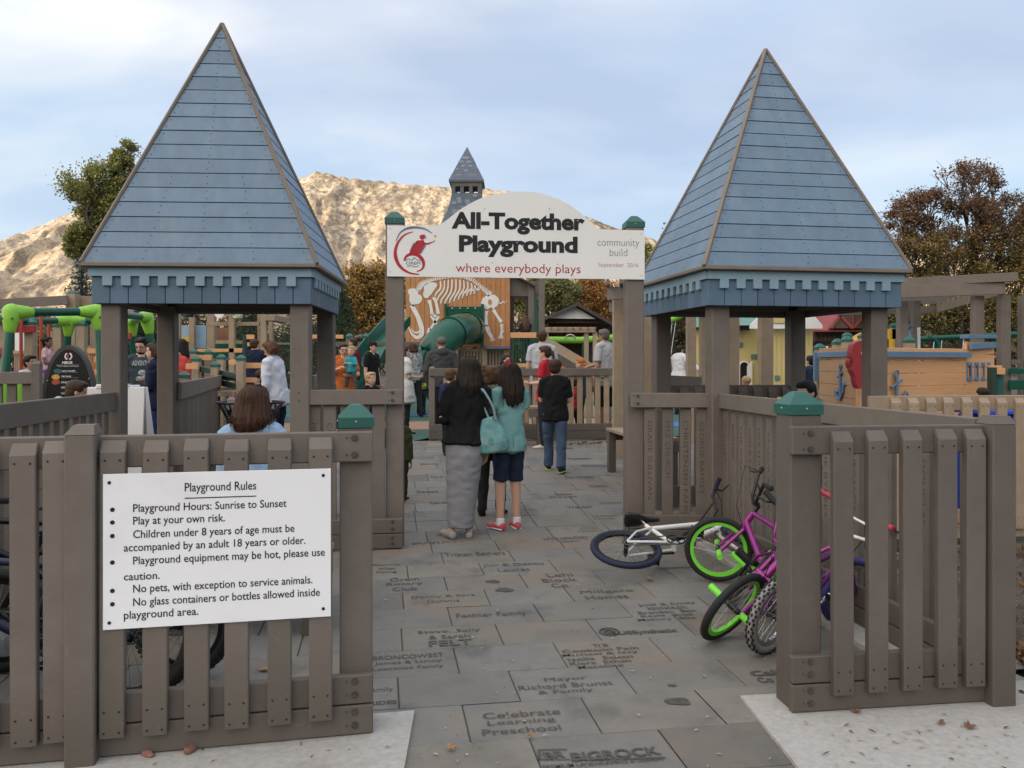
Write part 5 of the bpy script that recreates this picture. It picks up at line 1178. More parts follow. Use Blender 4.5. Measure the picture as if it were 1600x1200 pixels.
for i, (x, y, z, r_, c_) in enumerate(((-.16, -.12, 1.04, .08, (.62, .45, .48)), (.02, -.18, 1.03, .06, (.7, .68, .66)), (.2, -.1, 1.05, .09, (.72, .66, .68)), (.08, .1, 1.06, .08, (.6, .2, .25)), (-.05, .02, 1.05, .1, (.68, .66, .62)), (.24, .06, 1.05, .05, (.7, .3, .35)))):
    t_ = thing('litter', ['pink paper cup with a straw in the litter bin', 'white wrapper at the front of the litter bin', 'white foil wrapper with pink print in the litter bin', 'red wrapper at the back of the litter bin', 'crumpled pale bag in the middle of the litter bin', 'rose wrapper at the right of the litter bin'][i], 'litter', (o.location.x + x, o.location.y + y, o.location.z + z - .03))
    mb = MB()
    if i == 0: mb.tube([(0, 0, -.04), (0, 0, .08)], [.035, .045], 14); mb.tube([(.01, 0, .07), (.02, 0, .17)], .005, 6)
    else:
        mb.ball((0, 0, 0), (r_, r_ * .8, r_ * .6), 12, 8); mb.v = [tuple(Vector(v) * (1 + .25 * mnoise.noise(Vector(v) * 40))) for v in mb.v]
    mb.build('cup' if i == 0 else 'wrapper', mat('litter tone %s' % 'abcdef'[i], c_, .5, .1), t_)
# ================================================================== trees
barkm = mat('bark', (.085, .068, .055), .9, .3, 6, .5, 30); barkg = mat('grey bark', (.17, .15, .13), .9, .25, 6, .4, 30)
nrng = np.random.default_rng(11)
def leaves(name, pts, size, pal, parent, flat=0.3, aspect=.7):
    size = size * .62 if parent else size; pal = np.array(pal) * 1.9 if parent else pal
    """leaf-sized faces at the points, each its own tint"""
    n = len(pts); pts = np.asarray(pts)
    a = nrng.normal(size=(n, 3)); a[:, 2] *= flat + .5; a /= np.linalg.norm(a, axis=1)[:, None]
    h = nrng.normal(size=(n, 3)); b = np.cross(a, h); b /= np.linalg.norm(b, axis=1)[:, None] + 1e-9
    s = size * nrng.uniform(.55, 1.3, n)[:, None]
    A = a * s; B = b * s * aspect * .5
    v = np.stack([pts - A * .5, pts + B, pts + A * .5, pts - B], 1).reshape(-1, 3)
    me = bpy.data.meshes.new(name); me.vertices.add(4 * n); me.vertices.foreach_set('co', v.ravel().astype(np.float32))
    me.loops.add(4 * n); me.loops.foreach_set('vertex_index', np.arange(4 * n, dtype=np.int32)); me.polygons.add(n); me.polygons.foreach_set('loop_start', np.arange(0, 4 * n, 4, dtype=np.int32))
    me.update(calc_edges=True)
    pal = np.array(pal); ix = nrng.integers(0, len(pal), n); c = pal[ix] * nrng.uniform(.75, 1.25, n)[:, None]
    c = np.repeat(np.concatenate([c, np.ones((n, 1))], 1), 4, axis=0).astype(np.float32)
    ca = me.color_attributes.new('tint', 'FLOAT_COLOR', 'CORNER'); ca.data.foreach_set('color', c.ravel())
    return link(name, me, leafm, parent)
leafm = attr_mat('leaf', 'tint', .6, .15, 3, translucent=.3)
def tree(label, px, Y, lobes, pal, dens=1.0, leaf=.16, trunk=.16, cat='tree', group='trees behind the playground', bare=0.0, twigs=16, topal=None, bark=None, tz=None, name='leafy_tree', clump=.55):
    """lobes: ellipsoids (px, py, rx px, ry px) of the crown as seen at distance Y, each as deep as it is wide"""
    x0 = wx(px, Y); z0 = g(Y); s = Y / F
    L = [(np.array([wx(a, Y) - x0, nrng.uniform(-.4, .4) * c * s, wz(b, Y) - z0]), c * s, d * s) for a, b, c, d in lobes]
    o = thing(name, label, cat, (x0, Y, z0), 0, group); mb = MB(); P_ = []; PT = []
    zlow = min(c[2] - rz for c, rx, rz in L); fork = np.array([0, 0, max(.6, min(zlow * 1.0, (tz or 99)))]); mb.tube([(0, 0, -.2), (0, 0, fork[2] * .5), tuple(fork)], [trunk * 1.25, trunk, trunk * .85], 9)
    ztop = max(c[2] + rz for c, rx, rz in L); zbot = zlow
    def limb(a, b, r0, r1, k=4, wob=.12):
        d = np.linalg.norm(b - a); pts = [a + (b - a) * i / k + (nrng.normal(size=3) * d * wob * math.sin(math.pi * i / k)) + np.array([0, 0, d * .06 * math.sin(math.pi * i / k)]) for i in range(k + 1)]
        mb.tube([tuple(p) for p in pts], [r0 + (r1 - r0) * i / k for i in range(k + 1)], 5); return pts
    for (c, rx, rz) in L:
        vol = rx * rx * rz; main = limb(fork, c - np.array([0, 0, rz * .3]), trunk * .34, trunk * .14)
        nb = max(3, int(6 * vol ** .34))
        for j in range(nb * 5):
            d = nrng.normal(size=3); d /= np.linalg.norm(d); d[2] = d[2] * .9 + .15; r_ = nrng.uniform(.45, 1.0) ** .6
            e = c + d * np.array([rx, rx, rz]) * r_; st = main[nrng.integers(2, len(main))]
            br = limb(st, e, trunk * .08, .006, 3, .10)
            cr = clump * nrng.uniform(.55, 1.15) * (vol ** .333) * .62
            isb = nrng.random() < bare * np.clip((e[2] - zbot) / (ztop - zbot) * 1.5 - .3, 0, 1)
            for q in range(twigs // 4):
                e2 = e + nrng.normal(size=3) * cr * .8 + np.array([0, 0, cr * .3 if isb else 0]); limb(br[2], e2, .012, .004, 2, .1)
            m = int((380 if not isb else 60) * dens * nrng.uniform(.5, 1.2)); q = nrng.normal(size=(m, 3)); q *= .62
            pp = e + q * np.array([cr, cr, cr * .8]) + np.array([0, 0, -.08 * cr])
            hi = (pp[:, 2] - zbot) / (ztop - zbot) + nrng.normal(size=m) * .12
            if topal is not None: PT.append(pp[hi > .55]); P_.append(pp[hi <= .55])
            else: P_.append(pp)
    mb.build('trunk', bark or barkm, o, smooth=True); lv = leaves('crown', np.concatenate(P_), leaf, pal, o)
    if topal is not None and sum(len(p) for p in PT): leaves('crown', np.concatenate(PT), leaf, topal, o)
    return o
def conifer(label, px, pyt, Y, rw, pal, group='trees behind the playground', n=26, leaf=.2):
    """spruce: tiers of drooping branches hung with needle tufts; rw is the base half width in px"""
    x0 = wx(px, Y); z0 = g(Y); H = wz(pyt, Y) - z0; Rb = rw * Y / F; o = thing('spruce_tree', label, 'tree', (x0, Y, z0), 0, group)
    mb = MB(); mb.tube([(0, 0, -.2), (0, 0, H * .5), (0, 0, H * .98)], [.16, .10, .015], 8); P_ = []
    for i in range(n):
        t_ = i / n; z = .35 + (H - .4) * t_; rr = Rb * (1 - t_) ** .85 + .12; k = max(5, int(11 * (1 - t_)) + 4)
        for j in range(k):
            an = 2 * math.pi * (j + nrng.random() * .8) / k + i; L_ = rr * nrng.uniform(.72, 1.12); dz = -L_ * .22
            e = np.array([math.cos(an) * L_, math.sin(an) * L_, z + dz]); mb.tube([(0, 0, z), tuple(e * [.5, .5, 1] + [0, 0, -dz * .45]), tuple(e + [0, 0, .05])], [.025, .015, .005], 4)
            m = int(26 * L_ / max(Rb, .1) * 2.2 + 10); u = nrng.random(m) ** .7; pp = np.stack([e[0] * u, e[1] * u, z + dz * u * u], 1) + nrng.normal(size=(m, 3)) * np.array([.13, .13, .07]) * (.6 + L_ * .35)
            P_.append(pp)
    mb.build('trunk', barkm, o, smooth=True); leaves('crown', np.concatenate(P_), leaf, pal, o, aspect=.35); return o
olive = [(.16, .165, .05), (.125, .135, .042), (.20, .19, .062), (.095, .11, .034), (.23, .205, .07)]
brown = [(.105, .056, .036), (.13, .070, .041), (.085, .047, .033), (.15, .09, .048), (.115, .072, .043)]
rust = [(.12, .068, .028), (.155, .09, .034), (.10, .062, .028), (.17, .11, .045), (.085, .07, .03)]
goldol = [(.15, .115, .035), (.115, .10, .03), (.19, .14, .045), (.085, .08, .026), (.14, .09, .03)]
gold = [(.24, .14, .04), (.19, .115, .035), (.28, .18, .06), (.15, .10, .035)]
orangel = [(.22, .11, .035), (.18, .085, .03), (.27, .15, .05), (.14, .08, .03)]
dkgreen = [(.022, .040, .020), (.030, .050, .026), (.018, .032, .017), (.036, .055, .03)]
bluegr = [(.045, .065, .055), (.06, .082, .07), (.035, .05, .042), (.07, .09, .075)]
tree('tall olive green tree rising behind the left pyramid tower', 190, 25, [(150, 292, 44, 32), (150, 340, 26, 26), (178, 312, 34, 30), (196, 275, 24, 26), (140, 362, 22, 20), (128, 300, 24, 22), (200, 243, 20, 20), (192, 255, 14, 16), (165, 335, 30, 26), (128, 375, 22, 18), (115, 392, 14, 12), (180, 375, 34, 36), (225, 320, 40, 60), (235, 390, 50, 50)], olive, .95, .125, .16)
tree('broad brown tree half bare at the top at the right edge', 1500, 26, [(1410, 345, 34, 40), (1455, 330, 40, 44), (1500, 300, 36, 46), (1535, 290, 30, 40), (1560, 345, 44, 50), (1600, 340, 40, 50), (1420, 410, 46, 46), (1480, 400, 56, 60), (1545, 410, 56, 60), (1610, 420, 50, 60), (1440, 480, 60, 50), (1520, 490, 66, 54), (1600, 500, 60, 50), (1384, 470, 32, 50), (1650, 400, 50, 90)],
     goldol, 1.05, .125, .24, bare=.68, topal=brown, clump=.50)
conifer('low grey blue spruce between the olive tree and the left tower', 128, 398, 28, 62, bluegr, leaf=.22)
conifer('dark spruce behind the green tube ring', 222, 440, 30, 55, dkgreen)
conifer('dark spruce seen under the middle of the left tower roof', 395, 420, 30, 80, dkgreen)
conifer('tall narrow dark green pine beside the golden tree', 533, 434, 33, 40, dkgreen)
tree('golden autumn tree between the left tower and the arch', 580, 37, [(560, 445, 32, 30), (590, 440, 30, 26), (548, 480, 34, 34), (585, 490, 40, 40), (612, 470, 26, 40)], gold, 1.0, .2, .2)
tree('yellowish tree low behind the red poles at the far left', 30, 36, [(20, 510, 30, 22), (60, 515, 34, 24), (-20, 512, 30, 26), (90, 528, 24, 18)], [(.21, .16, .09), (.26, .19, .11), (.16, .13, .07)], .7, .2, .14)
tree('pale green tree beside the balcony playhouse', 862, 50, [(855, 456, 34, 32), (878, 462, 26, 26), (835, 470, 30, 30)], [(.13, .13, .05), (.17, .16, .07), (.10, .10, .04)], .8, .22, .2)
tree('orange brown autumn tree above the picnic shelter', 920, 52, [(905, 466, 36, 32), (935, 480, 36, 36), (900, 500, 40, 30), (955, 508, 26, 26), (930, 452, 22, 18)], orangel, 1.0, .24, .22)
tree('green tree peeking out between the arch and the right tower', 1030, 40, [(1024, 410, 24, 34), (1040, 440, 30, 34), (1015, 450, 20, 30), (1050, 390, 24, 30)], olive, .9, .2, .2)
tree('dark brown green tree seen through the right tower posts', 1095, 36, [(1085, 500, 40, 30), (1120, 505, 36, 28), (1060, 520, 26, 26), (1110, 470, 40, 30)], [(.06, .055, .028), (.08, .06, .03), (.045, .045, .022)], .9, .2, .18)
tree('golden tree under the right eave behind the red barn', 1350, 40, [(1340, 490, 40, 40), (1385, 500, 40, 36), (1300, 480, 30, 30)], goldol, .7, .22, .2)
conifer('dark spruce behind the light blue wall under the left tower', 300, 430, 36, 70, dkgreen)
conifer('dark spruce behind the right front post of the left tower', 470, 440, 36, 70, dkgreen)
# pale shrubs behind the swing
for i, (px, lb) in enumerate(((1468, 'pale yellow green shrub behind the ship rail, left of two'), (1502, 'pale yellow green shrub behind the ship rail, right of two'))):
    o = thing('shrub', lb, 'shrub', (wx(px, 24), 24, .25), 0, 'pale shrubs behind the swing frame'); mb = MB(); P_ = []
    for k in range(46):
        an = nrng.uniform(0, 6.28); r_ = nrng.uniform(.2, .75); e = np.array([math.cos(an) * r_, math.sin(an) * r_, nrng.uniform(.6, 1.25)]); mb.tube([(0, 0, 0), tuple(e * [.6, .6, .75]), tuple(e)], [.01, .008, .004], 4)
        P_.append(e * nrng.uniform(.6, 1.05, (26, 1)) + nrng.normal(size=(26, 3)) * .07)
    mb.build('stem', barkm, o); leaves('foliage', np.concatenate(P_), .13, [(.22, .21, .09), (.29, .27, .13), (.16, .17, .07)], o, aspect=.3)
# far wood across the flat, one mass
P_ = []; n = 420
xs = nrng.uniform(-150, 150, n); yy = nrng.uniform(85, 130, n); hh = nrng.uniform(5.0, 9.0, n)
for x, y, h in zip(xs, yy, hh):
    m = 150; q = nrng.normal(size=(m, 3)); q /= np.linalg.norm(q, axis=1)[:, None]; q *= (nrng.random(m) ** .4)[:, None]; P_.append(q * np.array([3.2, 3.2, h * .5]) + np.array([x, y, h * .5 + .2]))
wd = leaves('far_wood', np.concatenate(P_), .8, [(.13, .095, .04), (.10, .085, .035), (.07, .07, .03), (.16, .10, .04), (.05, .06, .028)], None); wd['kind'] = 'stuff'
# ================================================================== people
VG = Vector
_tmp = []
def remesh(mb, voxel, smooth=4, name='body'):
    """closed overlapping shapes -> one continuous skin"""
    me = mb.mesh('raw'); o = bpy.data.objects.new('raw', me); COL.objects.link(o)
    m = o.modifiers.new('r', 'REMESH'); m.mode = 'VOXEL'; m.voxel_size = voxel; m.use_smooth_shade = True
    if smooth: s = o.modifiers.new('s', 'SMOOTH'); s.iterations = smooth; s.factor = .5
    dg = bpy.context.evaluated_depsgraph_get(); out = bpy.data.meshes.new_from_object(o.evaluated_get(dg)); out.name = name
    bpy.data.objects.remove(o); bpy.data.meshes.remove(me)
    out.materials.clear(); out.polygons.foreach_set('use_smooth', [True] * len(out.polygons)); return out
def append_mesh(me, mb):
    """adds mb's faces to a finished mesh"""
    bm = bmesh.new(); bm.from_mesh(me); vs = [bm.verts.new(v) for v in mb.v]
    for f in mb.f:
        try: fc = bm.faces.new([vs[i] for i in f]); fc.smooth = True
        except ValueError: pass
    bmesh.ops.recalc_face_normals(bm, faces=bm.faces); bm.to_mesh(me); bm.free()
def drape(me, amp, mode):
    """folds: vertices pushed along their normals by slanting ridges"""
    n = len(me.vertices); co = np.empty(n * 3, np.float32); me.vertices.foreach_get('co', co); co = co.reshape(-1, 3); nm = np.empty(n * 3, np.float32); me.vertices.foreach_get('normal', nm); nm = nm.reshape(-1, 3)
    x, y, z = co.T; s0 = float(nrng.uniform(0, 9)); wob = vnoise(x * 6 + s0, z * 5 + s0, 7) * 1.6 + vnoise(y * 7 + s0, z * 6, 9)
    if mode: d = np.sin((z * 1.0 + x * .55) * 46 + wob * 2.4) * np.clip((z - .3) * 3, .15, 1) + .6 * np.sin((z - x * .3) * 71 + wob * 3)
    else: d = np.sin((z * .8 + x * .9) * 34 + wob * 3.0) * .6 + vnoise(x * 13 + s0, z * 9, 3) * .9 + np.sin((z - x * .8) * 27 + wob * 4) * .4
    co += nm * (d * amp)[:, None]; me.vertices.foreach_set('co', co.astype(np.float32).ravel()); me.update()
def skin_mat(c):
    return mat('skin %d' % (int(c[0] * 1000)), c, .5, .06, 20, .05, 150, spec=.35)
SK = {'fair': (.56, .34, .245), 'light': (.50, .295, .205), 'tan': (.36, .20, .13), 'brown': (.21, .115, .075)}
def cloth(c, name=None, sc=9, b_=.35, stretch=(1, 1, 1)):
    return mat(name or 'cloth %02x%02x%02x' % tuple(int(min(v, 1) * 255) for v in c), c, .85, .12, 6, b_, sc, stretch=stretch, spec=.15)
def hair_mat(c): return mat('hair %02x%02x%02x' % tuple(int(v * 255) for v in c), c, .50, .35, 26, .5, 70, stretch=(6, 6, .5), spec=.22)
HR = {'black': (.010, .009, .009), 'dark': (.022, .014, .010), 'brown': (.055, .030, .018), 'chestnut': (.050, .020, .010), 'blond': (.42, .29, .14), 'grey': (.12, .105, .095), 'red': (.42, .13, .035), 'dyed': (.11, .045, .025), 'auburn': (.10, .055, .028)}
ARM = {  # (upper, fore) directions for the person's own left side (x to the left of the facing direction is +)
    'down': ((.16, .02, -1), (.06, -.16, -1)), 'front': ((.12, -.1, -1), (-.55, -.75, -.05)), 'pocket': ((.28, .18, -1), (-.25, -.35, -1)), 'hip': ((.45, .15, -1), (-.8, -.5, -.15)),
    'fwd': ((.15, -.75, -.75), (.0, -1, -.1)), 'reach': ((.3, -.8, -.35), (.1, -1, -.05)), 'up': ((.15, -.35, -.8), (-.05, -.55, .85)), 'side': ((.75, -.2, -.65), (.55, -.55, -.5)), 'hold': ((.25, -.35, -.9), (-.45, -.85, .25)), 'low_hold': ((.25, -.05, -1), (-.6, -.7, -.05)), 'back': ((.15, .35, -1), (.05, .05, -1)), 'down_fwd': ((.12, -.25, -1), (-.05, -.5, -.9))}
def person(label, px, Y, rot, H, top, bottom, hair, skin='fair', arms=('down', 'down'), legs='stand', lean=0.0, shoes=(.03, .03, .03), z=None, kid=False, head_turn=0.0, head_tilt=0.0, voxel=.016, cat='person', x=None, seat=.45, extra=None, sturdy=1.0, hat=None, glasses=None, group=None, plus_x=0):
    z = g(Y) if z is None else z; x = wx(px, Y) if x is None else x
    o = thing('person', label, cat, (x, Y, z), R(rot), group); sm = skin_mat(SK[skin])
    hh = .152 + .044 * H; hw = hh * .36; chin = H - hh; sh = chin - .030 * H; hip = sh - (.305 if not kid else .30) * H; 
    sw = (.104 if not kid else .100) * H * sturdy; tw = .098 * H * sturdy; k_ = .98 if not kid else 1.0
    ua, fa = .172 * H, .150 * H
    thigh = (hip - .035 * H) * .50; shin = (hip - .035 * H) * .50
    dz = 0.0
    if legs == 'sit': dz = seat + .055 * H - hip
    B = Matrix.Translation((0, 0, hip + dz)) @ Matrix.Rotation(R(lean), 4, 'X') @ Matrix.Translation((0, 0, -hip))   # upper body leans about the hips
    T = lambda p: B @ VG(p)
    hc = T((0, -.012 * H, chin + hh * .5)); HM = Matrix.Translation(hc) @ Matrix.Rotation(R(head_turn), 4, 'Z') @ Matrix.Rotation(R(head_tilt + lean * .3), 4, 'X')
    hp = lambda a, b_, c: HM @ VG((a * hw, b_ * hw, c * hh))
    XA = (1, 0, 0)
    # ---- skeleton
    S = [T((s * sw, .0, sh - .012 * H)) for s in (1, -1)]; EL = []; WR = []; HD = []
    for i, s in enumerate((1, -1)):
        a = arms[i]; u, f = ARM[a] if isinstance(a, str) else a
        u = VG((u[0] * s, u[1], u[2])).normalized(); f = VG((f[0] * s, f[1], f[2])).normalized()
        e = S[i] + u * ua; w = e + f * fa; EL.append(e); WR.append(w); HD.append(f)
    HP = [VG((s * .052 * H * sturdy, 0, hip + dz)) for s in (1, -1)]; KN = []; AN = []; TO = []
    for i, s in enumerate((1, -1)):
        h = HP[i]
        if legs == 'sit': k = h + VG((s * .03 * H, -thigh * .98, -.0)); a = k + VG((0, .03, -min(shin, k.z - .05 * H)))
        elif legs == 'stride': sg = s; k = h + VG((s * .012, -.10 * sg * thigh * 2, -thigh * .97)); a = k + VG((0, .07 * H if sg < 0 else -.02 * H, -shin * .985))
        elif legs == 'apart': k = h + VG((s * -.006 * H, -.012 * H, -thigh)); a = k + VG((s * .008 * H, .018 * H, -shin))
        elif legs == 'wide': k = h + VG((s * .05 * H, -.015 * H, -thigh)); a = k + VG((s * .03 * H, .02 * H, -shin))
        else: k = h + VG((s * .006 * H, -.012 * H, -thigh)); a = k + VG((s * .004 * H, .018 * H, -shin))
        KN.append(k); AN.append(a); TO.append(a + VG((s * .02 * H, -.092 * H, -.012 * H)))
    # ---- body, one skin
    mb = MB()
    tor = [(hip - .045 * H, .086, .064), (hip + .02 * H, .092, .064), (hip + .10 * H, .078, .055), (hip + .2 * H, .092, .060), (sh - .03 * H, .098, .054), (sh + .005 * H, .062, .040), (sh + .02 * H, .036, .034)]
    mb.cap_tube([T((0, 0, p[0])) for p in tor], [p[1] * H * sturdy for p in tor], 16, XA, [p[2] * H * sturdy for p in tor], k=.5)
    mb.cap_tube([T((0, 0, sh)), T((0, -.004 * H, chin + hh * .15))], [.031 * H, .029 * H], 12)
    # head: cranium, jaw, nose, ears
    mb.ball(hp(0, .12, .16), (hw * .98, hw * 1.16, hh * .36), 16, 12, HM.to_3x3()); mb.ball(hp(0, -.18, -.10), (hw * .84, hw * .86, hh * .36), 14, 10, HM.to_3x3()); mb.ball(hp(0, -.52, -.34), (hw * .46, hw * .40, hh * .13), 12, 8, HM.to_3x3())
    mb.cap_tube([hp(0, -.98, .05), hp(0, -1.16, -.11)], [hw * .10, hw * .17], 8)
    for s in (1, -1): mb.ball(hp(s * .98, .12, -.02), (hw * .10, hw * .20, hh * .12), 8, 6, HM.to_3x3())
    for i, s in enumerate((1, -1)):
        mb.cap_tube([T((0, .004 * H, sh + .030 * H)), T((s * sw * .55, .004 * H, sh + .004 * H)), S[i]], [.026 * H, .030 * H, .028 * H], 10)
        mb.cap_tube([T((s * sw * .75, 0, sh - .004 * H)), S[i], S[i].lerp(EL[i], .5), EL[i]], [.032 * H, .030 * H, .026 * H, .022 * H], 10)
        mb.cap_tube([EL[i], EL[i].lerp(WR[i], .35), WR[i]], [.022 * H, .0225 * H, .0155 * H], 10)
        mb.cap_tube([HP[i] + VG((0, 0, .02 * H)), HP[i].lerp(KN[i], .4), KN[i]], [.056 * H * sturdy, .048 * H * sturdy, .033 * H], 12)
        mb.cap_tube([KN[i], KN[i].lerp(AN[i], .35), AN[i]], [.033 * H, .033 * H * sturdy, .020 * H], 12); mb.cap_tube([AN[i], AN[i].lerp(TO[i], .6) - VG((0, 0, .012 * H)), TO[i] - VG((0, 0, .008 * H))], [.022 * H, .024 * H, .020 * H], 8)
        f = HD[i]; mb.cap_tube([WR[i] - f * .01, WR[i] + f * .045 * H], [.017 * H, .024 * H], 10, VG((0, 1, .2)), [.013 * H, .012 * H])
    body = remesh(mb, voxel, 3); fb = MB()
    for i, s in enumerate((1, -1)):   # fingers and thumb
        f = HD[i]; side = VG((0, 1, 0)) - f * f.y
        if side.length < .1: side = VG((s, 0, 0)) - f * f.x * s
        side.normalize(); pal_ = VG((-s, 0, 0)) - f * (-s * f.x); pal_ = (pal_ - side * pal_.dot(side))
        pal_ = pal_.normalized() if pal_.length > .05 else f.cross(side).normalized()
        fl = .05 * H
        for j, (of, ln) in enumerate(((-.017, .86), (-.006, 1.0), (.006, .94), (.017, .74))):
            a = WR[i] + f * (.052 * H) + side * of * H; b_ = a + f * fl * ln * .5 + pal_ * fl * .08; c = b_ + f * fl * ln * .36 + pal_ * fl * .28; d = c + f * fl * .08 * ln + pal_ * fl * .22
            fb.cap_tube([a - f * .012 * H, a, b_, c, d], [.0056 * H, .0056 * H, .0052 * H, .0047 * H, .0038 * H], 6)
        a = WR[i] + f * .022 * H - side * .020 * H; fb.cap_tube([a, a + f * .022 * H - side * .014 * H + pal_ * .008 * H, a + f * .042 * H - side * .013 * H + pal_ * .014 * H], [.0085 * H, .0068 * H, .005 * H], 6)
    append_mesh(body, fb); link('body', body, sm, o)
    # ---- face
    eb = MB(); wb = MB(); bb = MB()
    for s in (1, -1):
        wb.ball(hp(s * .38, -.90, .02), (hw * .15, hw * .10, hh * .034), 8, 6, HM.to_3x3()); eb.ball(hp(s * .38, -.975, .02), (hw * .075, hw * .05, hh * .030), 8, 6, HM.to_3x3())
        bb.cap_tube([hp(s * .20, -.98, .095), hp(s * .40, -.965, .112), hp(s * .58, -.86, .092)], [hw * .05, hw * .055, hw * .03], 6)
    wb.build('eye', mat('eye white', (.62, .60, .57), .3, 0), o, smooth=True); eb.build('pupil', mat('pupil', (.02, .014, .01), .2, 0), o, smooth=True)
    hcol = HR[hair[1]] if isinstance(hair[1], str) else hair[1]; hm = hair_mat(hcol)
    bb.build('eyebrow', hm, o, smooth=True); lb = MB(); lb.cap_tube([hp(-.26, -.87, -.245), hp(0, -.97, -.25), hp(.26, -.87, -.245)], [hw * .05, hw * .075, hw * .05], 8); lb.build('mouth', mat('lips', (.40, .155, .12), .45, .1), o, smooth=True)
    if glasses:
        gb = MB(); gm = mat('glasses frame', (.012, .012, .014), .25, 0)
        for s in (1, -1):
            if glasses == 'sun': gb.ball(hp(s * .40, -1.02, .015), (hw * .32, hw * .06, hh * .085), 10, 8, HM.to_3x3())
            else: gb.tube([hp(s * .40 + .30 * math.cos(a), -1.04, .015 + .075 * math.sin(a)) for a in [i / 14 * 2 * math.pi for i in range(14)]], hw * .035, 6, closed=True)
            gb.tube([hp(s * .68, -1.0, .03), hp(s * 1.02, -.2, .04), hp(s * 1.04, .15, .03)], hw * .035, 6)
        gb.tube([hp(-.12, -1.06, .03), hp(.12, -1.06, .03)], hw * .035, 6); gb.build('glasses', gm, o)
    # ---- hair
    st = hair[0]; hb = MB()
    if st != 'none':
        hb.ball(hp(0, .26, .20), (hw * 1.09, hw * 1.14, hh * .355), 16, 12, HM.to_3x3())
        if st == 'buzz': pass
        else:
            hb.ball(hp(0, -.28, .40), (hw * .92, hw * .74, hh * .15), 14, 8, HM.to_3x3()); hb.ball(hp(0, .52, .0), (hw * .98, hw * .78, hh * .34), 14, 10, HM.to_3x3())
            for s in (1, -1): hb.ball(hp(s * .80, .05, .22), (hw * .32, hw * .62, hh * .20), 10, 8, HM.to_3x3())
        dn = lambda p, l, out=0.0: p + VG((0, out, -l))
        if st in ('bob', 'long', 'vlong'):
            ln = {'bob': .62, 'long': 1.25, 'vlong': 1.75}[st] * hh * (hair[2] if len(hair) > 2 else 1)
            for a in (-1.25, -.85, -.45, 0, .45, .85, 1.25):
                p = hp(math.sin(a) * .92, math.cos(a) * .80 + .16, .22); l2 = ln * (1 - .10 * abs(a)) * nrng.uniform(.94, 1.06); q = hp(math.sin(a) * 1.12, math.cos(a) * .98 + .2, -.28)
                e = q + VG((math.sin(a) * hw * .12, .03 * H * .5, -l2 + .55 * hh)); e.y = max(e.y, q.y * .6 + .02)
                hb.cap_tube([p, q, q.lerp(e, .55) + VG((nrng.uniform(-1, 1) * .006, .006, 0)), e], [hw * .36, hw * .44, hw * .40, hw * .20], 9, k=.7)
        if st == 'pony':
            q = hp(0, 1.25, .12); hb.ball(hp(0, 1.2, .14), hw * .3, 8, 6); hb.cap_tube([q, q + VG((0, .03, -.02)), q + VG((.01, .05, -.12)), q + VG((0, .03, -.24))], [hw * .25, hw * .33, hw * .3, hw * .1], 8)
        if st == 'bun': hb.ball(hp(0, 1.25, .25), hw * .45, 10, 8)
        if st == 'curly':
            for j in range(46):
                a = nrng.uniform(-2.2, 2.2); c = nrng.uniform(-.75, .5); hb.ball(hp(math.sin(a) * 1.05, math.cos(a) * .85 + .25, c), hw * nrng.uniform(.2, .36), 8, 6)
        if st == 'tousled':
            for j in range(26):
                a = nrng.uniform(-3.1, 3.1); hb.ball(hp(math.sin(a) * .75, math.cos(a) * .75 + .05, .42 + nrng.uniform(-.06, .09)), hw * nrng.uniform(.16, .3), 8, 6)
        hme = remesh(hb, max(voxel * .75, .009), 2, 'hair'); 
        ls = max(1, len(hme.vertices)); hme.vertices.foreach_get
        co_ = np.empty(ls * 3, np.float32); hme.vertices.foreach_get('co', co_); co_ = co_.reshape(-1, 3); c0 = np.array(hc)
        dd = co_ - c0; an_ = np.arctan2(dd[:, 0], dd[:, 1]); rip = np.sin(an_ * 26 + co_[:, 2] * 18) * .0025 + np.sin(an_ * 47 - co_[:, 2] * 31) * .0016
        nn_ = dd / (np.linalg.norm(dd[:, :2], axis=1)[:, None] + 1e-4); co_[:, :2] += nn_[:, :2] * rip[:, None] * min(1, hh * 5); hme.vertices.foreach_set('co', co_.ravel()); hme.update()
        hob = link('hair', hme, hm, o)
        if st in ('long', 'vlong', 'bob', 'curly', 'pony') and voxel < .0135:
            sb = MB(); nst = 420
            for j in range(nst):
                a = nrng.uniform(-1.75, 1.75) if st != 'bob' else nrng.uniform(-1.9, 1.9); rr_ = nrng.uniform(.97, 1.09); p0 = hp(math.sin(a) * .35 * nrng.uniform(.2, 1.6), math.cos(a) * .35 + .2, .53 + nrng.uniform(-.03, .03)); p1 = hp(math.sin(a) * 1.02 * rr_, math.cos(a) * 1.02 * rr_ + .2, .22); p2 = hp(math.sin(a) * 1.2 * rr_, math.cos(a) * 1.15 * rr_ + .22, -.22)
                L2 = ({'bob': .62, 'long': 1.25, 'vlong': 1.75}.get(st, .8)) * hh * (hair[2] if len(hair) > 2 else 1) * (1 - .10 * abs(a)) * nrng.uniform(.72, 1.10)
                p3 = p2 + VG((math.sin(a) * hw * .10 + nrng.normal() * .012, nrng.uniform(.0, .022), -(L2 - .5 * hh) * .55)); p4 = p2 + VG((math.sin(a) * hw * .12 + nrng.normal() * .018, nrng.uniform(.0, .026), -(L2 - .5 * hh)))
                p3.y = max(p3.y, p2.y * .75 + .028); p4.y = max(p4.y, p2.y * .62 + .03)
                sb.tube(spline([p0, p1, p2, p3, p4], 3), [.0022] * 9 + [.0018, .0015, .0011, .0005], 3)
            sb.build('hair_strands', hm, hob, smooth=True, fix=False)
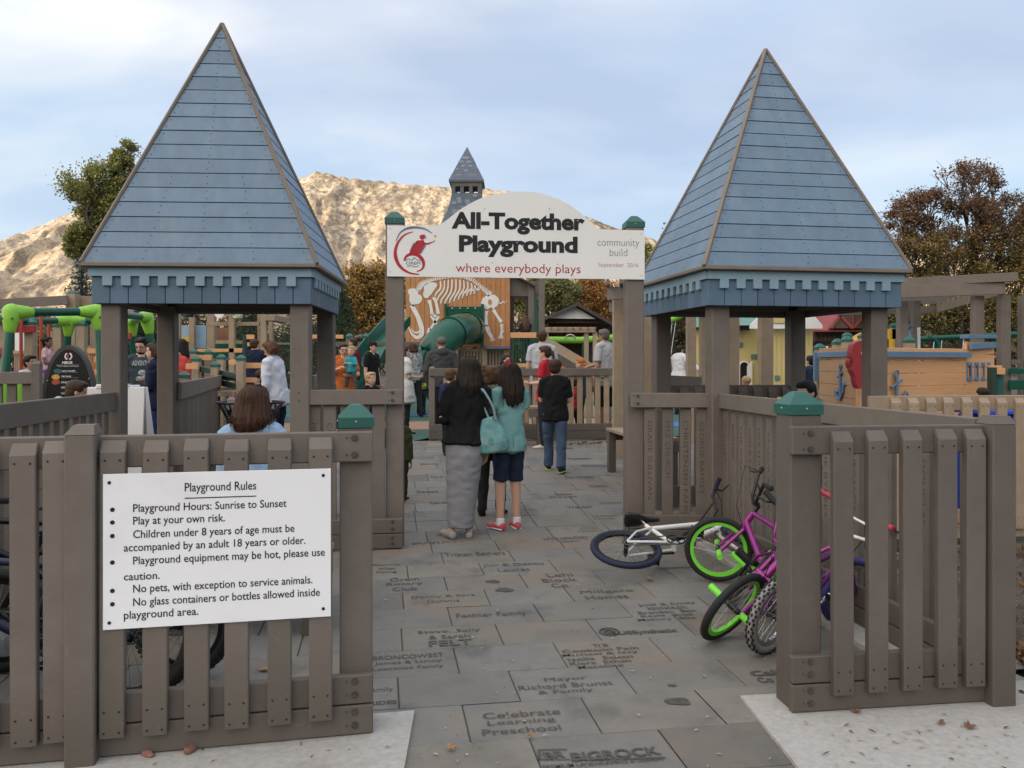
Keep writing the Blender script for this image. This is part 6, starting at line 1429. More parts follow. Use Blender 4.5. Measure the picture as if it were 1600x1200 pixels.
    if hat:
        kb = MB(); kb.ball(hp(0, .10, .30), (hw * 1.12, hw * 1.2, hh * .27), 14, 9, HM.to_3x3()); bd = hat.get('dir', -1); kb.ball(hp(0, bd * 1.35, .17), (hw * .8, hw * .85, hh * .028), 12, 6, HM.to_3x3()); link('cap', remesh(kb, .011, 2, 'cap'), cloth(hat['c']), o)
    # ---- clothes
    def sleeve(mb, i, frac, inf):
        L = ua + fa; s = (1, -1)[i]; end = frac * L
        tb.cap_tube([T((0, .004 * H, sh + .016 * H)), T((s * sw * .55, .004 * H, sh + .004 * H)), S[i]], [.026 * H + inf, .031 * H + inf, .029 * H + inf], 10, k=.4)
        pts = [T((s * sw * .72, 0, sh - .004 * H)), S[i]]; rr = [.032 * H + inf, .031 * H + inf]
        if end > ua: pts += [S[i].lerp(EL[i], .5), EL[i], EL[i].lerp(WR[i], min(1, (end - ua) / fa))]; rr += [.029 * H + inf, .0255 * H + inf, .0185 * H + inf * 1.0]
        else: pts += [S[i].lerp(EL[i], .5 * end / ua), S[i].lerp(EL[i], end / ua)]; rr += [.029 * H + inf * 1.1, .028 * H + inf * 1.5]
        mb.cap_tube(pts, rr, 12, k=.35)
    tm = top.get('m') or cloth(top['c']); inf = top.get('inf', .010); hem = hip + top.get('hem', -.03) * H; tb = MB()
    fl_ = top.get('flare', 0); prof = [(hem, .113 * sturdy + fl_, .078 * sturdy + fl_)] + [(zz, a * sturdy, c * sturdy) for zz, a, c in ((hip + .03 * H, .108 + fl_ * .6, .074 + fl_ * .6), (hip + .10 * H, .094, .064), (hip + .2 * H, .098, .063), (sh - .03 * H, .100, .056), (sh + .005 * H, .062, .042)) if zz > hem + .02]
    # belly slightly loose
    pr_ = [(a, max(b_, .088 * sturdy) if 0 < j < 4 else b_, max(c, .062 * sturdy) if 0 < j < 4 else c) for j, (a, b_, c) in enumerate(prof)]
    pts = [(T((0, 0, a)) if a >= hip - .02 * H or legs != 'sit' else T((0, 0, max(a, hip - .03 * H)))) for a, b_, c in pr_]
    tb.cap_tube(pts, [b_ * H + inf for a, b_, c in pr_], 18, XA, [c * H + inf for a, b_, c in pr_], k=.25)
    if top.get('sleeve', .4) > 0:
        for i in (0, 1): sleeve(tb, i, top.get('sleeve', .4), inf * .8)
    if top.get('hood'):
        tb.ball(T((0, .055 * H, sh + .012 * H)), (.062 * H, .036 * H, .042 * H), 12, 8); tb.cap_tube([T((-.045 * H, -.02 * H, sh + .01 * H)), T((-.05 * H, .03 * H, sh + .025 * H)), T((.05 * H, .03 * H, sh + .025 * H)), T((.045 * H, -.02 * H, sh + .01 * H))], .018 * H, 8)
    if top.get('collar'): tb.cap_tube([T((0, 0, sh + .012 * H)), T((0, -.004 * H, sh + .042 * H))], [.046 * H, .040 * H], 14, k=.2)
    tme = remesh(tb, voxel * .8, 3, 'top'); drape(tme, .0055, 0); link(top.get('name', 'shirt'), tme, tm, o)
    bt = bottom['t']; bm_ = bottom.get('m') or cloth(bottom['c']); inf = bottom.get('inf', .010); pb_ = MB()
    if bt == 'skirt':
        hemz = bottom.get('hem', .3) * H; pts = [T((0, 0, hip + .05 * H)), VG((0, 0, hip)), VG((0, .0, hip - .07 * H)), VG((0, .0, (hip + hemz) / 2)), VG((0, .005, hemz + .06 * H)), VG((0, .008, hemz))]
        w_ = bottom.get('w', (.085, .10, .105, .095, .088, .082)); d_ = bottom.get('d', (.06, .075, .078, .068, .062, .058)); pb_.cap_tube(pts, [a * H * sturdy for a in w_], 20, XA, [a * H * sturdy for a in d_], k=.15)
    else:
        leg = bottom.get('len', 1.0); pb_.cap_tube([VG((0, 0, hip + dz - .035 * H)), T((0, 0, hip + .055 * H))], [.090 * H * sturdy + inf * .5, .084 * H * sturdy + inf * .5], 16, XA, [.066 * H * sturdy + inf * .5, .060 * H * sturdy + inf * .5], k=.6)
        for i in (0, 1):
            pts = [HP[i] + VG((0, 0, .015 * H)), HP[i].lerp(KN[i], .45)]; rr = [.054 * H * sturdy + inf, .048 * H * sturdy + inf]
            if leg > .5: q = min(1, (leg - .5) * 2); pts += [KN[i], KN[i].lerp(AN[i], .4 * q), KN[i].lerp(AN[i], .97 * q)]; w2 = bottom.get('cuff', .027); rr += [.036 * H + inf, (.034 * H if w2 < .03 else .034 * H) + inf, w2 * H + inf]
            else: pts += [HP[i].lerp(KN[i], max(.5, leg * 2) if leg * 2 > .5 else .5)]; rr += [.042 * H * sturdy + inf * 1.6]
            pb_.cap_tube(pts, rr, 12, k=.25)
    bme = remesh(pb_, voxel * .85, 2, 'bottom'); drape(bme, .0028 if bt == 'skirt' else .0045, 1 if bt == 'skirt' else 0); link({'skirt': 'skirt', 'shorts': 'shorts'}.get(bt, 'trousers'), bme, bm_, o)
    if shoes is not None:
        for i, s in enumerate((1, -1)):
            sb = MB(); d = (TO[i] - AN[i]); d.z = 0; d.normalize(); a = AN[i]; fl = .035 * H - .0
            zb_ = a.z - .035 * H + .012
            base = VG((a.x, a.y, zb_)); sb.cap_tube([base - d * .022 * H + VG((0, 0, .022 * H * .7)), base + d * .03 * H + VG((0, 0, .016 * H)), base + d * .085 * H + VG((0, 0, .010 * H)), base + d * .108 * H + VG((0, 0, .008 * H))], [.021 * H, .024 * H, .026 * H, .020 * H], 12, d.cross(VG((0, 0, 1))), [.026 * H, .022 * H, .015 * H, .012 * H], k=.8)
            if shoes and len(shoes) > 3: sb.cap_tube([base, a + VG((0, 0, .012 * H))], [.025 * H, .024 * H], 10)
            sh_ = link('shoe', remesh(sb, .009, 2, 'shoe'), cloth(shoes[:3], 'shoe %02x%02x%02x' % tuple(int(v * 255) for v in shoes[:3])), o)
    o['_dummy'] = 0; del o['_dummy']
    return o, dict(S=S, EL=EL, WR=WR, HD=HD, HP=HP, KN=KN, AN=AN, TO=TO, hc=hc, hp=hp, hh=hh, hw=hw, H=H, sh=sh, hip=hip, T=T, sw=sw)
def top_to_H(py, Y, z=None): return wz(py, Y) - (g(Y) if z is None else z)
denim = cloth((.055, .085, .135), 'blue denim', 60, .2); dkdenim = cloth((.016, .024, .045), 'dark denim', 60, .2); 
black = (.010, .010, .011)
# -- the two in front
skirtm = cloth((.225, .222, .232), 'heather grey jersey', 5, .25, (1.2, 1.2, 4))
w, k = person('dark haired woman in a black cardigan and long grey skirt', 718, 7.25, 198, top_to_H(558, 7.25), dict(c=black, sleeve=1.0, inf=.022, hem=.005, flare=.020, name='cardigan', m=cloth(black, 'black knit', 14, .4, (1, 1, .3))),
    dict(t='skirt', m=skirtm, hem=.062, w=(.098, .114, .115, .100, .086, .078), d=(.072, .098, .100, .080, .066, .060)), ('long', 'dark', 1.0), 'light', ('low_hold', 'down'), 'apart', 0, (.30, .29, .28), voxel=.011, sturdy=.92)
w.rotation_euler.y = R(-3.4)
sb = MB()
for i in range(5):
    t_ = .52 + .075 * i; a, b_ = (k['EL'][1], k['WR'][1]) if t_ > 1 else (k['S'][1], k['EL'][1]); p = a.lerp(b_, t_ - .12); d = (b_ - a).normalized(); r_ = (.030 - .008 * (t_ - .5)) * k['H'] + .0185
    sb.tube([p - d * .005, p + d * .005], [r_, r_], 14)
sb.build('sleeve_stripe', cloth((.075, .075, .08)), w)
# handbag on her shoulder
hbm = mat('turquoise leather', (.11, .265, .27), .5, .3, 14, .4, 40, dirt=((.30, .34, .32), 9, .6))
hx, hy = wx(768, 7.2), 7.22
bag = thing('handbag', 'turquoise patterned handbag hanging from the shoulder of the woman in black', 'handbag', (hx, hy, wz(705, 7.2)), R(8))
bag.scale = (.86, .86, .92); mb = MB(); mb.cap_tube([(.03, 0, .0), (.02, 0, .08), (-.005, 0, .2), (-.03, 0, .31)], [.155, .165, .125, .075], 18, (1, 0, 0), [.06, .075, .055, .035], k=.35); link('bag_body', remesh(mb, .010, 3, 'bag'), hbm, bag)
mb = MB(); mb.tube(spline([(.035, -.03, .30), (.01, -.03, .42), (-.06, -.025, .54), (-.095, .0, .585), (-.10, .05, .56), (-.07, .06, .42), (-.02, .05, .30)], 5), .012, 8); mb.build('strap', mat('pale teal strap', (.20, .33, .33), .5, .1, 10), bag, smooth=True)
mb = MB(); mb.tube([(.03 + .022 * math.cos(a), -.035, .315 + .022 * math.sin(a)) for a in [i / 14 * 6.283 for i in range(14)]], .005, 6, closed=True); mb.build('ring', steel, bag, smooth=True)
gr, k = person('girl in teal top and denim shorts with a red flower in her hair', 794, 7.55, 208, top_to_H(566.5, 7.55), dict(c=(.17, .345, .335), sleeve=.26, inf=.010, hem=-.045, flare=.006, m=cloth((.17, .345, .335), 'teal jersey', 11, .4)),
    dict(t='shorts', m=dkdenim, len=.46, inf=.009), ('vlong', 'dark', .92), 'light', ('low_hold', 'front'), 'stand', 0, (.50, .075, .085), voxel=.010, sturdy=.88, head_turn=-14)
gr.rotation_euler.y = R(-1.0)
mb = MB(); fc = k['hp'](.35, 1.05, .46)
for j in range(16):
    a = j * 2.4; r_ = .004 + .0018 * j; mb.ball(fc + VG((.012, .004 + r_ * math.cos(a), r_ * math.sin(a))), (.010, .012, .012), 8, 6)
mb.build('hair_flower', mat('red petals', (.36, .015, .02), .6, .25, 30), gr, smooth=True)
mb = MB()
for i in (0, 1): mb.cap_tube([k['AN'][i] + VG((0, 0, -.005)), k['AN'][i] + VG((0, .0, .055))], [.040, .037], 12, k=.3)
link('sock', remesh(mb, .009, 2, 'sock'), cloth((.62, .62, .62)), gr)
mb = MB()
for i in (0, 1):
    b_ = k['AN'][i]; d = (k['TO'][i] - b_); d.z = 0; d.normalize(); mb.cap_tube([VG((b_.x, b_.y, .012)) - d * .035, VG((b_.x, b_.y, .011)) + d * .155], [.038, .035], 12, d.cross(VG((0, 0, 1))), [.012, .010])
mb.build('sole', cloth((.6, .6, .6)), gr, smooth=True)
mb = MB()
for i, s in enumerate((1, -1)):
    c0 = VG((s * .065, .118, k['hip'] - .015)); mb.tube([c0 + VG((dx, .0, dz_)) for dx, dz_ in ((-.045, .05), (-.045, -.02), (0, -.055), (.045, -.02), (.045, .05))], .0022, 5)
mb.build('pocket_stitching', cloth((.22, .20, .17)), gr)
person('person with curly brown hair and grey hood hidden between the woman and the girl', 768, 8.05, 176, top_to_H(572, 8.05), dict(c=(.12, .12, .125), sleeve=1.0, hood=True, inf=.016), dict(t='trousers', c=(.03, .03, .032)), ('curly', 'auburn'), 'light', ('front', 'front'), 'stand', shoes=(.012, .011, .011, 1), voxel=.014)
b, k = person('boy in a black shirt and blue jeans walking away with green soled shoes', 867, 10.3, 172, top_to_H(562, 10.3), dict(c=black, sleeve=.42, inf=.014, hem=-.05, m=cloth((.011, .012, .012), 'black pinstripe', 40, .3, (8, 1, 1))), dict(t='trousers', m=denim, cuff=.035, inf=.014), ('short', 'brown'), 'light', ('front', 'front'), 'stride', 0, (.02, .022, .024), voxel=.012, sturdy=1.02)
mb = MB()
for i in (0, 1):
    b_ = k['AN'][i]; d = (k['TO'][i] - b_); d.z = 0; d.normalize(); zz = b_.z - .035 * k['H'] + .006; mb.cap_tube([VG((b_.x, b_.y, zz)) - d * .035, VG((b_.x, b_.y, zz)) + d * .145], [.036, .034], 10, d.cross(VG((0, 0, 1))), [.011, .009])
mb.build('sole', mat('lime rubber', (.34, .60, .04), .5, .1), b, smooth=True)
person('young woman in a red T-shirt with a brown ponytail turned to the left', 853, 12.6, 250, top_to_H(541, 12.6), dict(c=(.42, .022, .035), sleeve=.36, inf=.014, hem=-.05), dict(t='trousers', c=(.022, .022, .035)), ('pony', 'brown'), 'fair', ('front', 'down'), head_tilt=8, shoes=(.5, .45, .42), voxel=.014, sturdy=1.06)
person('man in a white and grey striped T-shirt seen from behind at the court fence', 847, 14.5, 178, top_to_H(517, 14.5), dict(c=(.40, .41, .45), sleeve=.36, inf=.012), dict(t='trousers', c=(.03, .035, .05)), ('short', 'brown'), 'light', ('down', 'down'), voxel=.016)
person('man in a pale grey T-shirt and sunglasses leaning on the court fence', 945, 14.6, 232, top_to_H(515, 14.6), dict(c=(.40, .40, .40), sleeve=.40, inf=.018, hem=-.06), dict(t='shorts', c=(.02, .02, .022), len=.48, inf=.02), ('short', 'grey'), 'tan', ('down', ((.1, -.55, -.8), (-.1, -1, -.25))), glasses='sun', voxel=.015, sturdy=1.08, head_tilt=6)
person('man with cropped hair in a charcoal hooded sweatshirt before the tube slide', 690, 14.6, 190, top_to_H(527, 14.6), dict(c=(.055, .054, .055), sleeve=1.0, hood=True, inf=.022), dict(t='trousers', c=(.03, .03, .035)), ('buzz', 'grey'), 'light', ('pocket', 'pocket'), voxel=.015, sturdy=1.10)
person('small boy in navy half hidden behind the woman in black', 704, 11.6, 165, top_to_H(576, 11.6), dict(c=(.022, .030, .075), sleeve=.5), dict(t='trousers', c=(.02, .022, .03)), ('short', 'auburn'), 'fair', ('front', 'down'), kid=True, voxel=.014)
person('child in an olive jacket mostly hidden by the left arch post', 622, 8.7, 175, .98, dict(c=(.045, .05, .022), sleeve=.95, inf=.018), dict(t='trousers', c=(.03, .028, .02)), ('short', 'brown'), 'tan', ('front', 'down'), kid=True, voxel=.013)
p, k = person('man with glasses in an orange T-shirt holding a baby', 537, 15.4, 8, top_to_H(538, 15.4), dict(c=(.42, .115, .03), sleeve=.38, inf=.018, hem=-.08), dict(t='trousers', c=(.03, .03, .035)), ('short', 'dark'), 'fair', (((.35, -.15, -1), (-.55, -.8, -.1)), ((.3, -.3, -1), (-.75, -.7, .45))), head_turn=14, head_tilt=6, glasses='clear', voxel=.013, sturdy=1.03)
person('blond baby in a teal top carried against the orange T-shirt', 549, 15.12, -12, .76, dict(c=(.03, .28, .32), sleeve=.85, inf=.012), dict(t='trousers', c=(.07, .07, .072), inf=.012), ('short', 'blond'), 'fair', ('hold', 'hold'), 'wide', 0, (.03, .03, .04), z=wz(541.5, 15.12) - .76, kid=True, voxel=.010)
person('man in a black T-shirt and black baseball cap looking right', 581, 17, 68, top_to_H(534, 17), dict(c=black, sleeve=.38, inf=.012), dict(t='trousers', c=(.18, .185, .20)), ('short', 'dark'), 'light', ('down', 'down'), hat=dict(c=(.012, .012, .012)), voxel=.015)
person('blond boy in a black shirt looking right over the arch panel', 579, 12.6, 40, top_to_H(582, 12.6), dict(c=(.015, .015, .017), sleeve=.4), dict(t='trousers', c=(.03, .03, .03)), ('short', 'blond'), 'fair', ('down', 'down'), kid=True, voxel=.012, head_turn=16)
person('man in a maroon shirt turned to the left behind the orange man', 553, 19, 255, top_to_H(528, 19), dict(c=(.13, .018, .030), sleeve=1.0), dict(t='trousers', c=(.03, .03, .04)), ('short', 'brown'), 'light', voxel=.018)
person('woman in a white fringed tunic half hidden by the left arch post', 631, 15.2, 120, 1.62, dict(c=(.55, .54, .51), sleeve=.4, inf=.03, hem=-.16, flare=.03, name='tunic'), dict(t='trousers', c=(.02, .02, .022)), ('bob', 'brown'), 'fair', ('down', 'front'), voxel=.015)
person('woman in a black and white plaid shirt with dark hair by the slide', 646, 20, 215, top_to_H(537, 20), dict(c=(.3, .3, .3), sleeve=.9, m=mat('plaid cloth', (.24, .24, .24), .85, .85, 16, .2)), dict(t='trousers', c=(.014, .014, .016)), ('bob', 'chestnut'), 'fair', ('front', 'front'), 'stride', voxel=.018, shoes=(.012, .012, .012))
n, k = person('small boy in a black jacket with a neon yellow sleeve by the slide', 658, 20.6, 25, top_to_H(579, 20.6), dict(c=(.03, .03, .032), sleeve=.95, inf=.02), dict(t='trousers', c=(.012, .012, .016)), ('short', 'brown'), 'fair', ('low_hold', 'front'), kid=True, voxel=.015)
nm = mat('neon yellow', (.55, .85, .03), .5, .05); mb = MB(); mb.cap_tube([k['S'][1] + VG((-.01, -.02, .02)), k['S'][1].lerp(k['EL'][1], .6) + VG((-.012, -.014, 0)), k['EL'][1] + VG((-.012, -.015, 0)), k['EL'][1].lerp(k['WR'][1], .6) + VG((0, -.012, 0))], [.050, .055, .054, .047], 10); mb.build('sleeve_patch', nm, n, smooth=True)
tb = MB(); fit_text(tb, 'CLUB', -.10, .10, k['sh'] - .16, k['sh'] - .07, plane_T((0, -.105, 0), (1, 0, 0), (0, 0, 1)), .03); tb.build('lettering', nm, n, fix=False)
w, k = person('older woman in a white sweater with a black shoulder strap looking down', 432, 11.0, 262, top_to_H(533, 11.0), dict(c=(.58, .58, .64), sleeve=1.0, inf=.024, hem=-.05, collar=True), dict(t='trousers', c=(.015, .017, .03)), ('bob', 'dyed', .55), 'light', ('down', 'down'), head_tilt=18, lean=6, voxel=.012, sturdy=1.14, glasses='sun')
mb = MB(); mb.tube(spline([k['T'](q) for q in ((-.10, .05, k['sh'] + .035), (-.04, -.14, k['sh'] - .10), (.10, -.16, k['sh'] - .28), (.19, -.08, k['sh'] - .42), (.20, .05, k['sh'] - .46))], 5), .014, 6); mb.build('strap', cloth((.02, .02, .03)), w, smooth=True)
person('toddler in a grey top with short brown hair below the white sweater', 408, 11.3, 172, .92, dict(c=(.24, .25, .29), sleeve=.5, inf=.012), dict(t='trousers', c=(.04, .04, .06)), ('buzz', 'brown'), 'fair', ('side', 'side'), kid=True, z=wz(578, 11.3) - .92, voxel=.012)
bench('timber bench with the brown haired woman sitting on it behind the rules panel', wx(392, 4.85), 4.85, .9, .38, .46)
MB
person('woman with long brown hair in a light denim jacket sitting behind the fence', 392, 4.9, 182, 1.60, dict(c=(.25, .36, .50), sleeve=1.0, inf=.022, collar=True, m=cloth((.25, .36, .50), 'pale denim', 40, .3)), dict(t='trousers', c=(.03, .04, .06)), ('long', 'chestnut', .80), 'fair', ('front', 'front'), 'sit', 4, (.05, .05, .05), seat=.57, voxel=.010, sturdy=.86)
person('man in a navy jacket seen from behind between the orange rails', 397, 16.6, 175, top_to_H(530, 16.6), dict(c=(.014, .018, .040), sleeve=1.0, inf=.022), dict(t='trousers', c=(.02, .02, .022)), ('short', 'brown'), 'light', ('down', 'side'), voxel=.016, sturdy=1.1)
m, k = person('bearded young man with glasses in a dark printed T-shirt looking down', 221, 11.4, 30, top_to_H(529, 11.4), dict(c=(.045, .06, .068), sleeve=.42, inf=.014, hem=-.06), dict(t='trousers', c=(.012, .012, .014)), ('tousled', 'black'), 'fair', ('front', 'down'), head_tilt=16, head_turn=-35, glasses='clear', voxel=.012, sturdy=1.02)
tb = MB(); Tt = plane_T((0, -.126, 0), (1, 0, 0), (0, 0, 1)); fit_text(tb, 'ADVENTURE', -.13, .13, k['sh'] - .10, k['sh'] - .03, Tt, .02); tb.build('lettering', cloth((.5, .5, .5)), m, fix=False)
mb = MB()
for (a, b_, r_) in ((0, .20, .055), (.03, .26, .04), (-.04, .28, .045), (.05, .33, .05), (.02, .38, .05)): mb.ball((a, -.118, k['sh'] - b_), (r_, .012, r_ * .8), 10, 6)
mb.build('shirt_print', mat('print grey', (.32, .33, .34), .8, .7, 30), m, smooth=True)
mb = MB(); mb.ball(k['hp'](0, -.46, -.33), (k['hw'] * .62, k['hw'] * .5, k['hh'] * .15), 12, 8); mb.build('beard', hair_mat(HR['black']), m, smooth=True)
person('woman in a navy cardigan and blue jeans facing the young man', 242, 10.8, 285, top_to_H(537, 10.8), dict(c=(.014, .018, .038), sleeve=1.0, inf=.02, hem=-.06, name='cardigan'), dict(t='trousers', m=cloth((.025, .05, .125), 'bright denim', 60, .2)), ('bob', 'brown', 1.0), 'fair', ('front', 'low_hold'), voxel=.013)
person('woman in a coral sleeveless top with long black hair leaning on an orange rail', 284, 14.2, 262, top_to_H(530, 14.2), dict(c=(.62, .085, .065), sleeve=.0, inf=.014), dict(t='trousers', c=(.05, .03, .04)), ('long', 'black', 1.1), 'tan', ('reach', 'fwd'), voxel=.014, sturdy=1.16)
person('boy with short black hair in a white shirt at the far left', 47, 12.2, 55, top_to_H(556, 12.2), dict(c=(.5, .5, .52), sleeve=.5), dict(t='trousers', c=(.04, .04, .05)), ('short', 'black'), 'tan', kid=True, voxel=.013, head_turn=25)
bench('timber bench under the man in the pale hooded top at the far left', wx(82, 8.1), 8.1, 1.0, .36, .45, 0, .07)
person('man in a pale grey hooded top sitting hunched below the oval board', 82, 8.0, 120, 1.72, dict(c=(.40, .42, .46), sleeve=1.0, hood=True, inf=.024), dict(t='trousers', c=(.05, .05, .06)), ('short', 'brown'), 'light', ('front', 'front'), 'sit', 16, seat=.45, voxel=.012, sturdy=1.08, head_tilt=10)
person('girl with black hair in a white and pink top gripping a red pole', 73, 15.6, 100, 1.28, dict(c=(.55, .42, .45), sleeve=.3, m=mat('pink print cloth', (.56, .36, .40), .85, .35, 14, .2)), dict(t='trousers', c=(.20, .05, .26)), ('bun', 'black'), 'brown', ('up', 'front'), kid=True, z=wz(527, 15.6) - 1.28, voxel=.013)
MB().box((wx(73, 15.6), 15.7, (wz(527, 15.6) - 1.28) / 2 + .1), (1.3, 1.0, wz(527, 15.6) - 1.30), .01).build('deck', tan, bpy.data.objects['timber_climber'])
bench('timber bench beside the orange ship with a man in dark hair seated', wx(1282, 8.2), 8.2, 1.0, .36, .45, 0, .07)
person('man with short black hair sitting low in front of the orange ship', 1280, 8.1, 300, 1.70, dict(c=(.20, .21, .20), sleeve=1.0, hood=True, inf=.022), dict(t='trousers', c=(.04, .04, .05)), ('short', 'black'), 'light', ('front', 'front'), 'sit', 14, seat=.44, voxel=.012, head_tilt=10)
person('girl with long light brown hair in a black shirt on the balcony', 821, 23.9, 205, 1.42, dict(c=(.03, .022, .028), sleeve=.4), dict(t='trousers', m=mat('patterned leggings', (.05, .05, .05), .8, .9, 12)), ('vlong', 'auburn'), 'fair', ('front', 'fwd'), z=wz(570, 23.6), voxel=.016, head_turn=-20)
person('red haired child behind the court fence at the pergola stair', 908, 15.6, 262, top_to_H(560, 15.6), dict(c=(.05, .05, .08), sleeve=.5), dict(t='trousers', c=(.03, .03, .05)), ('pony', 'red'), 'fair', ('front', 'down'), kid=True, voxel=.014, head_tilt=6)
person('child in a red shirt seen through the pickets of the court fence', 897, 15.2, 180, top_to_H(590, 15.2), dict(c=(.36, .03, .035), sleeve=.4), dict(t='trousers', c=(.012, .012, .016)), ('short', 'brown'), 'light', kid=True, voxel=.015)
person('teenager with dark hair and dark hood in front of the slat screen', 789, 17, 60, top_to_H(555, 17), dict(c=(.02, .02, .022), sleeve=1, hood=True), dict(t='trousers', c=(.02, .02, .022)), ('bob', 'dark'), 'fair', voxel=.016)
person('child in an orange shirt far behind the pergola stair', 879, 22, 170, top_to_H(558, 22), dict(c=(.5, .12, .04), sleeve=.4), dict(t='trousers', c=(.04, .04, .06)), ('short', 'black'), 'tan', kid=True, voxel=.018)
person('person in dark blue clothes under the picnic shelter', 892, 30, 160, top_to_H(560, 30), dict(c=(.02, .035, .08), sleeve=1), dict(t='trousers', c=(.02, .02, .03)), ('short', 'brown'), 'light', voxel=.02)
person('man in a black cap and dark shirt behind the stern of the ship', 1553, 17.5, 75, top_to_H(543, 17.5), dict(c=(.02, .02, .022), sleeve=.5), dict(t='trousers', c=(.03, .03, .03)), ('short', 'black'), 'tan', hat=dict(c=(.01, .01, .01)), voxel=.016)
person('child with brown hair just showing above the sunlit toned fence', 1536, 11.5, 175, top_to_H(606, 11.5), dict(c=(.1, .1, .12), sleeve=.5), dict(t='trousers', c=(.04, .04, .05)), ('short', 'dark'), 'light', kid=True, voxel=.014)
person('person in a white top with arms out seen between the right tower posts', 1062, 21, 120, top_to_H(540, 21), dict(c=(.55, .55, .55), sleeve=.9, inf=.05, flare=.03), dict(t='trousers', c=(.03, .03, .04)), ('short', 'dark'), 'light', ('side', 'side'), voxel=.018)
person('person in a dark jacket below the arched window of the yellow castle', 1166, 13.5, 200, top_to_H(588, 13.5), dict(c=(.014, .015, .02), sleeve=.8), dict(t='trousers', c=(.02, .02, .025)), ('buzz', 'blond'), 'fair', ('side', 'down'), kid=True, voxel=.014)
person('person in a navy hooded jacket at the bow of the ship', 1268, 15.2, 200, top_to_H(556, 15.2), dict(c=(.02, .035, .06), sleeve=1, hood=True, inf=.03), dict(t='trousers', c=(.02, .02, .03)), ('short', 'black'), 'light', voxel=.015)
person('woman in a teal top sitting far behind the man in orange', 517, 19, 30, 1.6, dict(c=(.05, .30, .34), sleeve=.9), dict(t='trousers', c=(.03, .03, .035)), ('long', 'dark', .8), 'tan', ('front', 'front'), 'sit', 6, seat=.62, z=.35, voxel=.018)
bench('far timber bench under the woman in teal', wx(517, 19), 19.1, 1.4, .4, .88, 0, .25)
# ================================================================== bicycles
rubber = mat('tyre rubber', (.018, .018, .019), .75, .15, 30, .3, 120); bluerub = mat('blue tyre rubber', (.012, .017, .045), .7, .1, 30); paletyre = mat('dusty grey tyre', (.26, .25, .24), .85, .25, 50, .3, 150); purplerub = mat('indigo tyre rubber', (.045, .04, .17), .6, .1, 30)
blackpaint = mat('black gloss paint', (.012, .012, .013), .25, 0); whitep = mat('white gloss paint', (.68, .68, .68), .25, .03, 5, coat=.3); magenta = mat('metallic magenta paint', (.27, .02, .20), .28, .05, 5, metal=.35, coat=.4); neong = mat('neon green paint', (.20, .72, .06), .35, .03, 5); purplep = mat('metallic plum paint', (.14, .03, .15), .3, .05, 5, metal=.3); chrome = mat('chrome', (.6, .6, .6), .15, 0, metal=1.0); dpurple = mat('indigo plastic', (.05, .045, .2), .4, .05)
redw = mat('red and white grip', (.42, .05, .07), .5, .8, 18); bluep = mat('blue gloss paint', (.03, .10, .33), .3, .05); darkblue = mat('navy gloss paint', (.015, .02, .06), .3, .05)
def wheel_parts(root, c, r, M, tyre_m, rim_m, hub_m, tw=.024, knob=False, nsp=28, rimw=.013, rimd=.019):
    T = M @ Matrix.Translation(c); a = [2 * math.pi * i / 40 for i in range(40)]
    mb = MB(); mb.tube([T @ VG((math.cos(t) * (r - tw), 0, math.sin(t) * (r - tw))) for t in a], tw, 10, closed=True)
    w = mb.build('wheel', tyre_m, root, smooth=True)
    if knob:
        kb = MB()
        for i in range(56):
            t = 2 * math.pi * i / 56
            for y in ((-.014, .014) if i % 2 else (-.020, 0, .020)):
                Q = T @ Matrix.Rotation(-t, 4, 'Y') @ Matrix.Translation((r - .001 - (y / .02) ** 2 * .006, y, 0)); kb.box((0, 0, 0), (.010, .010, .016), .001, Q)
        kb.build('tread', knob, w)
    mb = MB(); rr = r - 2 * tw
    n = len(a); prof = [(rr + .006, -rimw), (rr + .006, rimw), (rr - rimd, rimw * .75), (rr - rimd, -rimw * .75)]; vs = []
    for t in a: vs += [T @ VG((math.cos(t) * p[0], p[1], math.sin(t) * p[0])) for p in prof]
    mb.add(vs, [(i * 4 + k, i * 4 + (k + 1) % 4, ((i + 1) % n) * 4 + (k + 1) % 4, ((i + 1) % n) * 4 + k) for i in range(n) for k in range(4)]); mb.build('rim', rim_m, w)
    mb = MB()
    for i in range(nsp):
        t = 2 * math.pi * i / nsp; t2 = t + (.9 if i % 4 < 2 else -.9); s = .028 if i % 2 else -.028
        mb.tube([T @ VG((math.cos(t2) * .02, s, math.sin(t2) * .02)), T @ VG((math.cos(t) * (rr - rimd), s * .1, math.sin(t) * (rr - rimd)))], .0013, 4)
    mb.build('spokes', steel, w); mb = MB(); mb.tube([T @ VG((0, -.045, 0)), T @ VG((0, .045, 0))], .018, 10); mb.tube([T @ VG((0, -.065, 0)), T @ VG((0, .065, 0))], .008, 8); mb.build('hub', hub_m, w); return w
